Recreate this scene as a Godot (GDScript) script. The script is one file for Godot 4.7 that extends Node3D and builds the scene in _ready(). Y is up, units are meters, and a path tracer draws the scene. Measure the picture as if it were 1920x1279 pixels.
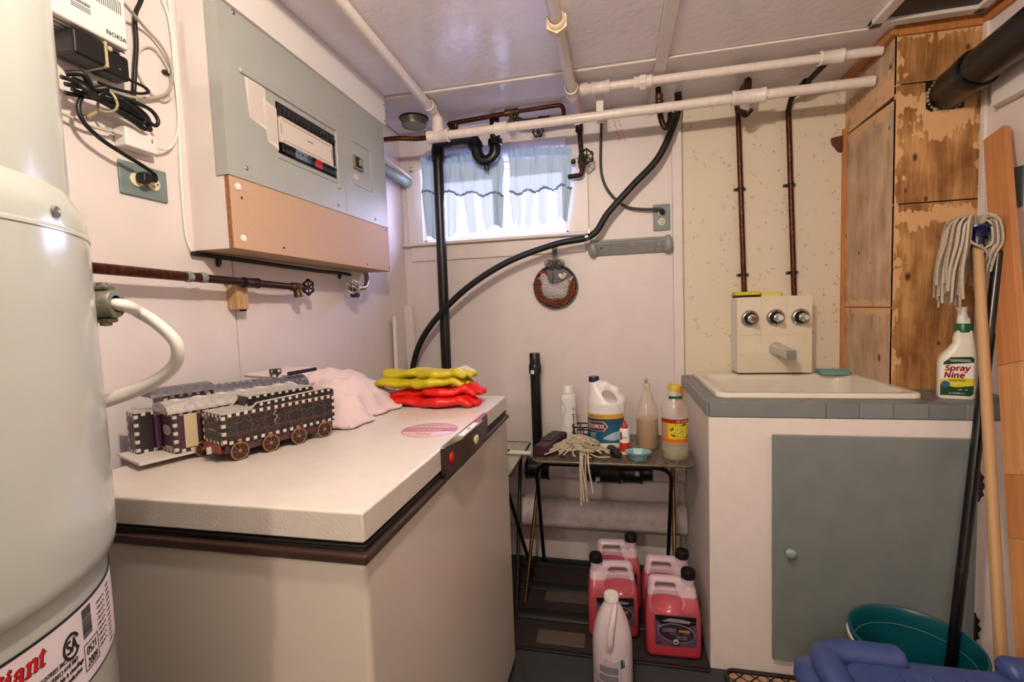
extends Node3D
# Basement laundry corner: freezer, breaker panel, window, utility sink. Metres, y up.

const XL := -1.06      # left wall face
const XR := 1.195      # right wall face
const ZB := -2.28      # back wall face
const ZF := 2.1        # wall behind the camera
const YC := 2.155      # ceiling face
const YF := 0.963      # freezer lid top
const YT := 0.67       # folding tray top
const YK := 0.92       # sink counter top

var taken := {}
var mats := {}
var rng := RandomNumberGenerator.new()

func V(x: float, y: float, z: float) -> Vector3:
	return Vector3(x, y, z)

# ---------------------------------------------------------------- mesh builder
class Mb:
	var v := PackedVector3Array()
	var n := PackedVector3Array()
	var uv := PackedVector2Array()
	var ix := PackedInt32Array()

	func vert(p: Vector3, nn: Vector3, t := Vector2.ZERO) -> int:
		v.append(p); n.append(nn); uv.append(t)
		return v.size() - 1

	func tri(a: int, b: int, c: int) -> void:
		var g := (v[b] - v[a]).cross(v[c] - v[a])
		if g.length_squared() < 1e-18: return
		if g.dot(n[a] + n[b] + n[c]) > 0.0:
			ix.append(a); ix.append(c); ix.append(b)
		else:
			ix.append(a); ix.append(b); ix.append(c)

	func quad(a: int, b: int, c: int, d: int) -> void:
		tri(a, b, c); tri(a, c, d)

	func box(c: Vector3, s: Vector3, bev := 0.0, bs := Basis()) -> Mb:
		var h := s * 0.5
		bev = minf(bev, minf(h.x, minf(h.y, h.z)) * 0.98)
		var id := {}
		for i in 8:
			var sg := Vector3(1 if i & 1 else -1, 1 if i & 2 else -1, 1 if i & 4 else -1)
			for a in 3:
				var p := sg * (h - Vector3(bev, bev, bev))
				p[a] = sg[a] * h[a]
				var nn := Vector3.ZERO
				nn[a] = sg[a]
				var t := Vector2(p.z, -p.y) if a == 0 else (Vector2(p.x, p.z) if a == 1 else Vector2(p.x, -p.y))
				id[i * 3 + a] = vert(c + bs * p, bs * nn, t)
		for a in 3:
			var b := 1 << ((a + 1) % 3)
			var d := 1 << ((a + 2) % 3)
			for s2 in [0, 1 << a]:
				quad(id[s2 * 3 + a], id[(s2 | b) * 3 + a], id[(s2 | b | d) * 3 + a], id[(s2 | d) * 3 + a])
		if bev > 0.0:
			for a in 3:
				var b := (a + 1) % 3
				var d := (a + 2) % 3
				for sb in [0, 1 << b]:
					for sd in [0, 1 << d]:
						var i0: int = sb | sd
						var i1: int = i0 | (1 << a)
						quad(id[i0 * 3 + b], id[i1 * 3 + b], id[i1 * 3 + d], id[i0 * 3 + d])
			for i in 8:
				tri(id[i * 3], id[i * 3 + 1], id[i * 3 + 2])
		return self

	# sweep a circle (or ellipse, flat < 1) along points; r is a float or an array
	func tube(pts: Array, r, seg := 12, caps := true, flat := 1.0) -> Mb:
		var m := pts.size()
		var t0: Vector3 = (pts[1] - pts[0]).normalized()
		var u := t0.cross(Vector3.UP)
		if u.length() < 0.1: u = t0.cross(Vector3.RIGHT)
		u = u.normalized()
		var rows := []
		for i in m:
			var t: Vector3
			if i == 0: t = pts[1] - pts[0]
			elif i == m - 1: t = pts[m - 1] - pts[m - 2]
			else: t = (pts[i + 1] - pts[i]).normalized() + (pts[i] - pts[i - 1]).normalized()
			t = t.normalized()
			u = (u - t * u.dot(t)).normalized()
			var w := t.cross(u)
			var rr: float = r[i] if r is Array else r
			var row := []
			for k in seg:
				var a := TAU * k / seg
				var d := u * cos(a) + w * sin(a) * flat
				var nn := (u * cos(a) * flat + w * sin(a)).normalized()
				row.append(vert(pts[i] + d * rr, nn, Vector2(float(k) / seg, float(i) / m)))
			rows.append(row)
		for i in m - 1:
			for k in seg:
				quad(rows[i][k], rows[i][(k + 1) % seg], rows[i + 1][(k + 1) % seg], rows[i + 1][k])
		if caps:
			for e in [0, m - 1]:
				var tn: Vector3 = (pts[0] - pts[1]).normalized() if e == 0 else (pts[m - 1] - pts[m - 2]).normalized()
				var ci := vert(pts[e], tn)
				var ring := []
				for k in seg: ring.append(vert(v[rows[e][k]], tn))
				for k in seg: tri(ci, ring[k], ring[(k + 1) % seg])
		return self

	# revolve a profile of Vector2(radius, height) about the local y axis of xf
	func lathe(prof: Array, seg := 24, xf := Transform3D(), a0 := 0.0, a1 := TAU, sx := 1.0, sz := 1.0) -> Mb:
		var m := prof.size()
		var dn := []
		for i in m - 1:
			var d: Vector2 = prof[i + 1] - prof[i]
			dn.append(Vector2(d.y, -d.x).normalized())
		for i in m - 1:
			var na: Vector2 = dn[i]
			var nb: Vector2 = dn[i]
			if i > 0 and dn[i].dot(dn[i - 1]) > 0.6: na = (dn[i] + dn[i - 1]).normalized()
			if i < m - 2 and dn[i].dot(dn[i + 1]) > 0.6: nb = (dn[i] + dn[i + 1]).normalized()
			var ra := []
			var rb := []
			for k in seg + 1:
				var a := a0 + (a1 - a0) * k / seg
				var c := cos(a)
				var s := sin(a)
				var p: Vector2 = prof[i]
				var q: Vector2 = prof[i + 1]
				ra.append(vert(xf * Vector3(p.x * s * sx, p.y, p.x * c * sz), (xf.basis * Vector3(na.x * s / sx, na.y, na.x * c / sz)).normalized(), Vector2(float(k) / seg, p.y)))
				rb.append(vert(xf * Vector3(q.x * s * sx, q.y, q.x * c * sz), (xf.basis * Vector3(nb.x * s / sx, nb.y, nb.x * c / sz)).normalized(), Vector2(float(k) / seg, q.y)))
			for k in seg:
				quad(ra[k], ra[k + 1], rb[k + 1], rb[k])
		return self

	# extrude a polygon (xy) along local z from 0 to d, optional chamfer on the z = d rim
	func prism(poly: Array, d: float, xf := Transform3D(), bev := 0.0) -> Mb:
		var m := poly.size()
		var pp := PackedVector2Array(poly)
		var area := 0.0
		for i in m: area += pp[i].cross(pp[(i + 1) % m])
		if area < 0.0:
			pp.reverse()
		var en := []
		for i in m:
			var e := (pp[(i + 1) % m] - pp[i]).normalized()
			en.append(Vector2(e.y, -e.x))
		var tris := Geometry2D.triangulate_polygon(pp)
		var ins := PackedVector2Array()
		for i in m:
			var b: Vector2 = (en[i] + en[(i + m - 1) % m])
			var l := maxf(b.length_squared(), 0.4)
			ins.append(pp[i] - b * (2.0 * bev / l))
		var zn := (xf.basis * Vector3(0, 0, 1)).normalized()
		for f in 2:
			var base := v.size()
			for i in m:
				var p := pp[i] if f == 0 else ins[i]
				vert(xf * Vector3(p.x, p.y, 0.0 if f == 0 else d), -zn if f == 0 else zn, Vector2(p.x, -p.y))
			for i in range(0, tris.size(), 3):
				tri(base + tris[i], base + tris[i + 1], base + tris[i + 2])
		for i in m:
			var j := (i + 1) % m
			var n0: Vector2 = en[i]
			var n1: Vector2 = en[i]
			if en[i].dot(en[(i + m - 1) % m]) > 0.75: n0 = (en[i] + en[(i + m - 1) % m]).normalized()
			if en[i].dot(en[j]) > 0.75: n1 = (en[i] + en[j]).normalized()
			var N0 := (xf.basis * Vector3(n0.x, n0.y, 0)).normalized()
			var N1 := (xf.basis * Vector3(n1.x, n1.y, 0)).normalized()
			var zt := d - signf(d) * bev
			var a := vert(xf * Vector3(pp[i].x, pp[i].y, 0), N0, Vector2(pp[i].x, -pp[i].y))
			var b := vert(xf * Vector3(pp[j].x, pp[j].y, 0), N1, Vector2(pp[j].x, -pp[j].y))
			var c := vert(xf * Vector3(pp[j].x, pp[j].y, zt), N1, Vector2(pp[j].x, -pp[j].y))
			var e := vert(xf * Vector3(pp[i].x, pp[i].y, zt), N0, Vector2(pp[i].x, -pp[i].y))
			quad(a, b, c, e)
			if bev > 0.0:
				var g := vert(xf * Vector3(ins[j].x, ins[j].y, d), zn)
				var h := vert(xf * Vector3(ins[i].x, ins[i].y, d), zn)
				quad(e, c, g, h)
		return self

	# skin rings of equal length; normals by finite differences, oriented away from ring centres
	func loft(rings: Array, closed := true, cap0 := true, cap1 := true) -> Mb:
		var m := rings.size()
		var k: int = rings[0].size()
		var rows := []
		for i in m:
			var cen := Vector3.ZERO
			for p in rings[i]: cen += p
			cen /= k
			var row := []
			for j in k:
				var p: Vector3 = rings[i][j]
				var du: Vector3
				if closed: du = rings[i][(j + 1) % k] - rings[i][(j + k - 1) % k]
				else: du = rings[i][mini(j + 1, k - 1)] - rings[i][maxi(j - 1, 0)]
				var dv: Vector3 = rings[mini(i + 1, m - 1)][j] - rings[maxi(i - 1, 0)][j]
				var nn := du.cross(dv).normalized()
				if closed and nn.dot(p - cen) < 0.0: nn = -nn
				row.append(vert(p, nn, Vector2(float(j) / k, float(i) / m)))
			rows.append(row)
		for i in m - 1:
			for j in (k if closed else k - 1):
				quad(rows[i][j], rows[i][(j + 1) % k], rows[i + 1][(j + 1) % k], rows[i + 1][j])
		for e in 2:
			if (e == 0 and not cap0) or (e == 1 and not cap1): continue
			var r: Array = rings[0] if e == 0 else rings[m - 1]
			var o: Array = rings[1] if e == 0 else rings[m - 2]
			var c := Vector3.ZERO
			var c2 := Vector3.ZERO
			for j in k:
				c += r[j]; c2 += o[j]
			c /= k; c2 /= k
			var nn := (c - c2).normalized()
			var ci := vert(c, nn)
			var ring := []
			for j in k: ring.append(vert(r[j], nn))
			for j in k: tri(ci, ring[j], ring[(j + 1) % k])
		return self

	# a sheet p(u, v) with thickness
	func grid(fn: Callable, nu: int, nv: int, th := 0.0) -> Mb:
		var P := []
		for i in nu + 1:
			var row := []
			for j in nv + 1: row.append(fn.call(float(i) / nu, float(j) / nv))
			P.append(row)
		var top := []
		var bot := []
		for i in nu + 1:
			var a := []
			var b := []
			for j in nv + 1:
				var du: Vector3 = P[mini(i + 1, nu)][j] - P[maxi(i - 1, 0)][j]
				var dv: Vector3 = P[i][mini(j + 1, nv)] - P[i][maxi(j - 1, 0)]
				var nn := du.cross(dv).normalized()
				var t := Vector2(float(i) / nu, float(j) / nv)
				a.append(vert(P[i][j], nn, t))
				if th > 0.0: b.append(vert(P[i][j] - nn * th, -nn, t))
			top.append(a); bot.append(b)
		for i in nu:
			for j in nv:
				quad(top[i][j], top[i + 1][j], top[i + 1][j + 1], top[i][j + 1])
				if th > 0.0: quad(bot[i][j], bot[i + 1][j], bot[i + 1][j + 1], bot[i][j + 1])
		if th > 0.0:
			var rim := []
			for i in nu: rim.append([i, 0, i + 1, 0])
			for j in nv: rim.append([nu, j, nu, j + 1])
			for i in nu: rim.append([nu - i, nv, nu - i - 1, nv])
			for j in nv: rim.append([0, nv - j, 0, nv - j - 1])
			for e in rim:
				var a: Vector3 = v[top[e[0]][e[1]]]
				var b: Vector3 = v[top[e[2]][e[3]]]
				var c: Vector3 = v[bot[e[2]][e[3]]]
				var d: Vector3 = v[bot[e[0]][e[1]]]
				var nn := (b - a).cross(d - a).normalized()
				quad(vert(a, nn), vert(b, nn), vert(c, nn), vert(d, nn))
		return self

	func ball(c: Vector3, r: Vector3, seg := 16, bs := Basis()) -> Mb:
		var rows := []
		var rr := seg / 2
		for i in rr + 1:
			var th := PI * i / rr
			var row := []
			for k in seg + 1:
				var a := TAU * k / seg
				var d := Vector3(sin(th) * cos(a), cos(th), sin(th) * sin(a))
				row.append(vert(c + bs * (d * r), (bs * (d / r)).normalized(), Vector2(float(k) / seg, float(i) / rr)))
			rows.append(row)
		for i in rr:
			for k in seg:
				quad(rows[i][k], rows[i][k + 1], rows[i + 1][k + 1], rows[i + 1][k])
		return self

	# surface nets over a signed distance function
	func nets(f: Callable, lo: Vector3, hi: Vector3, c: float) -> Mb:
		var nx := int(ceil((hi.x - lo.x) / c)) + 1
		var ny := int(ceil((hi.y - lo.y) / c)) + 1
		var nz := int(ceil((hi.z - lo.z) / c)) + 1
		var D := PackedFloat32Array()
		D.resize(nx * ny * nz)
		var q := 0
		for k in nz:
			for j in ny:
				for i in nx:
					D[q] = f.call(lo + Vector3(i, j, k) * c)
					q += 1
		var sy := nx
		var sz := nx * ny
		var cell := {}
		var base := v.size()
		var cor := [0, 1, sy, sy + 1, sz, sz + 1, sz + sy, sz + sy + 1]
		var cp := []
		for i in 8: cp.append(Vector3(i & 1, (i >> 1) & 1, (i >> 2) & 1))
		var eds := [[0, 1], [2, 3], [4, 5], [6, 7], [0, 2], [1, 3], [4, 6], [5, 7], [0, 4], [1, 5], [2, 6], [3, 7]]
		for k in nz - 1:
			for j in ny - 1:
				for i in nx - 1:
					var o := i + j * sy + k * sz
					var s := 0
					for t in 8:
						if D[o + cor[t]] < 0.0: s += 1
					if s == 0 or s == 8: continue
					var p := Vector3.ZERO
					var cnt := 0
					for e in eds:
						var d0 := D[o + cor[e[0]]]
						var d1 := D[o + cor[e[1]]]
						if (d0 < 0.0) != (d1 < 0.0):
							p += cp[e[0]].lerp(cp[e[1]], d0 / (d0 - d1))
							cnt += 1
					var g := Vector3(D[o + 1] - D[o] + D[o + sy + sz + 1] - D[o + sy + sz], D[o + sy] - D[o] + D[o + sy + sz + 1] - D[o + sz + 1], D[o + sz] - D[o] + D[o + sy + sz + 1] - D[o + sy + 1])
					cell[o] = vert(lo + (Vector3(i, j, k) + p / cnt) * c, g.normalized())
		var acc := PackedVector3Array()
		acc.resize(v.size())
		for o in cell:
			for a in 3:
				var st: int = [1, sy, sz][a]
				if o + st >= D.size() or (D[o] < 0.0) == (D[o + st] < 0.0): continue
				var s1: int = [sy, sz, 1][a]
				var s2: int = [sz, 1, sy][a]
				if not (cell.has(o - s1) and cell.has(o - s2) and cell.has(o - s1 - s2)): continue
				var A: int = cell[o]
				var B: int = cell[o - s1]
				var C: int = cell[o - s1 - s2]
				var E: int = cell[o - s2]
				quad(A, B, C, E)
				var fnn := (v[C] - v[A]).cross(v[E] - v[B])
				if fnn.dot(n[A]) < 0.0: fnn = -fnn
				for w in [A, B, C, E]: acc[w] += fnn
		for i in range(base, v.size()):
			if acc[i].length_squared() > 0.0: n[i] = acc[i].normalized()
		return self

	func add(o: Mb, xf := Transform3D()) -> Mb:
		var b := v.size()
		for i in o.v.size(): vert(xf * o.v[i], (xf.basis * o.n[i]).normalized(), o.uv[i])
		for i in o.ix: ix.append(b + i)
		return self

	func warp(fn: Callable, from := 0) -> Mb:
		var e := 0.0004
		for i in range(from, v.size()):
			var p := v[i]
			var a := n[i].cross(Vector3.UP)
			if a.length_squared() < 0.01: a = n[i].cross(Vector3.RIGHT)
			a = a.normalized()
			var q: Vector3 = fn.call(p)
			var g: Vector3 = (fn.call(p + a * e) - q).cross(fn.call(p + n[i].cross(a) * e) - q)
			v[i] = q
			if g.length_squared() > 0.0: n[i] = g.normalized()
		return self

	func shift(o: Vector3) -> Mb:
		for i in v.size(): v[i] += o
		return self

	func mesh() -> ArrayMesh:
		var a := []
		a.resize(Mesh.ARRAY_MAX)
		a[Mesh.ARRAY_VERTEX] = v
		a[Mesh.ARRAY_NORMAL] = n
		a[Mesh.ARRAY_TEX_UV] = uv
		a[Mesh.ARRAY_INDEX] = ix
		var m := ArrayMesh.new()
		m.add_surface_from_arrays(Mesh.PRIMITIVE_TRIANGLES, a)
		return m

func mb() -> Mb:
	return Mb.new()

# lettering as thin geometry, centred; h is the cap height; returned in the xy plane facing +z
func lettering(s: String, h: float, font := "Droid Sans", bold := 0.0, slant := 0.0, depth := 0.0006, stretch := 1.0) -> Mb:
	if s.begins_with("~"): return strokes(s.length(), h, depth)
	var f := SystemFont.new()
	f.font_names = PackedStringArray([font])
	var fv := FontVariation.new()
	fv.base_font = f
	fv.variation_transform = Transform2D(Vector2(1, slant), Vector2(0, 1), Vector2.ZERO)
	var tm := TextMesh.new()
	tm.font = fv
	tm.text = s
	tm.font_size = 64
	tm.depth = 1.0
	tm.curve_step = 3.0
	tm.pixel_size = 1.0
	var m := Mb.new()
	var arr := tm.get_mesh_arrays()
	if arr.is_empty() or arr[Mesh.ARRAY_VERTEX] == null: return m
	var vs: PackedVector3Array = arr[Mesh.ARRAY_VERTEX]
	var ns: PackedVector3Array = arr[Mesh.ARRAY_NORMAL]
	var ii = arr[Mesh.ARRAY_INDEX]
	var k := h / 46.0
	for i in vs.size(): m.vert(Vector3(vs[i].x * k * stretch, vs[i].y * k, vs[i].z * depth), ns[i])
	if ii == null or ii.is_empty():
		for i in vs.size(): m.ix.append(i)
	else:
		for i in ii: m.ix.append(i)
	if bold > 0.0:                       # heavier strokes: the same letters again, shifted a little
		var w := Mb.new()
		for o in [Vector2(0, 0), Vector2(1, 0), Vector2(-1, 0), Vector2(0, 1), Vector2(0, -1)]:
			w.add(m, Transform3D(Basis(), Vector3(o.x, o.y, 0) * bold * h * 0.022))
		return w
	return m

# print too small to read: a row of little upright and level marks, n letters long
func strokes(n: int, h: float, depth: float) -> Mb:
	var m := Mb.new()
	var r := RandomNumberGenerator.new()
	r.seed = n * 31 + int(h * 10000.0)
	var w := h * 0.62
	for i in n:
		if n > 6 and r.randf() < 0.14: continue
		var x := (i - (n - 1) / 2.0) * w
		var hh := h * (1.0 if r.randf() < 0.3 else 0.7)
		m.box(Vector3(x - w * 0.25, hh / 2 - h * 0.45, 0), Vector3(w * 0.22, hh, depth))
		if r.randf() < 0.75: m.box(Vector3(x, r.randf_range(-0.4, 0.2) * h, 0), Vector3(w * 0.4, h * 0.16, depth))
		if r.randf() < 0.6: m.box(Vector3(x + w * 0.2, -0.1 * h, 0), Vector3(w * 0.2, h * 0.65, depth))
	return m

func spline(pts: Array, k := 8) -> Array:
	var out := []
	var m := pts.size()
	for i in m - 1:
		var p0: Vector3 = pts[maxi(i - 1, 0)]
		var p3: Vector3 = pts[mini(i + 2, m - 1)]
		for j in k:
			out.append((pts[i] as Vector3).cubic_interpolate(pts[i + 1], p0, p3, float(j) / k))
	out.append(pts[m - 1])
	return out

# polyline with rounded corners of radius r
func bend(pts: Array, r: float, k := 6) -> Array:
	var out := [pts[0]]
	for i in range(1, pts.size() - 1):
		var a: Vector3 = (pts[i - 1] - pts[i])
		var b: Vector3 = (pts[i + 1] - pts[i])
		var d := minf(r, minf(a.length(), b.length()) * 0.48)
		var p: Vector3 = pts[i] + a.normalized() * d
		var q: Vector3 = pts[i] + b.normalized() * d
		for j in k + 1:
			var t := float(j) / k
			out.append(p.lerp(pts[i], t).lerp((pts[i] as Vector3).lerp(q, t), t))
	out.append(pts[pts.size() - 1])
	return out

func frame_to(p: Vector3, axis: Vector3) -> Transform3D:     # local y along axis
	var y := axis.normalized()
	var x := y.cross(Vector3(0, 0, 1))
	if x.length() < 0.05: x = y.cross(Vector3(1, 0, 0))
	x = x.normalized()
	return Transform3D(Basis(x, y, x.cross(y)), p)

func face_to(p: Vector3, nrm: Vector3, up := Vector3.UP) -> Transform3D:   # local z along nrm, y near up
	var z := nrm.normalized()
	var x := up.cross(z).normalized()
	return Transform3D(Basis(x, z.cross(x), z), p)

func rrect(w: float, h: float, r: float, k := 5) -> Array:
	var out := []
	for c in [[1, 1, 0.0], [-1, 1, PI / 2], [-1, -1, PI], [1, -1, PI * 1.5]]:
		for j in k + 1:
			var a: float = c[2] + PI / 2 * j / k
			out.append(Vector2(c[0] * (w / 2 - r) + r * cos(a), c[1] * (h / 2 - r) + r * sin(a)))
	return out

func circle(r: float, k := 20, ry := 0.0) -> Array:
	var out := []
	for j in k: out.append(Vector2(r * cos(TAU * j / k), (ry if ry > 0.0 else r) * sin(TAU * j / k)))
	return out

# ---------------------------------------------------------------- objects
func numbered(called: String) -> String:
	if not taken.has(called):
		taken[called] = 0
		return called
	taken[called] += 1
	return "%s_%03d" % [called, taken[called]]

func obj(called: String, b: Mb, m: Material, parent: Node3D = null, label := "") -> MeshInstance3D:
	var o := MeshInstance3D.new()
	o.mesh = b.mesh()
	o.material_override = m
	o.cast_shadow = GeometryInstance3D.SHADOW_CASTING_SETTING_ON
	if parent == null:
		o.name = numbered(called)
		add_child(o, true)
	else:
		o.name = called
		parent.add_child(o, true)
	if label != "": o.set_meta("label", label)
	return o

func same(called: String, ms: Mesh, m: Material, parent: Node3D, at: Transform3D) -> MeshInstance3D:
	var o := MeshInstance3D.new()
	o.mesh = ms
	o.material_override = m
	o.name = called
	o.transform = at
	parent.add_child(o, true)
	return o

func thing(called: String, label: String, category: String, at := Vector3.ZERO, turn := 0.0, group := "") -> Node3D:
	var o := Node3D.new()
	o.name = numbered(called)
	add_child(o)
	o.position = at
	o.rotation.y = turn
	return tag(o, label, category, group)

func tag(o: Node3D, label: String, category: String, group := "") -> Node3D:
	o.set_meta("label", label)
	o.set_meta("category", category)
	if group != "": o.set_meta("group", group)
	return o

func struct(called: String, b: Mb, m: Material, label: String, category: String) -> MeshInstance3D:
	var o := obj(called, b, m)
	o.set_meta("kind", "structure")
	o.set_meta("label", label)
	o.set_meta("category", category)
	return o

func stuff(o: Node3D) -> Node3D:
	o.set_meta("kind", "stuff")
	return o

# ---------------------------------------------------------------- materials
func noise_tex(freq: float, ramp: Array, w := 512, seed_ := 1, oct := 4, normal := false, bump := 4.0) -> NoiseTexture2D:
	var f := FastNoiseLite.new()
	f.noise_type = FastNoiseLite.TYPE_SIMPLEX_SMOOTH
	f.frequency = freq
	f.fractal_octaves = oct
	f.seed = seed_
	var t := NoiseTexture2D.new()
	t.width = w
	t.height = w
	t.seamless = true
	t.noise = f
	if normal:
		t.as_normal_map = true
		t.bump_strength = bump
	elif ramp.size() > 0:
		var g := Gradient.new()
		var offs := PackedFloat32Array()
		var cols := PackedColorArray()
		for r in ramp:
			offs.append(r[0]); cols.append(r[1])
		g.offsets = offs
		g.colors = cols
		t.color_ramp = g
	return t

func plain(c: Color, rough := 0.6, metal := 0.0) -> StandardMaterial3D:
	var key := "%s_%.2f_%.2f" % [c.to_html(), rough, metal]
	if mats.has(key): return mats[key]
	var m := StandardMaterial3D.new()
	m.albedo_color = c
	m.roughness = rough
	m.metallic = metal
	m.cull_mode = BaseMaterial3D.CULL_DISABLED
	mats[key] = m
	return m

# mottled: two tones mixed by noise, world triplanar, optional relief
func mottle(a: Color, b: Color, scale: float, rough := 0.6, metal := 0.0, bump := 0.0, bump_freq := 0.05, freq := 0.012, seed_ := 3) -> StandardMaterial3D:
	var m := StandardMaterial3D.new()
	m.albedo_texture = noise_tex(freq, [[0.25, a], [0.75, b]], 512, seed_, 5)
	m.roughness = rough
	m.metallic = metal
	m.uv1_triplanar = true
	m.uv1_world_triplanar = true
	m.uv1_scale = Vector3(scale, scale, scale)
	m.cull_mode = BaseMaterial3D.CULL_DISABLED
	if bump > 0.0:
		m.normal_enabled = true
		m.normal_texture = noise_tex(bump_freq, [], 512, seed_ + 7, 3, true, 1.6)
		m.normal_scale = bump
	return m

func img_mat(img: Image, rough := 0.6, scale := Vector3.ONE) -> StandardMaterial3D:
	var m := StandardMaterial3D.new()
	img.generate_mipmaps()
	m.albedo_texture = ImageTexture.create_from_image(img)
	m.roughness = rough
	m.uv1_scale = scale
	m.cull_mode = BaseMaterial3D.CULL_DISABLED
	return m

func _ready() -> void:
	rng.seed = 20240
	# --- camera
	var cam := Camera3D.new()
	cam.name = "camera"
	cam.keep_aspect = Camera3D.KEEP_HEIGHT
	cam.fov = rad_to_deg(2.0 * atan(639.5 / 885.0))
	cam.near = 0.02
	cam.far = 60.0
	cam.position = V(0, 1.25, 0)
	cam.rotation_degrees = V(-3.82, 12.6, -2.05)
	add_child(cam)
	cam.current = true
	# --- sky and exposure
	var we := WorldEnvironment.new()
	we.name = "world_environment"
	var env := Environment.new()
	env.background_mode = Environment.BG_SKY
	var sky := Sky.new()
	var sm := ProceduralSkyMaterial.new()
	sm.sky_top_color = Color(0.70, 0.72, 1.0)
	sm.sky_horizon_color = Color(0.93, 0.91, 1.0)
	sm.ground_horizon_color = Color(0.85, 0.86, 0.88)
	sm.ground_bottom_color = Color(0.6, 0.6, 0.58)
	sm.sun_angle_max = 1.0
	sky.sky_material = sm
	env.sky = sky
	env.background_energy_multiplier = 42.0
	env.ambient_light_source = Environment.AMBIENT_SOURCE_DISABLED
	env.tonemap_mode = Environment.TONE_MAPPER_LINEAR
	env.tonemap_exposure = 1.03
	env.sdfgi_enabled = true
	env.ssao_enabled = true
	env.ssil_enabled = true
	we.environment = env
	add_child(we)
	# --- lamps of the room (fittings out of frame on the ceiling)
	ceiling_lamp(V(-0.12, YC, -0.42), Color(1.0, 0.93, 0.85), 1.12, "porcelain lampholder with bare bulb on the ceiling above the freezer end")
	ceiling_lamp(V(-0.50, YC, 1.45), Color(1.0, 0.94, 0.86), 1.0, "porcelain lampholder with bare bulb on the ceiling at the far back of the room")
	make_materials()
	setting()
	chase()
	freezer()
	water_heater()
	breaker_panel()
	sink_cabinet()
	build_more()

func ceiling_lamp(at: Vector3, c: Color, e: float, label: String) -> void:
	var t := thing("ceiling_lamp", label, "lamp", at)
	obj("lampholder", mb().lathe([Vector2(0, -0.045), Vector2(0.024, -0.045), Vector2(0.028, -0.03), Vector2(0.055, -0.008), Vector2(0.055, 0)], 24), plain(Color(0.9, 0.88, 0.84), 0.3), t)
	var g := StandardMaterial3D.new()
	g.albedo_color = Color(1, 0.95, 0.88)
	g.emission_enabled = true
	g.emission = c
	g.emission_energy_multiplier = 6.0
	obj("bulb", mb().lathe([Vector2(0, -0.15), Vector2(0.02, -0.146), Vector2(0.033, -0.13), Vector2(0.036, -0.112), Vector2(0.032, -0.09), Vector2(0.016, -0.055), Vector2(0.014, -0.045)], 24), g, t)
	var l := OmniLight3D.new()
	l.name = "light"
	l.light_color = c
	l.light_energy = e
	l.light_size = 0.035
	l.omni_range = 12.0
	l.omni_attenuation = 2.0
	l.shadow_enabled = true
	l.position = V(0, -0.112, 0)
	t.add_child(l)

var M := {}

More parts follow.
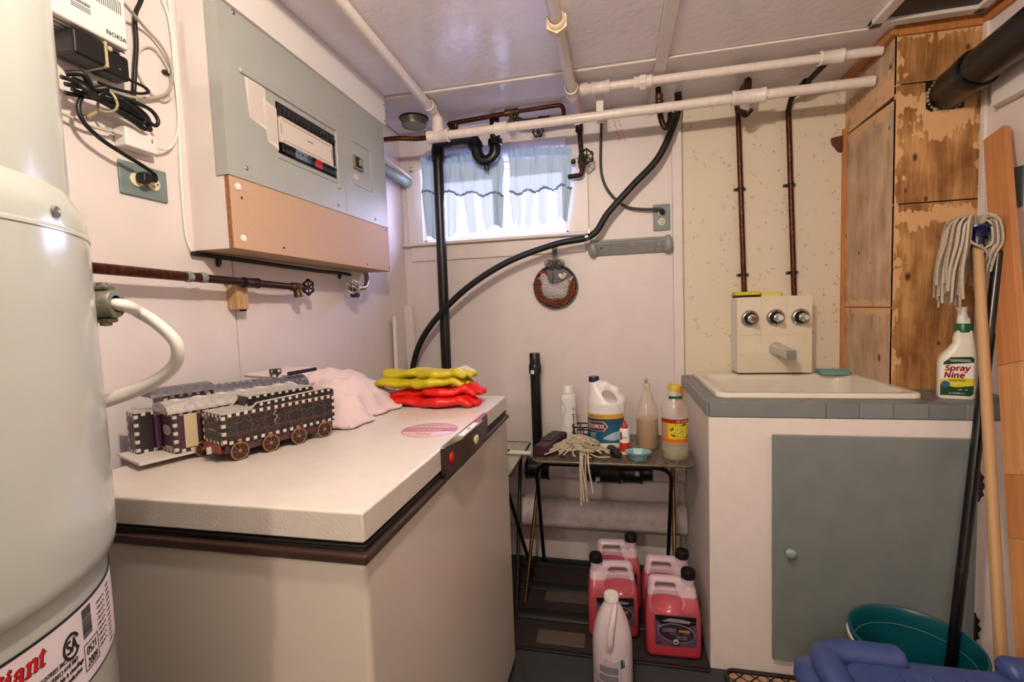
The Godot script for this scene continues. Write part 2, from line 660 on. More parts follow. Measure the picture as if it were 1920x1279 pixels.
func make_materials() -> void:
	M.wall = mottle(Color(0.872, 0.832, 0.820), Color(0.888, 0.848, 0.835), 1.0, 0.40, 0.0, 0.10, 0.02)
	M.ceiling = mottle(Color(0.925, 0.90, 0.915), Color(0.94, 0.915, 0.93), 1.6, 0.20, 0.0, 0.35, 0.03)
	M.core = plain(Color(0.62, 0.50, 0.44), 0.9)
	M.trim = mottle(Color(0.89, 0.85, 0.825), Color(0.905, 0.865, 0.84), 2.0, 0.38)
	M.pipe_paint = mottle(Color(0.88, 0.83, 0.80), Color(0.92, 0.88, 0.85), 5.0, 0.32, 0.0, 0.06, 0.03)
	M.floor_pipe = mottle(Color(0.80, 0.75, 0.76), Color(0.88, 0.84, 0.84), 3.0, 0.5)
	M.abs = plain(Color(0.035, 0.035, 0.038), 0.32)
	M.black = plain(Color(0.03, 0.03, 0.032), 0.45)
	M.rubber = plain(Color(0.045, 0.042, 0.043), 0.55)
	M.copper = mottle(Color(0.22, 0.11, 0.075), Color(0.42, 0.22, 0.13), 9.0, 0.38, 0.75)
	M.copper_dark = mottle(Color(0.16, 0.105, 0.085), Color(0.30, 0.18, 0.13), 9.0, 0.42, 0.7)
	M.solder = mottle(Color(0.42, 0.52, 0.47), Color(0.62, 0.63, 0.58), 14.0, 0.5, 0.3)
	M.chrome = plain(Color(0.82, 0.82, 0.82), 0.16, 1.0)
	M.steel = plain(Color(0.62, 0.62, 0.60), 0.34, 0.9)
	M.zinc = mottle(Color(0.48, 0.47, 0.42), Color(0.62, 0.60, 0.54), 12.0, 0.42, 0.85)
	M.brass = plain(Color(0.52, 0.42, 0.24), 0.3, 0.9)
	M.bronze = mottle(Color(0.28, 0.20, 0.13), Color(0.45, 0.34, 0.2), 12.0, 0.42, 0.8)
	M.grey_steel = mottle(Color(0.645, 0.655, 0.63), Color(0.66, 0.67, 0.645), 1.2, 0.36)
	M.teal_plate = mottle(Color(0.43, 0.495, 0.495), Color(0.47, 0.53, 0.53), 4.0, 0.4)
	M.teal_paint = mottle(Color(0.46, 0.485, 0.487), Color(0.48, 0.503, 0.503), 1.4, 0.36, 0.0, 0.05, 0.02)
	M.enamel = mottle(Color(0.705, 0.72, 0.69), Color(0.72, 0.735, 0.705), 0.8, 0.16)
	M.freezer = mottle(Color(0.79, 0.755, 0.705), Color(0.80, 0.765, 0.715), 0.7, 0.2)
	M.freezer_lid = mottle(Color(0.81, 0.775, 0.735), Color(0.825, 0.79, 0.75), 3.0, 0.30, 0.0, 0.22, 0.12)
	M.brown = plain(Color(0.20, 0.13, 0.10), 0.32)
	M.gasket = plain(Color(0.055, 0.045, 0.042), 0.5)
	M.white = plain(Color(0.90, 0.88, 0.86), 0.4)
	M.white_plastic = plain(Color(0.90, 0.885, 0.87), 0.32)
	M.cream = plain(Color(0.87, 0.83, 0.68), 0.4)
	M.ink = plain(Color(0.05, 0.05, 0.06), 0.6)
	M.carpet = mottle(Color(0.15, 0.15, 0.155), Color(0.25, 0.25, 0.255), 7.0, 0.95, 0.0, 1.4, 0.2, 0.09)
	M.mat_brown = mottle(Color(0.115, 0.085, 0.075), Color(0.19, 0.145, 0.125), 6.0, 0.95, 0.0, 1.4, 0.2, 0.08)
	M.mat_worn = mottle(Color(0.22, 0.175, 0.155), Color(0.44, 0.375, 0.33), 9.0, 0.95, 0.0, 1.4, 0.2, 0.10)
	M.mdf = mottle(Color(0.75, 0.605, 0.475), Color(0.80, 0.665, 0.54), 5.0, 0.62, 0.0, 0.15, 0.2, 0.08)
	M.mdf_edge = mottle(Color(0.52, 0.35, 0.21), Color(0.62, 0.44, 0.28), 8.0, 0.8)
	M.porcelain = mottle(Color(0.88, 0.845, 0.78), Color(0.90, 0.87, 0.81), 1.0, 0.12)
	M.screw = plain(Color(0.66, 0.66, 0.64), 0.3, 0.9)
	M.orange_wood = grain(Color(0.68, 0.42, 0.22), Color(0.80, 0.54, 0.31), 21, 0.42)
	M.pale_wood = grain(Color(0.66, 0.50, 0.33), Color(0.80, 0.66, 0.48), 22, 0.55)
	M.spotted = spotted_panel()

# straight wood grain running along v of the mesh's own uv (metres)
func grain(a: Color, b: Color, seed_: int, rough: float) -> StandardMaterial3D:
	var img := Image.create(128, 512, false, Image.FORMAT_RGB8)
	var f := FastNoiseLite.new()
	f.seed = seed_
	f.frequency = 0.02
	f.fractal_octaves = 3
	for y in 512:
		for x in 128:
			var k := f.get_noise_2d(x * 4.2, y * 0.22) * 0.5 + 0.5
			var fine := f.get_noise_2d(x * 22.0 + 900.0, y * 0.9) * 0.16
			img.set_pixel(x, y, a.lerp(b, clampf(k * 1.3 - 0.15 + fine, 0, 1)))
	return img_mat(img, rough, V(6, 1.2, 1))

# cream sheet with faint starburst flecks and small brown specks
func spotted_panel() -> StandardMaterial3D:
	var n := 1024
	var img := Image.create(n, n, false, Image.FORMAT_RGB8)
	var base := Color(0.875, 0.83, 0.745)
	img.fill(base)
	var r := RandomNumberGenerator.new()
	r.seed = 77
	for i in 170:                                   # 0.75 m across
		var cx := r.randi_range(18, n - 20)
		var cy := r.randi_range(18, n - 20)
		var arms := r.randi_range(5, 8)
		var s := r.randf_range(6.0, 15.0)
		var tone := base.lerp(Color(0.60, 0.49, 0.36), r.randf_range(0.25, 0.65))
		for a in arms:
			var an := TAU * a / arms + r.randf() * 0.5
			for k in int(s):
				if r.randf() < 0.35: continue
				img.fill_rect(Rect2i(int(cx + cos(an) * k), int(cy + sin(an) * k), 2, 2), tone)
		img.fill_rect(Rect2i(cx - 1, cy - 1, 2, 2), tone.darkened(0.25))
		if i % 6 == 0: img.fill_rect(Rect2i(cx - 2, cy - 2, 4, 4), Color(0.52, 0.42, 0.32))
	return img_mat(img, 0.35, V(1.333, 1.333, 1))

# plywood with brown weathering, knots and pale filler along the joints; uv in metres over (w, h)
func plywood(w: float, h: float, joints: Array, seed_: int, tone := 0.0, ring := Vector3.ZERO) -> StandardMaterial3D:
	var pw := int(w * 620.0)
	var ph := int(h * 620.0)
	var img := Image.create(pw, ph, false, Image.FORMAT_RGB8)
	var f := FastNoiseLite.new()
	f.seed = seed_
	f.frequency = 0.01
	f.fractal_octaves = 4
	var r := RandomNumberGenerator.new()
	r.seed = seed_
	var knots := []
	for i in int(h * 9): knots.append(Vector3(r.randf() * pw, r.randf() * ph, r.randf_range(1.6, 4.2)))
	var light := Color(0.80, 0.61, 0.39).lerp(Color(0.86, 0.76, 0.655), tone)
	var dark := Color(0.50, 0.32, 0.15).lerp(Color(0.69, 0.57, 0.46), tone)
	var putty := Color(0.88, 0.70, 0.51)
	for y in ph:
		for x in pw:
			var wob := f.get_noise_2d(x * 0.7, y * 0.7) * 14.0
			var k := f.get_noise_2d((x + wob) * 2.6, y * 0.32) * 0.55 + 0.5
			k += f.get_noise_2d(x * 16.0, y * 0.8 + 300.0) * 0.34 + f.get_noise_2d(x * 0.8 + 500.0, y * 0.8) * 0.6
			var c := dark.lerp(light, clampf(k, 0, 1))
			for q in knots:
				var dx: float = x - q.x
				var dy: float = (y - q.y) * 0.6
				var d2 := dx * dx + dy * dy
				if d2 < q.z * q.z * 6.0:
					c = c.lerp(Color(0.20, 0.11, 0.06), clampf(1.15 - sqrt(d2) / (q.z * 1.5), 0, 0.9))
			var v := h - y / 620.0
			var e := f.get_noise_2d(x * 2.2 + 77.0, y * 2.2) * 0.035 + f.get_noise_2d(x * 9.0, y * 2.0) * 0.022
			var near := 9.0
			for j in joints: near = minf(near, absf(v - j))
			near = minf(near, minf(x, pw - x) / 620.0 + 0.018)
			if ring.z > 0.0: near = minf(near, maxf(0.0, Vector2(x / 620.0 - ring.x, v - ring.y).length() - ring.z) * 0.75)
			if near + e < 0.026: c = c.lerp(putty, 0.88)
			img.set_pixel(x, y, c)
	return img_mat(img, 0.5, V(1.0 / w, 1.0 / h, 1))

func slab(a: Vector3, b: Vector3, bev := 0.0) -> Mb:
	return mb().box((a + b) * 0.5, (b - a).abs(), bev)

func put(parent: Node3D, called: String, a: Vector3, b: Vector3, m: Material, bev := 0.0) -> MeshInstance3D:
	return obj(called, slab(a, b, bev), m, parent)

func setting() -> void:
	# floor
	var fl := struct("floor", slab(V(XL - 0.3, -0.1, ZB - 0.3), V(XR + 0.2, 0, ZF + 0.2)), M.carpet, "dark grey flat carpet covering the basement floor", "floor")
	# left wall: core and two sheets with an open joint
	var wl := struct("wall_left", slab(V(XL - 0.16, 0, ZB - 0.25), V(XL - 0.006, YC + 0.1, ZF + 0.2)), M.core, "white painted sheet wall behind the freezer and water heater", "wall")
	put(wl, "wall_sheet", V(XL - 0.006, 0, -1.1465), V(XL, YC, ZF), M.wall, 0.0015)
	put(wl, "wall_sheet", V(XL - 0.006, 0, ZB), V(XL, YC, -1.1495), M.wall, 0.0015)
	# right wall
	var wr := struct("wall_right", slab(V(XR, 0, ZB - 0.25), V(XR + 0.16, YC + 0.1, ZF + 0.2)), M.wall, "white painted wall behind the leaning board and mop", "wall")
	put(wr, "corner_strip", V(XR - 0.012, YK, -1.905), V(XR, YC - 0.03, -1.885), M.trim, 0.002)
	struct("wall_front", slab(V(XL - 0.2, 0, ZF), V(XR + 0.2, YC + 0.1, ZF + 0.16)), M.wall, "white painted wall closing the room behind the viewer", "wall")
	# back wall with the window opening
	var ox0 := -0.945
	var ox1 := -0.212
	var oy0 := 1.602
	var oy1 := 1.985
	var zb2 := ZB - 0.24
	var core := slab(V(XL - 0.2, 0, zb2), V(ox0, YC + 0.1, ZB - 0.006))
	core.add(slab(V(ox1, 0, zb2), V(XR + 0.2, YC + 0.1, ZB - 0.006)))
	core.add(slab(V(ox0, 0, zb2), V(ox1, oy0, ZB - 0.006)))
	core.add(slab(V(ox0, oy1, zb2), V(ox1, YC + 0.1, ZB - 0.006)))
	var wb := struct("wall_back", core, M.wall, "white painted back wall around the small basement window", "wall")
	var sheet := slab(V(XL, 0, ZB - 0.006), V(ox0, YC, ZB))
	sheet.add(slab(V(ox1, 0, ZB - 0.006), V(0.272, YC, ZB)))
	sheet.add(slab(V(ox0, 0, ZB - 0.006), V(ox1, oy0, ZB)))
	sheet.add(slab(V(ox0, oy1, ZB - 0.006), V(ox1, YC, ZB)))
	obj("wall_sheet", sheet, M.wall, wb)
	var sp := mb().prism([Vector2(0.304, 0), Vector2(0.97, 0), Vector2(0.97, YC), Vector2(0.304, YC)], 0.006, Transform3D(Basis(), V(0, 0, ZB - 0.006)), 0.001)
	obj("wall_sheet", sp, M.spotted, wb, "cream sheet with brown starburst flecks")
	put(wb, "batten", V(0.254, 0, ZB), V(0.299, YC, ZB + 0.011), M.trim, 0.005)
	put(wb, "corner_batten", V(0.932, YK, ZB), V(0.962, 1.95, ZB + 0.014), M.orange_wood, 0.003)
	# red pencil scrawl high on the wall
	var red := mb()
	for i in 9:
		var t := i / 9.0
		red.tube([V(0.003 + 0.03 * t + 0.006 * sin(i * 2.1), 2.10 - 0.10 * t, ZB + 0.0004), V(0.008 + 0.03 * t, 2.092 - 0.10 * t, ZB + 0.0004)], 0.0014, 6)
		if i % 2 == 0: red.tube([V(0.022 + 0.03 * t, 2.10 - 0.10 * t, ZB + 0.0004), V(0.030 + 0.03 * t, 2.086 - 0.10 * t, ZB + 0.0004)], 0.0012, 6)
	obj("pencil_mark", red, plain(Color(0.80, 0.30, 0.33), 0.8), wb)
	# low trim at the foot of the back wall
	struct("baseboard_back", slab(V(XL, 0.0, ZB), V(0.285, 0.155, ZB + 0.012), 0.003), M.trim, "white board along the foot of the back wall", "baseboard")
	# window: casing boards, sill ledge, frame, sash, panes
	var wf := mb()
	wf.add(slab(V(ox0, oy0, zb2), V(ox0 + 0.012, oy1, ZB)))
	wf.add(slab(V(ox1 - 0.012, oy0, zb2), V(ox1, oy1, ZB)))
	wf.add(slab(V(ox0, oy1 - 0.012, zb2), V(ox1, oy1, ZB)))
	wf.add(slab(V(ox0, oy0, zb2), V(ox1, oy0 + 0.012, ZB)))
	var win := struct("window_1", wf, M.trim, "small white framed basement window behind sheer blue curtains", "window")
	put(win, "casing_board", V(-1.028, 1.585, ZB), V(ox0, 2.0, ZB + 0.014), M.trim, 0.003)
	put(win, "casing_board", V(ox1, 1.597, ZB), V(-0.118, 1.99, ZB + 0.014), M.trim, 0.003)
	put(win, "casing_board", V(ox0, oy1, ZB), V(ox1, 2.05, ZB + 0.012), M.trim, 0.003)
	put(win, "apron_board", V(-1.018, 1.51, ZB), V(-0.135, 1.585, ZB + 0.010), M.trim, 0.003)
	put(win, "sill_ledge", V(-1.055, 1.585, ZB), V(-0.108, 1.603, ZB + 0.034), M.trim, 0.005)
	var zs := ZB - 0.17
	for s in [[ox0 + 0.012, -0.585], [-0.572, ox1 - 0.012]]:
		var sa := mb()
		var a: float = s[0]
		var b: float = s[1]
		sa.add(slab(V(a, oy0 + 0.012, zs), V(b, oy0 + 0.05, zs + 0.03), 0.003))
		sa.add(slab(V(a, oy1 - 0.05, zs), V(b, oy1 - 0.012, zs + 0.03), 0.003))
		sa.add(slab(V(a, oy0 + 0.05, zs), V(a + 0.032, oy1 - 0.05, zs + 0.03), 0.003))
		sa.add(slab(V(b - 0.032, oy0 + 0.05, zs), V(b, oy1 - 0.05, zs + 0.03), 0.003))
		var so := obj("sash", sa, M.white, win)
		var gl := StandardMaterial3D.new()
		gl.transparency = BaseMaterial3D.TRANSPARENCY_ALPHA
		gl.albedo_color = Color(0.95, 1.0, 1.0, 0.06)
		gl.roughness = 0.0
		obj("pane", slab(V(a + 0.03, oy0 + 0.048, zs + 0.013), V(b - 0.03, oy1 - 0.048, zs + 0.017)), gl, so)
	put(win, "mullion", V(-0.586, oy0 + 0.012, zs - 0.005), V(-0.571, oy1 - 0.012, zs + 0.033), M.trim, 0.002)
	# outside: pale gravel strip and a hedge bank
	struct("ground", slab(V(-7, 1.40, -9), V(6, 1.50, zb2 - 0.02)), mottle(Color(0.80, 0.80, 0.80), Color(0.88, 0.88, 0.88), 2.0, 0.9), "pale gravel outside the basement window", "ground")
	# ceiling: core, sheets, battens
	var ce := struct("ceiling", slab(V(XL - 0.2, YC + 0.008, ZB - 0.25), V(XR + 0.2, YC + 0.12, ZF + 0.2)), plain(Color(0.36, 0.20, 0.15), 0.9), "glossy white painted sheet ceiling with battens over the joints", "ceiling")
	put(ce, "ceiling_sheet", V(XL, YC, -1.872), V(0.158, YC + 0.008, ZF), M.ceiling, 0.001)
	put(ce, "ceiling_sheet", V(0.160, YC, -1.880), V(XR, YC + 0.008, ZF), M.ceiling, 0.001)
	put(ce, "ceiling_sheet", V(XL, YC, -2.085), V(0.180, YC + 0.008, -1.878), M.ceiling, 0.001)
	put(ce, "ceiling_sheet", V(XL, YC, ZB), V(0.180, YC + 0.008, -2.088), M.ceiling, 0.002)
	put(ce, "ceiling_sheet", V(0.182, YC, ZB), V(XR, YC + 0.008, -1.882), M.ceiling, 0.001)
	put(ce, "batten", V(XL, YC - 0.010, -1.900), V(0.93, YC, -1.878), M.trim, 0.006)
	put(ce, "batten", V(0.158, YC - 0.009, ZB), V(0.204, YC, 1.0), M.trim, 0.003)

func chase() -> void:
	# plywood boxed chase in the right back corner
	var x0 := 0.945
	var z1 := -1.91
	var top := YC - 0.0
	var w := struct("wall_chase", slab(V(x0 + 0.012, YK - 0.1, ZB), V(XR, top, z1 - 0.012)), plain(Color(0.05, 0.04, 0.035), 0.9), "plywood boxed corner chase with brown weathering and pale filler patches", "wall")
	var xf := Transform3D(Basis(), V(x0, 0, z1 - 0.012))
	var wd := XR - x0
	var joints := [0.0, 0.645, 1.045, 1.27]
	var fm := plywood(wd, 1.28, joints, 5, 0.0, Vector3(0.135, 1.0, 0.055))
	# front sheets; the third has the sawn hole for the duct
	var y0 := YK - 0.05
	var fr := [[y0, y0 + 0.693], [y0 + 0.697, y0 + 1.093], [y0 + 1.097, top]]
	for i in 3:
		var a: float = fr[i][0]
		var b: float = fr[i][1]
		var poly := [Vector2(0.0, a), Vector2(wd, a), Vector2(wd, b), Vector2(0.0, b)]
		if i == 1:
			poly = [Vector2(0, a), Vector2(wd, a), Vector2(wd, 1.919), Vector2(0.200, 1.919), Vector2(0.196, 1.868), Vector2(0.104, 1.864), Vector2(0.088, 1.876), Vector2(0.086, b - 0.002), Vector2(0.084, b), Vector2(0.0, b)]
			var up := [Vector2(0.0841, b), Vector2(0.0865, 1.9195), Vector2(wd, 1.9195), Vector2(wd, b)]
			up = [Vector2(0.20, 1.9195), Vector2(wd, 1.9195), Vector2(wd, b), Vector2(0.20, b)]
			var mu := mb().prism(up, 0.012, xf, 0.0008)
			uvshift(mu, y0, 1.28)
			obj("plywood_sheet", mu, fm, w)
		var m := mb().prism(poly, 0.012, xf, 0.001)
		uvshift(m, y0, 1.28)
		obj("plywood_sheet", m, fm, w)
	# left face sheets
	var d := z1 - ZB
	var lm := plywood(d, 1.28, [0.0, 0.34, 1.05, 1.12], 9, 0.85)
	var lxf := Transform3D(Basis(V(0, 0, 1), V(0, 1, 0), V(-1, 0, 0)), V(x0 + 0.012, 0, ZB))
	var lf := [[y0, y0 + 0.338], [y0 + 0.341, y0 + 1.05], [y0 + 1.054, top - 0.0]]
	for i in 3:
		var sl := 0.012 if i == 2 else 0.0
		var m := mb().prism([Vector2(0.0, lf[i][0]), Vector2(d - 0.001, lf[i][0] + sl), Vector2(d - 0.001, lf[i][1]), Vector2(0.0, lf[i][1])], 0.012, lxf, 0.001)
		uvshift(m, y0, 1.28)
		obj("plywood_sheet", m, lm, w)
	put(w, "top_strip", V(x0, top - 0.034, z1), V(XR, top, z1 + 0.012), M.orange_wood, 0.002)
	put(w, "side_strip", V(x0 - 0.022, top - 0.03, ZB + 0.01), V(x0, top, z1 + 0.012), M.orange_wood, 0.002)
	put(w, "wall_strip", V(XR - 0.014, top - 0.032, z1 + 0.012), V(XR, top, ZF), M.orange_wood, 0.002)
	var wedge := obj("wood_scrap", mb().prism([Vector2(-0.04, 0.03), Vector2(0.0, 0.036), Vector2(0.0, -0.03), Vector2(-0.012, -0.026), Vector2(-0.036, 0.008)], 0.02, Transform3D(Basis(), V(0.93, 1.885, ZB)), 0.002), plain(Color(0.36, 0.15, 0.09), 0.5))
	tag(wedge, "dark red-brown scrap of wood nailed to the wall beside the chase", "wood scrap")

func uvshift(m: Mb, y0: float, h: float) -> void:
	for i in m.uv.size(): m.uv[i].y += y0 + h     # image row 0 is the top of the sheet

func screw_heads(parent: Node3D, pts: Array, nrm: Vector3, r := 0.005, m: Material = null) -> void:
	for p in pts:
		obj("screw", mb().lathe([Vector2(r * 1.1, 0), Vector2(r, r * 0.4), Vector2(r * 0.5, r * 0.65), Vector2(0, r * 0.7)], 10, frame_to(p, nrm)), m if m else M.screw, parent)

func freezer() -> void:
	var x0 := -0.98
	var x1 := -0.366
	var z0 := -1.521
	var z1 := -0.603
	var t := thing("chest_freezer", "cream chest freezer with brown trim between the water heater and folding table", "freezer", V((x0 + x1) / 2, 0, (z0 + z1) / 2))
	var w := x1 - x0
	var d := z1 - z0
	obj("body", mb().box(V(0, 0.465, 0), V(w, 0.84, d), 0.012), M.freezer, t)
	for s in [V(-1, 0, -1), V(1, 0, -1), V(-1, 0, 1), V(1, 0, 1)]:
		obj("foot", mb().lathe([Vector2(0, 0), Vector2(0.022, 0), Vector2(0.02, 0.05), Vector2(0, 0.05)], 14, Transform3D(Basis(), V(s.x * (w / 2 - 0.06), 0, s.z * (d / 2 - 0.06)))), M.black, t)
	obj("trim_band", mb().box(V(0, 0.8925, 0), V(w + 0.012, 0.019, d + 0.012), 0.006), M.brown, t)
	var g := mb().box(V(0, 0.903, 0), V(w - 0.008, 0.006, d - 0.008), 0.002)
	g.box(V(0, 0.910, 0), V(w - 0.002, 0.006, d - 0.002), 0.002)
	g.box(V(0, 0.907, 0), V(w - 0.02, 0.018, d - 0.02))
	obj("gasket", g, M.gasket, t)
	var lid := obj("lid", mb().box(V(0, 0.9385, 0), V(w, 0.049, d), 0.005), M.freezer_lid, t)
	# handle on the lid's side
	var zc := (-0.912 - 1.245) / 2 - (z0 + z1) / 2
	var prof := [Vector2(-0.166, 0), Vector2(-0.166, 0.010), Vector2(-0.135, 0.012), Vector2(-0.10, 0.024), Vector2(0.07, 0.024), Vector2(0.10, 0.013), Vector2(0.166, 0.010), Vector2(0.166, 0)]
	var hx := Transform3D(Basis(V(0, 0, -1), V(1, 0, 0), V(0, -1, 0)), V(w / 2, 0.964, zc))
	var hd := obj("handle", mb().prism(prof, 0.06, hx, 0.002), M.brown, t)
	obj("handle_cap", mb().prism(prof, 0.003, Transform3D(hx.basis, hx.origin + V(0, 0.0032, 0)), 0.001), M.chrome, hd)
	obj("name_plate", mb().box(V(w / 2 + 0.0135, 0.9675, zc + 0.01), V(0.014, 0.001, 0.12), 0.0003), M.white, hd)
	obj("lettering", lettering("~~~~~~", 0.0065).warp(func(p): return V(w / 2 + 0.0135 - p.y, 0.968 + p.z, zc + 0.01 - p.x)), M.ink, hd)
	obj("lock", mb().lathe([Vector2(0, 0), Vector2(0.011, 0), Vector2(0.011, 0.002), Vector2(0.009, 0.003), Vector2(0, 0.003)], 18, frame_to(V(w / 2 + 0.024, 0.936, zc - 0.01), V(1, 0, 0)), 0, TAU, 1.0, 1.5), M.cream, hd)
	var rl := StandardMaterial3D.new()
	rl.albedo_color = Color(0.62, 0.08, 0.04)
	rl.roughness = 0.2
	obj("pilot_lamp", mb().ball(V(w / 2 + 0.012, 0.935, zc + 0.135), V(0.007, 0.014, 0.011)), rl, hd, "oval red pilot lamp")
	# faded round sticker on the lid
	var c := V(-0.452, YF, -1.066) - t.position
	var pink := plain(Color(0.80, 0.66, 0.66), 0.35)
	var dk := plain(Color(0.66, 0.44, 0.47), 0.4)
	var st := obj("sticker", mb().lathe([Vector2(0, 0.0003), Vector2(0.070, 0.0003), Vector2(0.0705, 0)], 40, Transform3D(Basis(), c)), pink, lid)
	var art := mb().lathe([Vector2(0.0655, 0.0005), Vector2(0.0685, 0.0005)], 40, Transform3D(Basis(), c))
	art.box(c + V(0, 0.0005, 0), V(0.134, 0.0004, 0.034), 0.0, Basis(Vector3.UP, 0.12))
	obj("sticker_print", art, dk, lid)
	var lt := lettering("~~~~~", 0.021).warp(func(p): return c + V(p.x, 0.0008 + p.z, -p.y + 0.0))
	lt.add(lettering("~~~~~~~~~~", 0.009).warp(func(p): return c + V(p.x, 0.0005 + p.z, -p.y - 0.035)))
	obj("lettering", lt, pink, lid)
	obj("lettering", lettering("~~~~~~", 0.011).warp(func(p): return c + V(p.x, 0.0005 + p.z, -p.y + 0.038)), dk, lid)

const HC := Vector2(-0.77, -0.255)
func heat(phi: float, y: float, r: float) -> Vector3:      # a point on the heater, phi in degrees from +z towards +x
	var a := deg_to_rad(phi)
	return V(HC.x + r * sin(a), y, HC.y + r * cos(a))

func bent_text(s: String, h: float, phi: float, y: float, r: float, font := "Droid Sans", bold := 0.0, slant := 0.0, tilt := 0.0, stretch := 1.0) -> Mb:
	var m := lettering(s, h, font, bold, slant, 0.0004, stretch)
	var c := cos(tilt)
	var sn := sin(tilt)
	return m.warp(func(p): return heat(phi + rad_to_deg((p.x * c - p.y * sn) / r), y + p.x * sn + p.y * c, r + p.z))

func water_heater() -> void:
	var t := thing("water_heater", "tall white enamel water heater tank at the left edge with paper label band", "water heater", V(HC.x, 0, HC.y))
	var off := -t.position
	var R := 0.2386
	obj("tank", mb().lathe([Vector2(0, 0.03), Vector2(R - 0.006, 0.03), Vector2(R, 0.036), Vector2(R, 1.1)], 96), M.enamel, t)
	obj("base_ring", mb().lathe([Vector2(0, 0), Vector2(R - 0.02, 0), Vector2(R - 0.02, 0.03), Vector2(0, 0.03)], 48), M.black, t)
	obj("upper_tank", mb().lathe([Vector2(0.2356, 1.34), Vector2(0.2358, 1.86), Vector2(0.232, 1.875), Vector2(0.20, 1.885), Vector2(0, 1.885)], 96), M.enamel, t)
	var S := 0.2494
	obj("jacket", mb().lathe([Vector2(R - 0.004, 0.998), Vector2(R + 0.004, 0.988), Vector2(S - 0.004, 0.985), Vector2(S - 0.001, 0.990), Vector2(S + 0.0005, 1.0), Vector2(S + 0.001, 1.06), Vector2(S + 0.0005, 1.25), Vector2(S, 1.352), Vector2(S - 0.001, 1.366), Vector2(S - 0.004, 1.378), Vector2(0.2375, 1.394), Vector2(0.2356, 1.398)], 96), M.enamel, t)
	obj("seam_lip", mb().lathe([Vector2(S + 0.0002, 1.3465), Vector2(S + 0.0009, 1.347), Vector2(S + 0.0009, 1.351), Vector2(S + 0.0002, 1.352)], 96), M.enamel, t)
	obj("screw", mb().lathe([Vector2(0.0062, 0), Vector2(0.0055, 0.003), Vector2(0.002, 0.0045), Vector2(0, 0.0045)], 14, frame_to(heat(118.5, 1.365, S - 0.001) + off, V(sin(deg_to_rad(118)), 0, cos(deg_to_rad(118))))), M.screw, t)
	# label band between black lines
	var a0 := deg_to_rad(60)
	var a1 := deg_to_rad(150)
	var lab := mb().lathe([Vector2(R + 0.0006, 0.870), Vector2(R + 0.0008, 0.9525)], 48, Transform3D(), a0, a1)
	var lo := obj("label_band", lab, plain(Color(0.87, 0.82, 0.83), 0.45), t)
	var ln := mb().lathe([Vector2(R + 0.001, 0.9525), Vector2(R + 0.001, 0.9555)], 48, Transform3D(), a0, a1)
	ln.lathe([Vector2(R + 0.001, 0.868), Vector2(R + 0.001, 0.8695)], 48, Transform3D(), a0, a1)
	obj("border_line", ln, M.ink, lo)
	var q := R + 0.0011
	var ofs := func(m: Mb) -> Mb: return m.shift(off)
	obj("brand_lettering", ofs.call(bent_text("Giant", 0.0165, 99.7, 0.9360, q, "Droid Serif", 1.3, 0.22, 0.0, 0.85)), plain(Color(0.74, 0.06, 0.09), 0.4), lo)
	obj("brand_lettering", ofs.call(bent_text("Giant", 0.0166, 99.85, 0.9356, q - 0.0003, "Droid Serif", 3.0, 0.22, 0.0, 0.85)), M.ink, lo)
	var fine := mb()
	var rows := ["INDUSTRIES INC.", "MONTREAL (QUEBEC) H1B 5M3", "Chauffe-eau d'eau potable & chauffage", "Potable & space heating application"]
	for i in 4: fine.add(bent_text(rows[i], 0.0042, 107.0, 0.9135 - i * 0.0075, q, "Droid Sans", 0.2, 0.15, 0.0, 0.8))
	for i in 9: fine.add(bent_text("~~~~~~~~~~~~~~~", 0.0024, 127.2, 0.940 - i * 0.0062, q, "Droid Sans", 0.0, 0.0, 0.0, 0.8))
	for i in 12: fine.add(bent_text("~~~~~~~~~", 0.0022, 133.0, 0.944 - i * 0.0060, q, "Droid Sans", 0.0, 0.0, 0.0, 0.8))
	fine.add(bent_text("0521", 0.0085, 120.6, 0.9015, q, "Droid Sans", 0.2, 0.1, 0.0, 0.75))
	fine.add(bent_text("2009", 0.0085, 120.6, 0.8885, q, "Droid Sans", 0.2, 0.1, 0.0, 0.75))
	for b in [[117.4, 0.8825, 0.0003, 0.028], [123.8, 0.8825, 0.0003, 0.028]]:
		fine.box(V(0, 0, 0), V(0.0004, 0.028, 0.0004), 0.0, Basis())
		var fr: int = fine.v.size() - 24
		fine.warp(func(p): return heat(b[0] + rad_to_deg(p.x / q), 0.896 + p.y, q + p.z), fr)
	for yy in [0.882, 0.910]:
		for k in 12:
			fine.box(V(0, 0, 0), V(0.0024, 0.0006, 0.0004))
			var fr2: int = fine.v.size() - 24
			var pk := 117.7 + k * 0.53
			fine.warp(func(p): return heat(pk + rad_to_deg(p.x / q), yy + p.y, q + p.z), fr2)
	obj("fine_print", ofs.call(fine), M.ink, lo)
	# bar code
	var bars := mb()
	var y := 0.9175
	var r := RandomNumberGenerator.new()
	r.seed = 5
	while y < 0.949:
		var h := r.randf_range(0.0003, 0.0009)
		var fr3 := bars.v.size()
		bars.box(V(0, 0, 0), V(0.016, h, 0.0004))
		var yk := y
		bars.warp(func(p): return heat(119.5 + rad_to_deg(p.x / q), yk + p.y, q + p.z), fr3)
		y += h + r.randf_range(0.0005, 0.0012)
	obj("bar_code", ofs.call(bars), M.ink, lo)
	# certification mark: ring open to the right around two letters
	var cs := mb().lathe([Vector2(0.0105, 0), Vector2(0.0105, 0.0005), Vector2(0.0135, 0.0005), Vector2(0.0135, 0)], 30, Transform3D(Basis(V(1, 0, 0), V(0, 0, 1), V(0, 1, 0)), Vector3.ZERO), deg_to_rad(115), deg_to_rad(425))
	cs.warp(func(p): return heat(113.2 + rad_to_deg(p.x * 0.85 / q), 0.9235 + p.y, q + p.z))
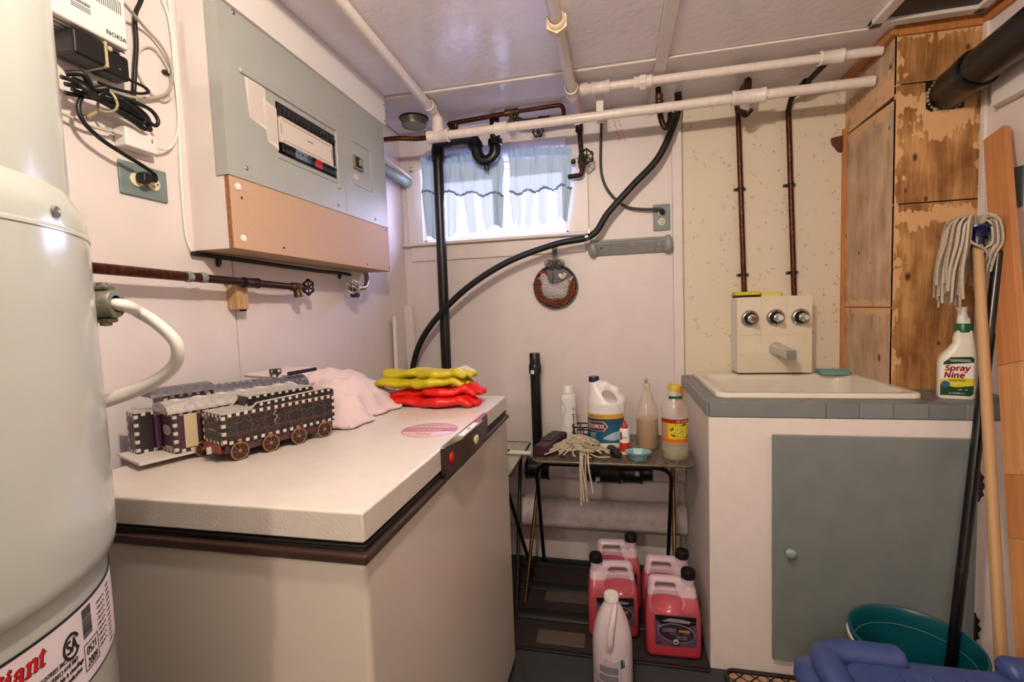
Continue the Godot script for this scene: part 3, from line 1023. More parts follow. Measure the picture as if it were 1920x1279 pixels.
	cs.add(bent_text("SA", 0.0125, 113.3, 0.9235, q, "Droid Sans", 2.0, 0.0, 0.0, 0.75))
	obj("certification_mark", ofs.call(cs), M.ink, lo)
	# armoured clamp and stiff white supply cable looping back into the jacket
	var c := thing("cable_connector", "zinc clamp connector on the water heater's side gripping a white cable", "connector", V(-0.662, 1.276, -0.5))
	var ax := V(0.93, 0.02, -0.36).normalized()
	var fx := frame_to(V(-0.018 * ax.x, 0, -0.018 * ax.z), ax)
	obj("clamp_body", mb().lathe([Vector2(0, -0.03), Vector2(0.017, -0.03), Vector2(0.017, 0.0), Vector2(0.0195, 0.001), Vector2(0.0195, 0.026), Vector2(0.018, 0.029), Vector2(0.011, 0.029)], 24, fx), M.zinc, c)
	obj("clamp_ring", mb().lathe([Vector2(0.0194, 0.003), Vector2(0.0225, 0.004), Vector2(0.0225, 0.007), Vector2(0.0194, 0.008)], 24, fx), M.zinc, c)
	for s in [1.0, -1.0]:
		var p: Vector3 = fx * V(0, 0.014, 0) + V(0, s * 0.0215, 0)
		obj("lug", mb().box(p, V(0.022, 0.006, 0.018), 0.002, Basis(Vector3.UP, 0.3)), M.zinc, c)
		obj("screw", mb().lathe([Vector2(0.007, 0), Vector2(0.0065, 0.004), Vector2(0, 0.005)], 14, frame_to(p + V(0, s * 0.003, 0), V(0, s, 0))), M.zinc, c)
	obj("embossed_rib", mb().ball(fx * V(0, 0.015, 0) + V(0.0, 0.003, 0.0195), V(0.003, 0.009, 0.003), 10), M.zinc, c)
	var pts := spline([V(-0.668, 1.277, -0.503), V(-0.650, 1.274, -0.512), V(-0.700, 1.268, -0.58).lerp(V(-0.655, 1.265, -0.53), 0.7), V(-0.635, 1.247, -0.545), V(-0.612, 1.219, -0.55), V(-0.622, 1.190, -0.555), V(-0.655, 1.166, -0.553), V(-0.700, 1.148, -0.548), V(-0.765, 1.128, -0.532)], 8)
	var cb := obj("supply_cable", mb().tube(pts, 0.0115, 16, true, 0.72), plain(Color(0.86, 0.84, 0.80), 0.35))
	tag(cb, "thick white cable looping from the zinc clamp back behind the water heater", "cable")

func breaker_panel() -> void:
	var x := -0.938
	var za := -1.026
	var zc := -1.871
	# boxed surround: side, top board, lower particle board, bottom
	var t := thing("panel_surround", "boxed wooden surround of the breaker panel with bare particle board below", "surround", V(XL, 1.43, (za + zc) / 2))
	var o := t.position
	obj("side_board", slab(V(XL, 1.43, za), V(x - 0.012, YC, za - 0.014), 0.001).shift(-o), M.wall, t)
	obj("side_board", slab(V(XL, 1.43, zc + 0.014), V(x - 0.012, YC, zc), 0.001).shift(-o), M.wall, t)
	obj("top_board", slab(V(x - 0.014, 2.035, zc - 0.001), V(x + 0.013, YC, za + 0.001), 0.002).shift(-o), M.white, t)
	obj("particle_board", slab(V(x - 0.014, 1.43, zc), V(x, 1.612, za), 0.0015).shift(-o), M.mdf, t)
	obj("board_edge", slab(V(x - 0.0142, 1.4305, za - 0.004), V(x - 0.0015, 1.611, za + 0.0006)).shift(-o), M.mdf_edge, t)
	obj("bottom_board", slab(V(XL, 1.43, zc + 0.002), V(x - 0.014, 1.442, za - 0.002), 0.001).shift(-o), M.mdf, t)
	obj("backing", slab(V(XL, 1.442, zc + 0.02), V(XL + 0.01, YC, za - 0.02)).shift(-o), M.core, t)
	var cap := plain(Color(0.93, 0.92, 0.90), 0.4)
	for p in [V(x, 1.588, -1.052), V(x, 1.458, -1.058)]:
		obj("screw_cap", mb().lathe([Vector2(0.0095, 0), Vector2(0.0085, 0.003), Vector2(0.004, 0.0045), Vector2(0, 0.0045)], 18, frame_to(p - o, V(1, 0, 0))), cap, t)
	screw_heads(t, [V(x, 1.452, -1.21) - o, V(x, 1.444, -1.68) - o, V(x, 1.60, -1.845) - o, V(x, 1.446, -1.86) - o, V(x, 1.562, -1.062) - o], V(1, 0, 0), 0.0032, M.bronze)
	screw_heads(t, [V(x + 0.013, 2.115, -1.862) - o, V(x + 0.013, 2.05, -1.862) - o], V(1, 0, 0), 0.003, M.bronze)
	# grey steel panel cover
	var p := thing("breaker_panel", "grey steel electrical panel with rows of black breakers on the left wall", "electrical panel", V(x, 1.82, (za + zc) / 2))
	var po := p.position
	var xf := Transform3D(Basis(V(0, 0, -1), V(0, 1, 0), V(1, 0, 0)), V(x - 0.004, 0, 0) - po)   # local x = -z, y up, z = out
	# left cover with the breaker opening, as four plates round it; recess dish
	var y0 := 1.612
	var y1 := 2.037
	var zs := 1.553     # seam between the two covers (as -z)
	var bx := [1.212, 1.502, 1.722, 1.868]   # opening left, right, bottom, top
	var L := mb()
	L.prism([Vector2(1.022, y0), Vector2(bx[0], y0), Vector2(bx[0], y1), Vector2(1.022, y1)], 0.006, xf, 0.0)
	L.prism([Vector2(bx[1], y0), Vector2(zs, y0), Vector2(zs, y1), Vector2(bx[1], y1)], 0.006, xf, 0.0)
	L.prism([Vector2(bx[0], y0), Vector2(bx[1], y0), Vector2(bx[1], bx[2]), Vector2(bx[0], bx[2])], 0.006, xf, 0.0)
	L.prism([Vector2(bx[0], bx[3]), Vector2(bx[1], bx[3]), Vector2(bx[1], y1), Vector2(bx[0], y1)], 0.006, xf, 0.0)
	obj("cover", L, M.grey_steel, p)
	obj("cover_flange", mb().prism([Vector2(1.0225, y0), Vector2(1.026, y0), Vector2(1.026, y1), Vector2(1.0225, y1)], -0.03, xf), M.grey_steel, p)
	# pressed bead round the opening: raised rim to the left, along the top and right
	var bead := mb()
	bead.box(xf * V(1.30, 1.893, 0.0060), V(0.014, 0.020, 0.44), 0.006)
	bead.box(xf * V(1.513, 1.79, 0.0060), V(0.012, 0.20, 0.016), 0.005)
	bead.box(xf * V(1.36, 1.711, 0.0060), V(0.006, 0.010, 0.30), 0.003)
	obj("pressed_bead", bead, M.grey_steel, p)
	var dish := mb()
	for s in [[Vector3(bx[0], 0, 0), 0], [Vector3(bx[1], 0, 0), 1]]:
		dish.box(xf * V(s[0].x, (bx[2] + bx[3]) / 2, -0.004), V(0.018, bx[3] - bx[2], 0.001))
	dish.box(xf * V((bx[0] + bx[1]) / 2, bx[3], -0.004), V(0.018, 0.001, bx[1] - bx[0]))
	dish.box(xf * V((bx[0] + bx[1]) / 2, bx[2], -0.004), V(0.018, 0.001, bx[1] - bx[0]))
	dish.box(xf * V((bx[0] + bx[1]) / 2, (bx[2] + bx[3]) / 2, -0.016), V(0.004, bx[3] - bx[2], bx[1] - bx[0]))
	obj("breaker_well", dish, plain(Color(0.16, 0.165, 0.165), 0.6), p)
	# cards
	obj("circuit_card", mb().box(xf * V(1.36, 1.797, 0.0), V(0.003, 0.078, 0.268), 0.001), plain(Color(0.86, 0.81, 0.76), 0.6), p)
	var pr := mb()
	for i in 26: pr.box(xf * V(1.245 + i * 0.0092, 1.826, 0.0018), V(0.0004, 0.003, 0.004))
	for i in 26: pr.box(xf * V(1.245 + i * 0.0092, 1.768, 0.0018), V(0.0004, 0.003, 0.004))
	for s in [1.236, 1.485]: pr.box(xf * V(s, 1.80, 0.0018), V(0.0004, 0.03, 0.002))
	pr.box(xf * V(1.37, 1.803, 0.0018), V(0.0004, 0.003, 0.03))
	obj("card_print", pr, plain(Color(0.42, 0.38, 0.36), 0.7), p)
	# breakers, two rows
	var bm := [M.black, plain(Color(0.40, 0.47, 0.52), 0.4), plain(Color(0.72, 0.10, 0.20), 0.4), plain(Color(0.22, 0.28, 0.33), 0.4)]
	for row in 2:
		for i in 14:
			var zz := 1.236 + i * 0.0192
			var yy := 1.852 if row == 0 else 1.743
			var kind := 0
			if row == 1 and i in [3, 4, 5]: kind = 1
			if row == 1 and i == 6: kind = 3
			if row == 1 and i in [8, 9]: kind = 2
			var b := obj("breaker", mb().box(xf * V(zz, yy, 0.001), V(0.018, 0.028, 0.0178), 0.0015), bm[kind], p)
			obj("toggle", mb().box(xf * V(zz, yy - (0.010 if row == 0 else -0.006), 0.012), V(0.010, 0.009, 0.008), 0.002), bm[kind], b)
			if (row == 0 and i > 8) or (row == 1 and i > 9):
				obj("rating_mark", mb().box(xf * V(zz + 0.003, yy - (0.009 if row == 0 else -0.013), 0.0105), V(0.0010, 0.010, 0.0035)), M.white, b)
	obj("opening_lip", mb().box(xf * V(1.365, 1.7235, 0.004), V(0.008, 0.004, 0.27), 0.001), M.black, p)
	obj("blank_cover", mb().box(xf * V(1.2215, 1.848, 0.0075), V(0.004, 0.036, 0.010), 0.001), M.black, p)
	# taped paper lists
	for s in [[1.136, 1.836, 0.072, 0.108, 0.035], [1.187, 1.796, 0.052, 0.112, 0.03]]:
		var q := [Vector2(s[0] - s[2] / 2, s[1] + s[3] / 2), Vector2(s[0] + s[2] / 2, s[1] + s[3] / 2 - 0.008), Vector2(s[0] + s[2] / 2, s[1] - s[3] / 2 - s[4] * 0.4), Vector2(s[0] - s[2] / 2 + 0.008, s[1] - s[3] / 2)]
		var pm := obj("paper_list", mb().prism(q, 0.0008, Transform3D(xf.basis, xf.origin + V(0.006 if s[0] < 1.15 else 0.0068, 0, 0))), plain(Color(0.88, 0.84, 0.80), 0.7), p)
		var rl := mb()
		for i in 22:
			rl.box(xf * V(s[0] + 0.002, s[1] + s[3] / 2 - 0.012 - i * 0.0045, 0.0072 if s[0] < 1.15 else 0.008), V(0.0003, 0.0006, s[2] - 0.012))
		obj("ruled_line", rl, plain(Color(0.62, 0.55, 0.52), 0.8), pm)
	# right cover with main switch
	var Rr := mb().prism([Vector2(zs + 0.0015, y0), Vector2(1.868, y0), Vector2(1.868, y1 - 0.002), Vector2(zs + 0.0015, y1)], 0.006, xf, 0.001)
	obj("cover", Rr, M.grey_steel, p)
	var fr := mb()
	fr.box(xf * V(1.675, 1.892, 0.0068), V(0.006, 0.009, 0.135), 0.003)
	fr.box(xf * V(1.748, 1.815, 0.0068), V(0.006, 0.16, 0.011), 0.003)
	fr.box(xf * V(1.68, 1.734, 0.0068), V(0.004, 0.005, 0.13), 0.002)
	obj("pressed_bead", fr, M.grey_steel, p)
	var ms := obj("main_switch", mb().box(xf * V(1.646, 1.815, 0.008), V(0.010, 0.05, 0.062), 0.002), plain(Color(0.46, 0.43, 0.36), 0.5), p)
	obj("switch_well", mb().box(xf * V(1.640, 1.817, 0.0135), V(0.002, 0.036, 0.034), 0.0005), M.black, ms)
	obj("toggle", mb().box(xf * V(1.650, 1.817, 0.018), V(0.012, 0.026, 0.016), 0.003), plain(Color(0.52, 0.50, 0.42), 0.4), ms)
	obj("switch_sticker", mb().box(xf * V(1.628, 1.762, 0.0064), V(0.0006, 0.018, 0.034)), plain(Color(0.84, 0.78, 0.74), 0.6), p)
	screw_heads(p, [xf * V(1.075, 2.028, 0.006), xf * V(1.085, 1.643, 0.006), xf * V(zs, 1.955, 0.006), xf * V(zs, 1.745, 0.006), xf * V(1.73, 2.018, 0.006), xf * V(1.76, 1.63, 0.006), xf * V(1.50, 1.632, 0.006)], V(1, 0, 0), 0.0052)

func sink_cabinet() -> void:
	var x0 := 0.289
	var zf := -1.64
	# cabinet below
	var t := thing("sink_cabinet", "white painted plywood cabinet with grey-green door under the laundry sink", "cabinet", V((x0 + XR) / 2, 0, (zf + ZB) / 2))
	var o := t.position
	var sub := func(m: Mb) -> Mb: return m.shift(-o)
	obj("front_board", sub.call(slab(V(x0, 0.0, zf - 0.018), V(XR, 0.872, zf), 0.002)), M.trim, t)
	obj("side_board", sub.call(slab(V(x0, 0.0, ZB + 0.002), V(x0 + 0.016, 0.872, zf - 0.018), 0.001)), M.wall, t)
	obj("back_post", sub.call(slab(V(x0 - 0.03, 0.74, ZB + 0.012), V(x0, 0.87, ZB + 0.03), 0.001)), M.orange_wood, t)
	var dr := obj("door", sub.call(slab(V(0.479, 0.068, zf), V(1.032, 0.820, zf + 0.019), 0.003)), M.teal_paint, t)
	obj("knob", sub.call(mb().lathe([Vector2(0.006, 0), Vector2(0.007, 0.012), Vector2(0.014, 0.017), Vector2(0.0165, 0.024), Vector2(0.014, 0.031), Vector2(0.007, 0.034), Vector2(0, 0.0345)], 20, frame_to(V(0.523, 0.447, zf + 0.019), V(0, 0, 1)))), plain(Color(0.55, 0.60, 0.60), 0.25), dr)
	for hy in [0.676, 0.232]:
		var hp := [Vector2(-0.007, -0.045), Vector2(0.004, -0.05), Vector2(0.008, -0.036), Vector2(0.016, -0.028), Vector2(0.011, -0.014), Vector2(0.020, 0), Vector2(0.011, 0.014), Vector2(0.016, 0.028), Vector2(0.008, 0.036), Vector2(0.004, 0.05), Vector2(-0.007, 0.045)]
		var hg := obj("hinge", sub.call(mb().prism(hp, 0.003, Transform3D(Basis(), V(1.040, hy, zf + 0.001)), 0.001)), plain(Color(0.05, 0.03, 0.03), 0.4), t)
		obj("hinge_pin", sub.call(mb().tube([V(1.036, hy - 0.035, zf + 0.006), V(1.036, hy + 0.035, zf + 0.006)], 0.005, 10)), plain(Color(0.05, 0.03, 0.03), 0.4), hg)
	# counter with tiled edge band
	var c := thing("counter_top", "grey counter ledge with tiled edge band around the laundry sink", "counter", V((x0 + XR) / 2, YK, (zf + ZB) / 2))
	var co := c.position
	var sc := func(m: Mb) -> Mb: return m.shift(-co)
	var top := mb()
	var hx0 := 0.352
	var hx1 := 0.93
	var hz0 := -2.20
	var hz1 := -1.775
	top.add(slab(V(x0, 0.874, ZB), V(hx0, YK, zf - 0.006), 0.001))
	top.add(slab(V(hx1, 0.874, -1.91), V(XR, YK, zf - 0.006), 0.001))
	top.add(slab(V(hx0, 0.874, hz1), V(hx1, YK, zf - 0.006), 0.001))
	top.add(slab(V(hx0, 0.874, ZB), V(0.944, YK, hz0), 0.001))
	obj("slab", sc.call(top), mottle(Color(0.33, 0.35, 0.36), Color(0.43, 0.45, 0.46), 3.0, 0.35), c)
	var x := x0 + 0.003
	var i := 0
	var tm := [M.teal_paint, plain(Color(0.45, 0.475, 0.48), 0.36), plain(Color(0.475, 0.50, 0.505), 0.36)]
	while x < XR - 0.02:
		var w := 0.3435 if i == 0 else (0.092 if i > 0 else 0.1)
		var xe := minf(x + w, XR)
		obj("edge_tile", sc.call(slab(V(x, 0.8745, zf - 0.006), V(xe - 0.0012, YK + 0.0008, zf + 0.002), 0.001)), tm[i % 3], c)
		x = xe
		i += 1
	var z := zf - 0.004
	i = 0
	while z > ZB + 0.03:
		var ze := maxf(z - 0.212, ZB)
		obj("edge_tile", sc.call(slab(V(x0 - 0.006, 0.8745, ze + 0.0012), V(x0 + 0.001, YK + 0.0008, z), 0.001)), tm[(i + 1) % 3], c)
		z = ze
		i += 1
	# drop-in basin
	var s := thing("laundry_sink", "white enamel drop-in laundry basin set in the grey counter", "sink", V(0.641, YK, -1.99))
	var rings := []
	for q in [[0.618, 0.532, 0.035, 0.001], [0.618, 0.532, 0.035, 0.013], [0.610, 0.524, 0.034, 0.0175], [0.560, 0.440, 0.05, 0.0165], [0.552, 0.430, 0.055, 0.010], [0.545, 0.420, 0.06, -0.01], [0.520, 0.40, 0.07, -0.15], [0.49, 0.37, 0.08, -0.27], [0.40, 0.28, 0.09, -0.285], [0.06, 0.06, 0.029, -0.29]]:
		var ring := []
		var oz := 0.022 if q[3] < 0.0168 and q[0] < 0.57 else 0.0
		for p in rrect(q[0], q[1], q[2], 6): ring.append(V(p.x, q[3], -p.y + oz))
		rings.append(ring)
	var bas := mb()
	for k in rings.size() - 1: bas.loft([rings[k], rings[k + 1]], true, false, false)
	# interior faces look inwards; recompute their normals
	obj("basin", smooth_rings(rings), M.porcelain, s)
	obj("drain", mb().lathe([Vector2(0, 0.002), Vector2(0.03, 0.002), Vector2(0.032, 0)], 20, Transform3D(Basis(), V(0, -0.29, 0.02))), M.chrome, s)

# open surface of revolution-like rings whose normals follow the profile direction
func smooth_rings(rings: Array) -> Mb:
	var m := mb()
	var k: int = rings[0].size()
	var rows := []
	for i in rings.size():
		var row := []
		for j in k:
			var du: Vector3 = rings[i][(j + 1) % k] - rings[i][(j + k - 1) % k]
			var dv: Vector3 = rings[mini(i + 1, rings.size() - 1)][j] - rings[maxi(i - 1, 0)][j]
			row.append(m.vert(rings[i][j], dv.cross(du).normalized()))
		rows.append(row)
	# make the rim look up
	if m.n[rows[2][0]].y < 0.0:
		for i in m.n.size(): m.n[i] = -m.n[i]
	for i in rings.size() - 1:
		for j in k: m.quad(rows[i][j], rows[i][(j + 1) % k], rows[i + 1][(j + 1) % k], rows[i + 1][j])
	var cv := Vector3.ZERO
	var last: Array = rows[rows.size() - 1]
	for j in last: cv += m.v[j]
	var ci := m.vert(cv / k, Vector3.UP)
	for j in k: m.tri(ci, last[j], last[(j + 1) % k])
	return m

func build_more() -> void:
	ceiling_pipes()
	back_wall_plumbing()
	left_wall_fittings()
	left_wall_cables()
	back_wall_things()
	faucets()
	freezer_top()
	tray_tables()
	tray_things()
	floor_things()
	right_side()

# a straight fitting body along axis: tee or coupling with bead rings
func fitting(called: String, p: Vector3, axis: Vector3, r: float, l: float, m: Material, parent: Node3D) -> MeshInstance3D:
	return obj(called, mb().lathe([Vector2(r * 0.82, -l / 2), Vector2(r, -l / 2), Vector2(r * 1.06, -l / 2 + 0.003), Vector2(r * 1.06, -l / 2 + 0.008), Vector2(r * 0.97, -l / 2 + 0.011), Vector2(r * 0.97, l / 2 - 0.011), Vector2(r * 1.06, l / 2 - 0.008), Vector2(r * 1.06, l / 2 - 0.003), Vector2(r, l / 2), Vector2(r * 0.82, l / 2)], 20, frame_to(p, axis)), m, parent)

func hexnut(called: String, p: Vector3, axis: Vector3, r: float, l: float, m: Material, parent: Node3D) -> MeshInstance3D:
	var xf := frame_to(p, axis)
	var poly := circle(r, 6)
	return obj(called, mb().prism(poly, l, Transform3D(Basis(xf.basis.x, -xf.basis.z, xf.basis.y), p - xf.basis.y * l / 2), 0.0015), m, parent)

# cast hand wheel with scalloped rim, facing along axis
func wheel(p: Vector3, axis: Vector3, r: float, m: Material, parent: Node3D) -> MeshInstance3D:
	var xf := frame_to(p, axis)
	var b := mb()
	var pts := []
	for i in 61:
		var a := TAU * i / 60.0
		pts.append(xf * (V(cos(a), 0, sin(a)) * r * (1.0 + 0.10 * cos(6.0 * a))))
	b.tube(pts, r * 0.15, 8, false)
	for i in 6:
		var a := TAU * i / 6.0
		b.tube([xf * V(0, 0.002, 0), xf * (V(cos(a), 0, sin(a)) * r)], r * 0.10, 6)
	b.lathe([Vector2(0, -0.004), Vector2(r * 0.28, -0.004), Vector2(r * 0.28, 0.003), Vector2(r * 0.16, 0.006), Vector2(0, 0.006)], 12, xf)
	return obj("hand_wheel", b, m, parent)

func ceiling_pipes() -> void:
	var P: Material = M.pipe_paint
	var W := [V(-0.77, 2.028, -2.035), V(0.935, 2.036, -2.035)]
	var t := thing("water_pipe", "long white painted pipe crossing below the ceiling in front of the window top", "pipe", W[0])
	var o := t.position
	obj("pipe", mb().tube([W[0] - o, W[1] - o], 0.0185, 18), P, t)
	var X := V(1, 0.005, 0)
	fitting("tee", V(-0.755, 2.028, -2.035) - o, X, 0.0275, 0.10, P, t)
	obj("branch", mb().tube([V(-0.757, 2.03, -2.035) - o, V(-0.757, 2.105, -2.035) - o], [0.027, 0.024], 18), P, t)
	fitting("coupling", V(-0.47, 2.0295, -2.035) - o, X, 0.0255, 0.055, P, t)
	fitting("tee", V(0.512, 2.0345, -2.035) - o, X, 0.0265, 0.12, P, t)
	obj("branch", mb().tube([V(0.50, 2.034, -2.035) - o, V(0.516, 2.02, -2.09) - o], [0.025, 0.022], 16), P, t)
	# ceiling run on the left
	t = thing("water_pipe", "white painted pipe along the ceiling above the breaker panel", "pipe", V(-0.70, 2.128, -1.2))
	o = t.position
	obj("pipe", mb().tube(bend([V(-0.665, 2.13, 0.9) - o, V(-0.765, 2.128, -2.01) - o, V(-0.757, 2.105, -2.035) - o], 0.05), 0.0185, 18), P, t)
	fitting("elbow_collar", V(-0.7615, 2.128, -1.965) - o, V(-0.03, 0, -1), 0.0235, 0.04, P, t)
	# middle run with union
	t = thing("water_pipe", "white painted ceiling pipe with a cream hex union above the window", "pipe", V(-0.16, 2.122, -1.5))
	o = t.position
	obj("pipe", mb().tube(bend([V(-0.172, 2.125, 0.9) - o, V(-0.157, 2.122, -2.215) - o, V(-0.15, 2.075, -2.225) - o], 0.05), 0.0195, 18), P, t)
	fitting("tee", V(-0.1585, 2.122, -1.985) - o, V(0, 0, 1), 0.0265, 0.07, P, t)
	var cr := plain(Color(0.87, 0.80, 0.66), 0.35)
	hexnut("union_nut", V(-0.161, 2.122, -1.515) - o, V(0, 0, 1), 0.036, 0.026, cr, t)
	obj("union_collar", mb().lathe([Vector2(0.021, -0.03), Vector2(0.027, -0.026), Vector2(0.029, -0.014), Vector2(0.027, 0.014), Vector2(0.021, 0.018)], 18, frame_to(V(-0.161, 2.122, -1.50) - o, V(0, 0, 1))), cr, t)
	# second cross run
	t = thing("water_pipe", "upper white painted pipe with couplings running into the wooden chase", "pipe", V(-0.155, 2.122, -1.985))
	o = t.position
	var b0 := V(-0.13, 2.122, -1.985)
	var b1 := V(0.935, 2.118, -1.985)
	obj("pipe", mb().tube([b0 - o, b1 - o], 0.0160, 18), P, t)
	X = V(1, 0, 0)
	obj("reducer", mb().lathe([Vector2(0.017, 0), Vector2(0.024, 0.004), Vector2(0.024, 0.03), Vector2(0.02, 0.036), Vector2(0.017, 0.055)], 18, frame_to(V(-0.128, 2.122, -1.985) - o, X)), P, t)
	fitting("tee", V(-0.045, 2.1218, -1.985) - o, X, 0.0225, 0.07, P, t)
	fitting("union_collar", V(0.118, 2.121, -1.985) - o, X, 0.0225, 0.07, P, t)
	hexnut("union_nut", V(0.118, 2.121, -1.985) - o, X, 0.029, 0.024, P, t)
	fitting("tee", V(0.775, 2.1186, -1.985) - o, X, 0.0235, 0.08, P, t)
	# flat hanger strip under the first tee
	var st := obj("hanger_strip", slab(V(-0.066, 2.012, -2.066), V(-0.036, 2.125, -2.0605), 0.001), M.trim)
	tag(st, "short flat white hanger strip below the upper cross pipe", "bracket")

func back_wall_plumbing() -> void:
	# black vent stack, arm and trap
	var t := thing("vent_stack", "black plastic vent pipe rising past the window behind the freezer", "pipe", V(-0.825, 0, -2.200))
	obj("pipe", mb().tube([V(-0.006, 0.522, 0), V(0.0, 2.02, 0)], 0.0245, 20), M.abs, t)
	obj("elbow", mb().tube(bend([V(0, 1.99, 0), V(0, 2.062, 0), V(0.07, 2.062, 0)], 0.045), 0.0285, 20), M.abs, t)
	obj("hub", mb().lathe([Vector2(0.024, 0), Vector2(0.0305, 0), Vector2(0.0305, 0.05), Vector2(0.028, 0.052)], 20, Transform3D(Basis(), V(0, 1.975, 0))), M.abs, t)
	t = thing("drain_trap", "black plastic drain trap hooked under the ceiling above the window curtains", "trap", V(-0.66, 2.06, -2.198))
	obj("arm", mb().tube([V(-0.095, 0.002, 0), V(0.0, 0.0, 0)], 0.0235, 18), M.abs, t)
	obj("elbow", mb().tube(bend([V(-0.02, 0, 0), V(0.018, -0.002, 0), V(0.030, -0.045, 0)], 0.035), 0.0295, 18), M.abs, t)
	obj("u_bend", mb().tube(spline([V(0.028, -0.04, 0), V(0.038, -0.082, 0), V(0.062, -0.107, 0), V(0.095, -0.104, 0), V(0.117, -0.078, 0), V(0.122, -0.03, 0)], 6), 0.0265, 18), M.abs, t)
	obj("slip_nut", mb().lathe([Vector2(0.026, -0.014), Vector2(0.034, -0.012), Vector2(0.034, 0.010), Vector2(0.028, 0.014)], 16, frame_to(V(0.027, -0.035, 0), V(0.25, -1, 0))), M.abs, t)
	obj("slip_nut", mb().lathe([Vector2(0.026, -0.014), Vector2(0.034, -0.012), Vector2(0.034, 0.012), Vector2(0.028, 0.016)], 16, frame_to(V(0.122, -0.03, 0), V(0, 1, 0))), M.abs, t)
	obj("tail_piece", mb().tube([V(0.122, -0.03, 0), V(0.122, 0.095, 0)], 0.0235, 18), M.abs, t)
	obj("clean_out", mb().lathe([Vector2(0, -0.03), Vector2(0.011, -0.03), Vector2(0.012, -0.01), Vector2(0.012, 0)], 12, Transform3D(Basis(), V(0.077, -0.125, 0))), M.abs, t)
	# copper branch with valve
	t = thing("copper_branch", "dark copper pipes with a bleeder valve under the ceiling above the window", "pipe", V(-0.44, 2.12, -2.15))
	var o := t.position
	obj("pipe", mb().tube([V(-0.745, 2.125, -2.155) - o, V(-0.47, 2.135, -2.15) - o], 0.0105, 14), M.copper, t)
	obj("pipe", mb().tube(bend([V(-0.42, 2.138, -2.15) - o, V(-0.212, 2.143, -2.15) - o, V(-0.21, 2.088, -2.15) - o], 0.035), 0.0095, 14), M.copper, t)
	fitting("tee", V(-0.445, 2.137, -2.15) - o, V(1, 0, 0), 0.0155, 0.06, M.bronze, t)
	obj("valve_body", mb().lathe([Vector2(0.009, -0.06), Vector2(0.013, -0.055), Vector2(0.016, -0.04), Vector2(0.012, -0.022), Vector2(0.012, 0)], 14, Transform3D(Basis(), V(-0.445, 2.135, -2.15) - o)), M.bronze, t)
	obj("bleeder_handle", mb().box(V(-0.445, 2.068, -2.15) - o, V(0.035, 0.005, 0.006), 0.002), M.bronze, t)
	obj("elbow", mb().tube(spline([V(-0.745, 2.125, -2.155) - o, V(-0.725, 2.095, -2.14) - o, V(-0.70, 2.075, -2.11) - o, V(-0.695, 2.10, -2.10) - o], 5), 0.011, 12), M.copper_dark, t)
	obj("pipe", mb().tube(bend([V(-0.43, 2.115, -2.155) - o, V(-0.40, 2.094, -2.155) - o, V(-0.165, 2.092, -2.18) - o], 0.02), 0.0105, 14), M.black, t)
	fitting("coupling", V(-0.30, 2.093, -2.163) - o, V(1, 0, -0.1), 0.0155, 0.05, M.black, t)
	# drop beside the window with a gate valve
	t = thing("gate_valve", "brown copper drop pipe with a hand wheel valve right of the window", "valve", V(-0.145, 1.9, -2.225))
	o = t.position
	obj("pipe", mb().tube([V(-0.15, 2.075, -2.225) - o, V(-0.141, 1.925, -2.225) - o], 0.011, 14), M.copper_dark, t)
	fitting("coupling", V(-0.1495, 2.062, -2.225) - o, V(0, 1, 0), 0.0165, 0.035, M.copper_dark, t)
	obj("valve_body", mb().lathe([Vector2(0.010, -0.035), Vector2(0.016, -0.03), Vector2(0.018, -0.012), Vector2(0.021, 0), Vector2(0.018, 0.012), Vector2(0.015, 0.03), Vector2(0.010, 0.036)], 16, Transform3D(Basis(), V(-0.14, 1.912, -2.225) - o)), M.bronze, t)
	obj("stem", mb().tube([V(-0.14, 1.912, -2.22) - o, V(-0.118, 1.912, -2.165) - o], 0.007, 10), M.bronze, t)
	wheel(V(-0.116, 1.912, -2.16) - o, V(0.35, 0, 1), 0.029, M.black, t)
	obj("drain_knob", mb().ball(V(-0.18, 1.915, -2.225) - o, V(0.012, 0.012, 0.012), 10), M.bronze, t)
	obj("tail_pipe", mb().tube(bend([V(-0.14, 1.89, -2.225) - o, V(-0.142, 1.852, -2.225) - o, V(-0.205, 1.852, -2.235) - o], 0.025), 0.0105, 14), M.copper_dark, t)
	# small wheel on the wall under the cross pipe
	t = thing("hose_bib", "small black hand wheel valve on the back wall below the cross pipe", "valve", V(-0.337, 2.066, ZB))
	obj("stem", mb().tube([V(0, 0.006, 0), V(0, 0, 0.06)], 0.008, 12), M.bronze, t)
	wheel(V(0, 0, 0.062), V(0, -0.25, 1), 0.024, M.black, t)
	# risers to the faucet box, with straps
	var ex := [[0.526, 2.10, 0.549, "left"], [0.722, 2.075, 0.747, "right"]]
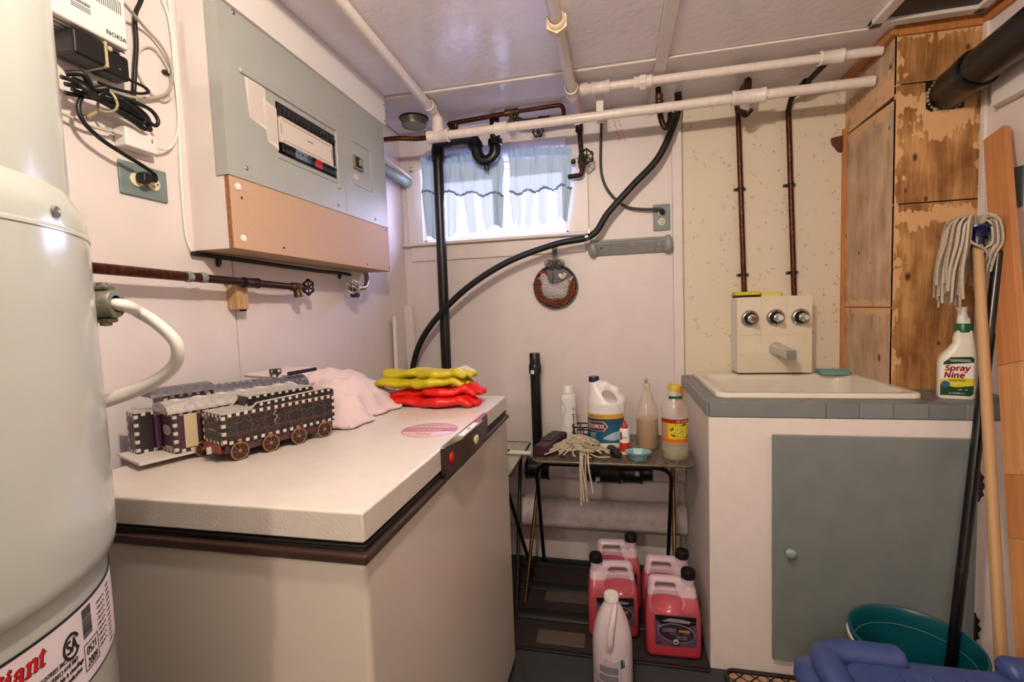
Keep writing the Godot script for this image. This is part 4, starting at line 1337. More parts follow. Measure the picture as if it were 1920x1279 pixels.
	for i in 2:
		var e: Array = ex[i]
		var zr := -2.255
		t = thing("copper_riser", ["brown copper riser pipe above the yellow sponges, the left of the pair", "brown copper riser pipe nearer the wooden chase, the right of the pair"][i], "pipe", V(e[2], 1.265, zr))
		o = t.position
		var top := V(e[0], e[1] - 0.03, zr)
		obj("pipe", mb().tube([V(e[2], 1.265, zr) - o, top - o], 0.0105, 14), M.copper, t)
		if i == 0:
			obj("elbow", mb().tube(bend([top - o, V(0.526, 2.125, -2.255) - o, V(0.530, 2.125, -2.13) - o, V(0.522, 2.118, -2.075) - o, V(0.515, 2.03, -2.07) - o], 0.04), 0.0135, 14), M.copper_dark, t)
			obj("elbow", mb().tube(bend([V(0.500, 2.035, -2.07) - o, V(0.512, 1.985, -2.10) - o, V(0.535, 2.01, -2.09) - o], 0.03), 0.0135, 12), M.copper_dark, t)
		else:
			obj("pipe", mb().tube([top - o, V(0.727, 2.085, -2.235) - o, V(0.770, 2.112, -2.0) - o], 0.0105, 14), M.black, t)
			fitting("coupling", V(0.742, 2.095, -2.15) - o, V(0.18, 0.11, 0.94), 0.017, 0.05, M.black, t)
		for sy in [1.738, 1.366]:
			var f: float = (sy - 1.265) / (top.y - 1.265)
			var c := V(lerpf(e[2], e[0], f), sy, zr) - o
			var s := mb().tube([c + V(0, -0.006, 0), c + V(0, 0.006, 0)], 0.0125, 14)
			s.box(c + V(0, 0, -0.016), V(0.05, 0.011, 0.003), 0.001)
			var so := obj("strap", s, M.copper_dark, t)
			screw_heads(so, [c + V(-0.021, 0, -0.014), c + V(0.021, 0, -0.014)], V(0, 0, 1), 0.0028)
	# short copper loop beside the hose
	t = thing("copper_loop", "short bent copper pipe hooking under the cross pipe beside the black hose", "pipe", V(0.20, 2.0, -2.07))
	o = t.position
	obj("elbow", mb().tube(spline([V(0.185, 2.135, -2.09) - o, V(0.187, 2.06, -2.085) - o, V(0.194, 2.0, -2.075) - o, V(0.209, 1.968, -2.075) - o, V(0.226, 1.99, -2.085) - o, V(0.233, 2.03, -2.10) - o], 6), 0.0115, 12), M.copper_dark, t)
	fitting("coupling", V(0.188, 2.09, -2.088) - o, V(0, 1, 0), 0.0155, 0.035, M.bronze, t)
	# black hose from the ceiling to behind the freezer
	var hz := -2.19
	var hp := spline([V(0.277, 2.155, -2.215), V(0.277, 2.12, -2.21), V(0.262, 2.035, -2.20), V(0.19, 1.885, -2.19), V(0.077, 1.772, -2.185), V(-0.029, 1.662, -2.18), V(-0.106, 1.567, -2.175), V(-0.27, 1.539, -2.165), V(-0.497, 1.467, -2.155), V(-0.712, 1.342, -2.148), V(-0.893, 1.172, -2.150), V(-0.985, 1.02, -2.175), V(-1.01, 0.85, -2.19), V(-1.01, 0.4, -2.20), V(-1.0, 0.02, -2.2)], 8)
	t = thing("drain_hose", "long black rubber hose arching from the ceiling over the chicken plaque to the freezer", "hose", V(-0.1, 1.57, hz))
	o = t.position
	for i in hp.size(): hp[i] -= o
	obj("hose", mb().tube(hp, 0.0148, 16), M.rubber, t)
	obj("hose_clamp", mb().lathe([Vector2(0.0155, -0.008), Vector2(0.017, -0.007), Vector2(0.017, 0.007), Vector2(0.0155, 0.008)], 16, frame_to(V(-0.125, 1.5625, -2.174) - o, V(1, 0.3, 0))), M.steel, t)
	obj("clamp_screw", mb().box(V(-0.112, 1.588, -2.172) - o, V(0.008, 0.022, 0.01), 0.002), M.steel, t)
	# waste pipes along the floor
	var fp := obj("waste_pipe", mb().tube([V(-0.95, 0.264, ZB + 0.085), V(0.286, 0.272, ZB + 0.085)], 0.069, 28), M.floor_pipe)
	tag(fp, "thick dusty white waste pipe low along the back wall under the folding table", "pipe")
	t = thing("waste_pipe", "thinner white waste pipe with black couplings just below the folding table top", "pipe", V(-0.385, 0.478, ZB + 0.075))
	obj("pipe", mb().tube([V(-0.54, 0, 0), V(0.20, 0.003, 0)], 0.044, 24), M.floor_pipe, t)
	obj("pipe", mb().tube([V(0.53, 0.006, 0), V(0.67, 0.008, 0)], 0.044, 24), M.floor_pipe, t)
	obj("black_section", mb().tube([V(0.19, 0.004, 0), V(0.55, 0.006, 0)], 0.043, 24), M.abs, t)
	for q in [[0.0, 0.115], [0.245, 0.05], [0.44, 0.09]]:
		fitting("coupling", V(q[0], 0.002, 0), V(1, 0, 0), 0.051, q[1], M.abs, t)
	fitting("rubber_sleeve", V(0.335, 0.002, 0), V(1, 0, 0), 0.054, 0.11, M.rubber, t)
	for q in [[0.285, -0.02], [0.46, 0.012]]:
		obj("paper_tag", mb().box(V(q[0], q[1], 0.0535), V(0.018, 0.022, 0.001)), M.white, t)
	t = thing("standpipe", "upright black plastic standpipe left of the cleaning bottles", "pipe", V(-0.385, 0, -2.205))
	obj("pipe", mb().tube([V(0, 0.530, 0), V(0, 0.965, 0)], 0.0245, 20), M.abs, t)
	obj("hub", mb().lathe([Vector2(0.0245, 0.94), Vector2(0.030, 0.942), Vector2(0.0305, 0.975), Vector2(0.0275, 0.99), Vector2(0.025, 0.992)], 20), M.abs, t)
	obj("cap", mb().lathe([Vector2(0.0255, 0.985), Vector2(0.0255, 1.035), Vector2(0.023, 1.04), Vector2(0, 1.04)], 20), M.abs, t)
	obj("paper_tag", mb().box(V(-0.008, 0.952, 0.0300), V(0.016, 0.018, 0.002), 0.0005, Basis(Vector3.UP, -0.1)), M.white, t)
	# grey conduit and tube in the left back corner
	var zc := obj("conduit", mb().tube([V(-1.015, 1.913, -1.874), V(-1.018, 1.905, -2.279)], 0.024, 20), plain(Color(0.50, 0.57, 0.52), 0.4))
	tag(zc, "pale grey-green conduit from the breaker panel to the window corner", "conduit")
	var wc := obj("wall_cable", mb().tube(spline([V(-1.0, 1.955, -1.874), V(-1.0, 1.945, -2.0), V(-0.995, 1.935, -2.15), V(-0.995, 1.922, -2.27)], 5), 0.0055, 10), M.white_plastic)
	tag(wc, "thin white cable lying along the grey-green conduit", "cable")
	var ct := obj("copper_tube", mb().tube(spline([V(-1.0, 1.985, -1.874), V(-0.985, 2.01, -1.95), V(-0.93, 2.03, -2.01), V(-0.86, 2.028, -2.033), V(-0.79, 2.0275, -2.035)], 6), 0.0105, 12), M.copper)
	tag(ct, "curved copper tube from behind the breaker panel to the white cross pipe", "pipe")
	# hole cover in the ceiling corner
	t = thing("ceiling_duct", "round grey duct collar in the ceiling corner above the conduit", "duct", V(-0.905, YC, -2.12))
	obj("collar", mb().lathe([Vector2(0.055, -0.035), Vector2(0.057, -0.035), Vector2(0.060, 0.0)], 28), M.zinc, t)
	obj("cover", mb().lathe([Vector2(0, -0.032), Vector2(0.055, -0.033), Vector2(0.055, -0.028)], 28), M.zinc, t)
	obj("rim", mb().lathe([Vector2(0.060, -0.004), Vector2(0.068, -0.003), Vector2(0.068, 0)], 28), M.black, t)
	# boards standing in the corner
	var wb := obj("corner_board", mb().box(V(-1.036, 0.62, -2.10), V(0.022, 1.24, 0.085), 0.008, Basis(V(0, 0, 1), -0.01)), M.trim)
	tag(wb, "white painted board standing in the corner beside the black hose", "board")
	var nb := obj("corner_board", mb().box(V(-1.025, 0.645, -2.255), V(0.05, 1.29, 0.012), 0.003, Basis(V(0, 0, 1), 0.03)), M.trim)
	tag(nb, "thin white strip leaning in the wall corner behind the black hose", "board")

func left_wall_fittings() -> void:
	# copper pipe with stop valve on a wood block
	var t := thing("copper_pipe", "horizontal copper pipe on the left wall ending in a hand wheel valve", "pipe", V(-1.01, 1.35, -1.0))
	var o := t.position
	obj("pipe", mb().tube([V(-1.01, 1.368, -0.45) - o, V(-1.01, 1.356, -1.0) - o], 0.0115, 14), M.copper, t)
	obj("pipe", mb().tube([V(-1.01, 1.356, -1.0) - o, V(-1.01, 1.347, -1.335) - o], 0.0105, 14), M.copper_dark, t)
	for z in [-0.955, -0.995]:
		obj("solder_joint", mb().lathe([Vector2(0.0115, -0.009), Vector2(0.0135, -0.006), Vector2(0.0135, 0.005), Vector2(0.0115, 0.009)], 14, frame_to(V(-1.01, 1.357, z) - o, V(0, 0, 1))), M.solder, t)
	fitting("coupling", V(-1.01, 1.3515, -1.155) - o, V(0, 0, 1), 0.014, 0.06, M.copper_dark, t)
	obj("valve_body", mb().lathe([Vector2(0.009, -0.03), Vector2(0.014, -0.026), Vector2(0.015, 0), Vector2(0.013, 0.018), Vector2(0.008, 0.024)], 16, frame_to(V(-1.01, 1.347, -1.355) - o, V(0, 0, -1))), M.bronze, t)
	obj("outlet", mb().tube([V(-1.01, 1.347, -1.35) - o, V(-1.003, 1.315, -1.35) - o], [0.011, 0.015], 14), M.bronze, t)
	obj("stem", mb().tube([V(-1.01, 1.347, -1.37) - o, V(-1.008, 1.349, -1.405) - o], 0.006, 10), M.bronze, t)
	wheel(V(-1.008, 1.349, -1.408) - o, V(0.25, 0, -1), 0.0235, M.black, t)
	var b := thing("wood_block", "small raw wood block on the left wall holding the copper pipe", "wood block", V(-1.06, 1.32, -1.138))
	obj("block", mb().box(V(0.018, -0.005, 0), V(0.036, 0.075, 0.04), 0.002), M.pale_wood, b)
	obj("strap", mb().box(V(0.010, -0.005, -0.026), V(0.020, 0.085, 0.010), 0.002), M.black, b)
	screw_heads(b, [V(0.0205, 0.018, -0.026), V(0.0205, -0.028, -0.026)], V(1, 0, 0), 0.004)
	# second valve with bent chrome pipe
	t = thing("stop_valve", "hand wheel valve with bent chrome pipe below the breaker panel's far end", "valve", V(-1.0, 1.358, -1.66))
	o = t.position
	obj("chrome_bend", mb().tube(bend([V(-1.016, 1.428, -1.80) - o, V(-1.01, 1.395, -1.80) - o, V(-1.0, 1.358, -1.765) - o, V(-1.0, 1.357, -1.68) - o], 0.045), 0.0105, 14), M.chrome, t)
	obj("valve_body", mb().lathe([Vector2(0.010, -0.022), Vector2(0.015, -0.018), Vector2(0.015, 0.012), Vector2(0.009, 0.02)], 14, frame_to(V(-1.0, 1.357, -1.675) - o, V(0.3, 0, 1))), M.bronze, t)
	wheel(V(-0.985, 1.359, -1.645) - o, V(0.5, 0, 1), 0.0245, M.steel, t)
	obj("outlet", mb().box(V(-0.998, 1.328, -1.68) - o, V(0.028, 0.018, 0.028), 0.003), M.black, t)
	# cable under the surround
	var cb := thing("wall_cable", "black cable clipped along the wall under the particle board", "cable", V(-1.05, 1.415, -1.3))
	o = cb.position
	obj("cable", mb().tube(spline([V(-1.05, 1.421, -1.01) - o, V(-1.049, 1.420, -1.13) - o, V(-1.049, 1.417, -1.32) - o, V(-1.05, 1.414, -1.54) - o, V(-1.051, 1.416, -1.67) - o, V(-1.05, 1.413, -1.74) - o], 5), 0.0062, 10), M.black, cb)
	for z in [-1.095, -1.672]:
		obj("clip", mb().box(V(-1.054, 1.408, z) - o, V(0.010, 0.028, 0.014), 0.003), M.black, cb)
		screw_heads(cb, [V(-1.049, 1.398, z) - o], V(1, 0, 0), 0.003)

func place(pts: Array, o: Vector3) -> Array:
	var out := []
	for p in pts: out.append(p - o)
	return out

func left_wall_cables() -> void:
	# white network box
	var t := thing("network_box", "white wall-mounted network box with slotted vents at the top left", "network box", V(XL, 1.90, -0.775))
	var o := t.position
	obj("housing", mb().box(V(0.034, 0.012, 0), V(0.056, 0.175, 0.145), 0.006), M.white_plastic, t)
	var gr := mb()
	for i in 3: gr.box(V(0.020 + i * 0.014, -0.0762, 0.0), V(0.004, 0.0015, 0.142))
	obj("groove", gr, plain(Color(0.52, 0.48, 0.47), 0.6), t)
	var sl := mb()
	for row in 3:
		for i in 12:
			sl.box(V(0.0622, 0.005 + row * 0.033 - (0.0), -0.004 - i * 0.0042 - 0.008), V(0.0006, 0.027, 0.0014))
			if row > 0: sl.box(V(0.0622, 0.005 + row * 0.033, 0.063 - i * 0.0042), V(0.0006, 0.027, 0.0014))
	stuff(obj("vent_slots", sl, plain(Color(0.30, 0.28, 0.28), 0.7), t))
	obj("lettering", lettering("NOKIA", 0.0085, "Droid Sans", 1.0, 0.0, 0.0005, 1.15).warp(func(p): return V(0.0623 + p.z, -0.058 + p.y, -0.045 - p.x)), plain(Color(0.10, 0.11, 0.22), 0.5), t)
	var bc := mb()
	for i in 24: bc.box(V(0.0623, -0.028, 0.040 - i * 0.0016), V(0.0004, 0.006, 0.0007 if i % 3 else 0.0011))
	for i in 3: bc.box(V(0.0623, -0.035 - i * 0.0035, 0.02), V(0.0004, 0.0014, 0.035))
	obj("bar_code", bc, plain(Color(0.25, 0.23, 0.24), 0.7), t)
	# two black power bricks, the tie, the pilot light
	t = thing("power_adapter", "chunky black power adapter hanging below the white network box", "power adapter", V(XL, 1.793, -0.768))
	obj("case", mb().box(V(0.036, 0, 0), V(0.056, 0.048, 0.066), 0.005), M.black, t)
	obj("cable_tie", mb().box(V(0.037, 0, -0.026), V(0.060, 0.052, 0.006), 0.002), plain(Color(0.72, 0.66, 0.52), 0.5), t)
	obj("tie_head", mb().box(V(0.069, 0.012, -0.0295), V(0.008, 0.010, 0.009), 0.002), plain(Color(0.72, 0.66, 0.52), 0.5), t)
	t = thing("power_adapter", "flat black power adapter with green pilot light beside the chunky one", "power adapter", V(XL, 1.796, -0.832))
	obj("case", mb().box(V(0.022, 0, 0), V(0.040, 0.050, 0.058), 0.005), M.black, t)
	var gl := StandardMaterial3D.new()
	gl.albedo_color = Color(0.1, 0.5, 0.15)
	gl.emission_enabled = true
	gl.emission = Color(0.2, 1.0, 0.3)
	gl.emission_energy_multiplier = 0.8
	obj("pilot_light", mb().ball(V(0.042, -0.008, -0.006), V(0.001, 0.0014, 0.0014), 8), gl, t)
	var pc := spline([V(-1.02, 1.776, -0.858), V(-1.02, 1.775, -0.89), V(-1.018, 1.768, -0.899), V(-1.018, 1.755, -0.878), V(-1.016, 1.742, -0.83), V(-1.018, 1.74, -0.79)], 6)
	obj("lead", mb().tube(place(pc, t.position), 0.0032, 8), M.black, t)
	# coiled black lead with a tie
	t = thing("coiled_cord", "bundle of coiled black cord with its plug in the left wall outlet", "cord", V(-1.03, 1.70, -0.82))
	o = t.position
	var L := [[V(-1.012, 1.724, -0.74), V(-1.012, 1.722, -0.79), V(-1.014, 1.726, -0.84), V(-1.016, 1.712, -0.885), V(-1.016, 1.692, -0.893), V(-1.016, 1.679, -0.879), V(-1.014, 1.688, -0.845), V(-1.012, 1.70, -0.79), V(-1.012, 1.702, -0.735)],
		[V(-1.006, 1.704, -0.72), V(-1.006, 1.717, -0.78), V(-1.008, 1.726, -0.845), V(-1.010, 1.725, -0.892), V(-1.010, 1.708, -0.909), V(-1.010, 1.693, -0.899), V(-1.008, 1.704, -0.863), V(-1.006, 1.71, -0.81), V(-1.006, 1.70, -0.75)],
		[V(-1.022, 1.694, -0.73), V(-1.02, 1.706, -0.80), V(-1.02, 1.688, -0.858), V(-1.022, 1.683, -0.892), V(-1.024, 1.69, -0.90), V(-1.026, 1.705, -0.87), V(-1.026, 1.714, -0.80)],
		[V(-1.0, 1.712, -0.71), V(-1.0, 1.716, -0.77), V(-1.003, 1.715, -0.83), V(-1.006, 1.70, -0.87), V(-1.01, 1.688, -0.87), V(-1.01, 1.696, -0.82), V(-1.006, 1.706, -0.76)]]
	for l in L: obj("loop", mb().tube(spline(place(l, o), 6), 0.0042, 8), M.black, t)
	obj("knot", mb().tube(spline(place([V(-1.01, 1.726, -0.725), V(-0.995, 1.732, -0.745), V(-1.0, 1.715, -0.765), V(-0.992, 1.722, -0.785), V(-1.005, 1.705, -0.775), V(-0.995, 1.705, -0.75), V(-1.01, 1.72, -0.735)], o), 6), 0.006, 8), M.black, t)
	var tie := []
	for i in 17: tie.append(V(-1.012 + 0.024 * cos(TAU * i / 16), 1.705 + 0.021 * sin(TAU * i / 16), -0.80 + 0.004 * sin(TAU * i / 8)) - o)
	obj("cable_tie", mb().tube(tie, 0.0026, 6, false), plain(Color(0.72, 0.66, 0.52), 0.5), t)
	obj("tie_screw", mb().lathe([Vector2(0.006, 0), Vector2(0.005, 0.004), Vector2(0, 0.006)], 12, frame_to(V(XL, 1.676, -0.79) - o, V(1, 0, 0))), M.screw, t)
	obj("tie_eye", mb().tube(place([V(-1.035, 1.688, -0.797), V(-1.052, 1.676, -0.79)], o), 0.004, 8), plain(Color(0.72, 0.66, 0.52), 0.5), t)
	# its plug end
	obj("plug", mb().box(V(-1.036, 1.576, -0.886) - o, V(0.026, 0.024, 0.022), 0.005).box(V(-1.030, 1.578, -0.902) - o, V(0.014, 0.016, 0.022), 0.005), M.black, t)
	obj("cord", mb().tube(spline(place([V(-1.02, 1.712, -0.765), V(-1.02, 1.678, -0.75), V(-1.02, 1.65, -0.757), V(-1.022, 1.627, -0.79), V(-1.024, 1.61, -0.84), V(-1.026, 1.599, -0.878), V(-1.028, 1.588, -0.905), V(-1.03, 1.579, -0.908)], o), 7), 0.0044, 8), M.black, t)
	# outlet plate, plug and cord
	t = thing("outlet_plate", "grey-teal double outlet plate with cream sockets on the left wall", "outlet", V(XL, 1.573, -0.903))
	obj("plate", mb().box(V(0.003, 0, 0), V(0.006, 0.074, 0.114), 0.0025), M.teal_plate, t)
	for z in [0.020, -0.020]:
		var s := obj("socket", mb().lathe([Vector2(0, 0), Vector2(0.0155, 0), Vector2(0.0155, 0.0085), Vector2(0.014, 0.0095), Vector2(0, 0.0095)], 24, frame_to(V(0, 0, z), V(1, 0, 0)), 0, TAU, 1.0, 1.0), M.cream, t)
		if z < 0:
			obj("slot", mb().box(V(0.0098, 0.006, z + 0.002), V(0.0006, 0.0016, 0.007)).box(V(0.0098, -0.006, z + 0.002), V(0.0006, 0.0016, 0.007)).ball(V(0.0098, 0, z - 0.008), V(0.0004, 0.0024, 0.0024), 10), M.ink, s)
	# hanging black lead
	tag(obj("hanging_cable", mb().tube(spline([V(-1.048, 2.10, -0.95), V(-1.048, 1.999, -0.93), V(-1.05, 1.944, -0.91), V(-1.05, 1.882, -0.907), V(-1.05, 1.832, -0.90), V(-1.05, 1.745, -0.888)], 7), 0.0048, 8), M.black), "black cord hanging straight down the left wall beside the network box", "cable")
	# pale leads
	tag(obj("network_cable", mb().tube(spline([V(-1.005, 1.927, -0.847), V(-1.045, 1.926, -0.928), V(-1.045, 1.906, -0.965), V(-1.047, 1.866, -0.991), V(-1.047, 1.817, -0.982), V(-1.047, 1.785, -0.954), V(-1.047, 1.762, -0.909), V(-1.045, 1.749, -0.86), V(-1.04, 1.748, -0.80)], 7), 0.0034, 8), plain(Color(0.66, 0.64, 0.58), 0.4)), "grey network cable looping out from the network box", "cable")
	tag(obj("network_cable", mb().tube(spline([V(-1.052, 1.795, -0.985), V(-1.052, 1.854, -0.989), V(-1.052, 1.892, -0.959), V(-1.052, 1.889, -0.933), V(-1.053, 1.860, -0.912), V(-1.053, 1.817, -0.910), V(-1.053, 1.788, -0.932), V(-1.053, 1.780, -0.967), V(-1.053, 1.80, -0.99)], 7), 0.0024, 8), plain(Color(0.80, 0.77, 0.70), 0.4)), "thin cream cable coiled in an oval on the left wall", "cable")
	tag(obj("network_cable", mb().tube(spline([V(-1.054, 2.10, -0.965), V(-1.052, 2.030, -0.983), V(-1.052, 1.994, -0.998), V(-1.052, 1.931, -1.003), V(-1.052, 1.860, -1.002), V(-1.052, 1.802, -1.004), V(-1.052, 1.742, -1.003), V(-1.05, 1.695, -0.987), V(-1.045, 1.665, -0.961), V(-1.035, 1.654, -0.925)], 7), 0.0030, 8), M.white_plastic), "white cable dropping down the wall into the small jack box", "cable")
	tag(obj("wall_cable", mb().tube(spline([V(-1.055, 2.12, -1.0), V(-1.055, 2.03, -1.006), V(-1.055, 1.914, -1.012), V(-1.055, 1.785, -1.008), V(-1.055, 1.612, -1.0), V(-1.055, 1.48, -1.0), V(-1.054, 1.436, -1.008), V(-1.05, 1.421, -1.02)], 7), 0.0036, 8), M.white_plastic), "thin white cable stapled down the side of the panel surround", "cable")
	t = thing("cable_clip", "small screwed clip holding the pale cables on the left wall", "clip", V(XL, 1.853, -0.985))
	obj("clip", mb().box(V(0.006, 0, 0.004), V(0.012, 0.010, 0.02), 0.004), M.black, t)
	screw_heads(t, [V(0.012, 0, 0.002)], V(1, 0, 0), 0.004)
	# jack box
	t = thing("jack_box", "small white surface jack box above the outlet plate", "jack box", V(XL, 1.656, -0.882))
	obj("box", mb().box(V(0.016, 0, 0), V(0.032, 0.042, 0.074), 0.003), M.white_plastic, t)
	obj("slot", mb().box(V(0.0323, 0.006, -0.024), V(0.0006, 0.010, 0.0018)), M.ink, t)
	obj("clear_plug", mb().box(V(0.020, 0.004, 0.043), V(0.012, 0.011, 0.022), 0.002), plain(Color(0.78, 0.76, 0.70), 0.15), t)
	tag(obj("network_cable", mb().tube(spline([V(-1.045, 1.665, -0.69), V(-1.04, 1.659, -0.745), V(-1.04, 1.654, -0.772), V(-1.04, 1.656, -0.81), V(-1.04, 1.660, -0.832)], 6), 0.0034, 8), plain(Color(0.74, 0.72, 0.66), 0.4)), "pale grey cable plugged into the side of the jack box", "cable")

func sheer(c: Color, a: float, through: float) -> StandardMaterial3D:
	var m := StandardMaterial3D.new()
	m.transparency = BaseMaterial3D.TRANSPARENCY_ALPHA
	m.albedo_color = Color(c.r, c.g, c.b, a)
	m.roughness = 0.9
	m.cull_mode = BaseMaterial3D.CULL_DISABLED
	m.backlight_enabled = true
	m.backlight = Color(0.88, 0.97, 1.0) * through
	return m

func back_wall_things() -> void:
	# curtain rod and two sheer panels
	var t := thing("curtain_rod", "thin white rod across the top of the window carrying the curtains", "curtain rod", V(-0.57, 1.955, ZB + 0.026))
	obj("rod", mb().tube([V(-0.43, 0.012, 0), V(0.42, -0.012, 0)], 0.0065, 10), M.white, t)
	for s in [-1.0, 1.0]: obj("bracket", mb().box(V(s * 0.424, -0.012 * s, -0.012), V(0.016, 0.022, 0.024), 0.003), M.zinc if s < 0 else M.white, t)
	var spec := [[-0.932, -0.515, 2.000, 1.985, 1.845, 1.80, 1.615, 1.655, "left"], [-0.488, -0.192, 1.992, 1.975, 1.80, 1.812, 1.645, 1.662, "right"]]
	for k in 2:
		var q: Array = spec[k]
		var c := thing("window_curtain", ["wide sheer blue ruffled curtain over the left of the window, crossed by the vent pipe", "narrower sheer blue ruffled curtain over the right of the window"][k], "curtain", V(q[0], 1.955, ZB + 0.026))
		var o := c.position
		var w: float = q[1] - q[0]
		var seam := func(u: float) -> float: return lerpf(q[4], q[5], u) + 0.010 * sin(u * 23.0 + k)
		var zf := func(u: float, v: float, ph: float, amp: float) -> float: return amp * (sin(u * w * 95.0 + ph + 1.2 * sin(u * 9.0)) + 0.5 * sin(u * w * 210.0 + ph * 2.0))
		obj("panel", mb().grid(func(u, v):
			var y: float = lerpf(lerpf(q[2], q[3], u) - 0.02, seam.call(u), v)
			return V(q[0] + w * u + 0.006 * sin(v * 4.0 + u * 20.0), y, ZB + 0.036 + zf.call(u, v, k * 2.0, 0.003 + 0.004 * v)) - o, 90, 14), sheer(Color(0.74, 0.85, 0.96), 0.982, 0.07), c)
		obj("header_ruffle", mb().grid(func(u, v):
			var y: float = lerpf(lerpf(q[2], q[3], u) - 0.022, lerpf(q[2], q[3], u) + 0.018 + 0.006 * sin(u * w * 260.0), v)
			return V(q[0] + w * u, y, ZB + 0.040 + (0.002 + 0.004 * v) * sin(u * w * 190.0 + k)) - o, 120, 5), sheer(Color(0.68, 0.80, 0.95), 0.985, 0.06), c)
		# gathered lower flounce in strips that part where the cloth is pushed aside
		var gaps := [[0.0, 0.26], [0.30, 0.46], [0.50, 0.64], [0.70, 1.0]] if k == 0 else [[0.0, 0.22], [0.26, 0.42], [0.46, 0.64], [0.76, 1.0]]
		for g in gaps:
			var sw: float = sin(g[0] * 40.0) * 0.02
			obj("flounce", mb().grid(func(u, v):
				var uu := lerpf(g[0], g[1], u)
				var cen: float = (g[0] + g[1]) / 2
				uu = lerpf(uu, cen, v * 0.28)
				var y: float = lerpf(seam.call(uu) + 0.006, lerpf(q[6], q[7], uu), v) + 0.012 * v * sin(uu * 31.0)
				return V(q[0] + w * uu + sw * v, y, ZB + 0.038 + zf.call(uu, v, 1.0, 0.004 + 0.004 * v)) - o, 34, 12), sheer(Color(0.70, 0.80, 0.86), 0.978, 0.055), c)
		var sm := []
		for i in 61: sm.append(V(q[0] + w * i / 60.0, seam.call(i / 60.0) + 0.003 * sin(i * 1.9), ZB + 0.041 + zf.call(i / 60.0, 1.0, k * 2.0, 0.006)) - o)
		obj("seam_ruffle", mb().tube(sm, 0.0045, 6), sheer(Color(0.42, 0.52, 0.62), 0.99, 0.03), c)
	# grey strip light body
	t = thing("strip_light", "grey metal strip light housing without its tube on the back wall", "light fixture", V(0.065, 1.524, ZB))
	var gm: Material = mottle(Color(0.57, 0.585, 0.58), Color(0.64, 0.65, 0.64), 5.0, 0.36, 0.1)
	var pr := [Vector2(0, -0.036), Vector2(0.012, -0.037), Vector2(0.046, 0.002), Vector2(0.050, 0.010), Vector2(0.046, 0.017), Vector2(0.030, 0.019), Vector2(0.026, 0.032), Vector2(0, 0.033)]
	obj("channel", mb().prism(pr, 0.32, Transform3D(Basis(V(0, 0, 1), V(0, 1, 0), V(-1, 0, 0)), V(0.16, 0, 0)), 0.0), gm, t)
	obj("ledge", mb().box(V(0, 0.0185, 0.040), V(0.27, 0.003, 0.016), 0.001), plain(Color(0.40, 0.41, 0.41), 0.4), t)
	for s in [-1.0, 1.0]:
		var ec := obj("end_cap", mb().ball(V(s * 0.166, -0.004, 0.026), V(0.024, 0.042, 0.038), 16).box(V(s * 0.176, 0, 0.012), V(0.016, 0.062, 0.024), 0.006), gm, t)
		screw_heads(ec, [V(s * 0.128, -0.006, 0.0385)], V(0, 0, 1), 0.0045, M.black if s < 0 else M.screw)
	# duplex outlet with grey cable
	t = thing("outlet_plate", "grey-green outlet plate on the back wall above the strip light", "outlet", V(0.208, 1.643, ZB))
	obj("plate", mb().box(V(0, 0, 0.004), V(0.073, 0.118, 0.008), 0.0025), M.teal_plate, t)
	for sy in [0.022, -0.020]:
		var so := obj("socket", mb().lathe([Vector2(0, 0), Vector2(0.0165, 0), Vector2(0.0165, 0.0095), Vector2(0.015, 0.0105), Vector2(0, 0.0105)], 24, frame_to(V(0, sy, 0), V(0, 0, 1))), M.cream, t)
		if sy < 0: obj("slot", mb().box(V(-0.006, sy + 0.003, 0.0108), V(0.0022, 0.008, 0.0006)).box(V(0.006, sy + 0.003, 0.0108), V(0.0022, 0.007, 0.0006)).ball(V(0, sy - 0.008, 0.0108), V(0.0027, 0.0027, 0.0004), 10), M.ink, so)
	t = thing("grey_cable", "grey cable dropping from the ceiling and curving to the back wall outlet", "cable", V(0.0, 1.75, ZB + 0.015))
	var o2 := t.position
	obj("cord", mb().tube(spline(place([V(-0.049, 2.16, ZB + 0.02), V(-0.052, 2.061, ZB + 0.014), V(-0.058, 1.90, ZB + 0.012), V(-0.045, 1.82, ZB + 0.012), V(-0.01, 1.757, ZB + 0.014), V(0.05, 1.702, ZB + 0.018), V(0.12, 1.682, ZB + 0.028), V(0.19, 1.676, ZB + 0.036), V(0.212, 1.672, ZB + 0.034)], o2), 7), 0.0062, 10), plain(Color(0.22, 0.21, 0.21), 0.5), t)
	obj("plug", mb().lathe([Vector2(0, 0), Vector2(0.0125, 0), Vector2(0.0125, 0.014), Vector2(0.007, 0.022), Vector2(0, 0.024)], 16, frame_to(V(0.210, 1.664, ZB + 0.0102) - o2, V(0, 0, 1))), plain(Color(0.16, 0.15, 0.15), 0.5), t)
	chicken_plaque()

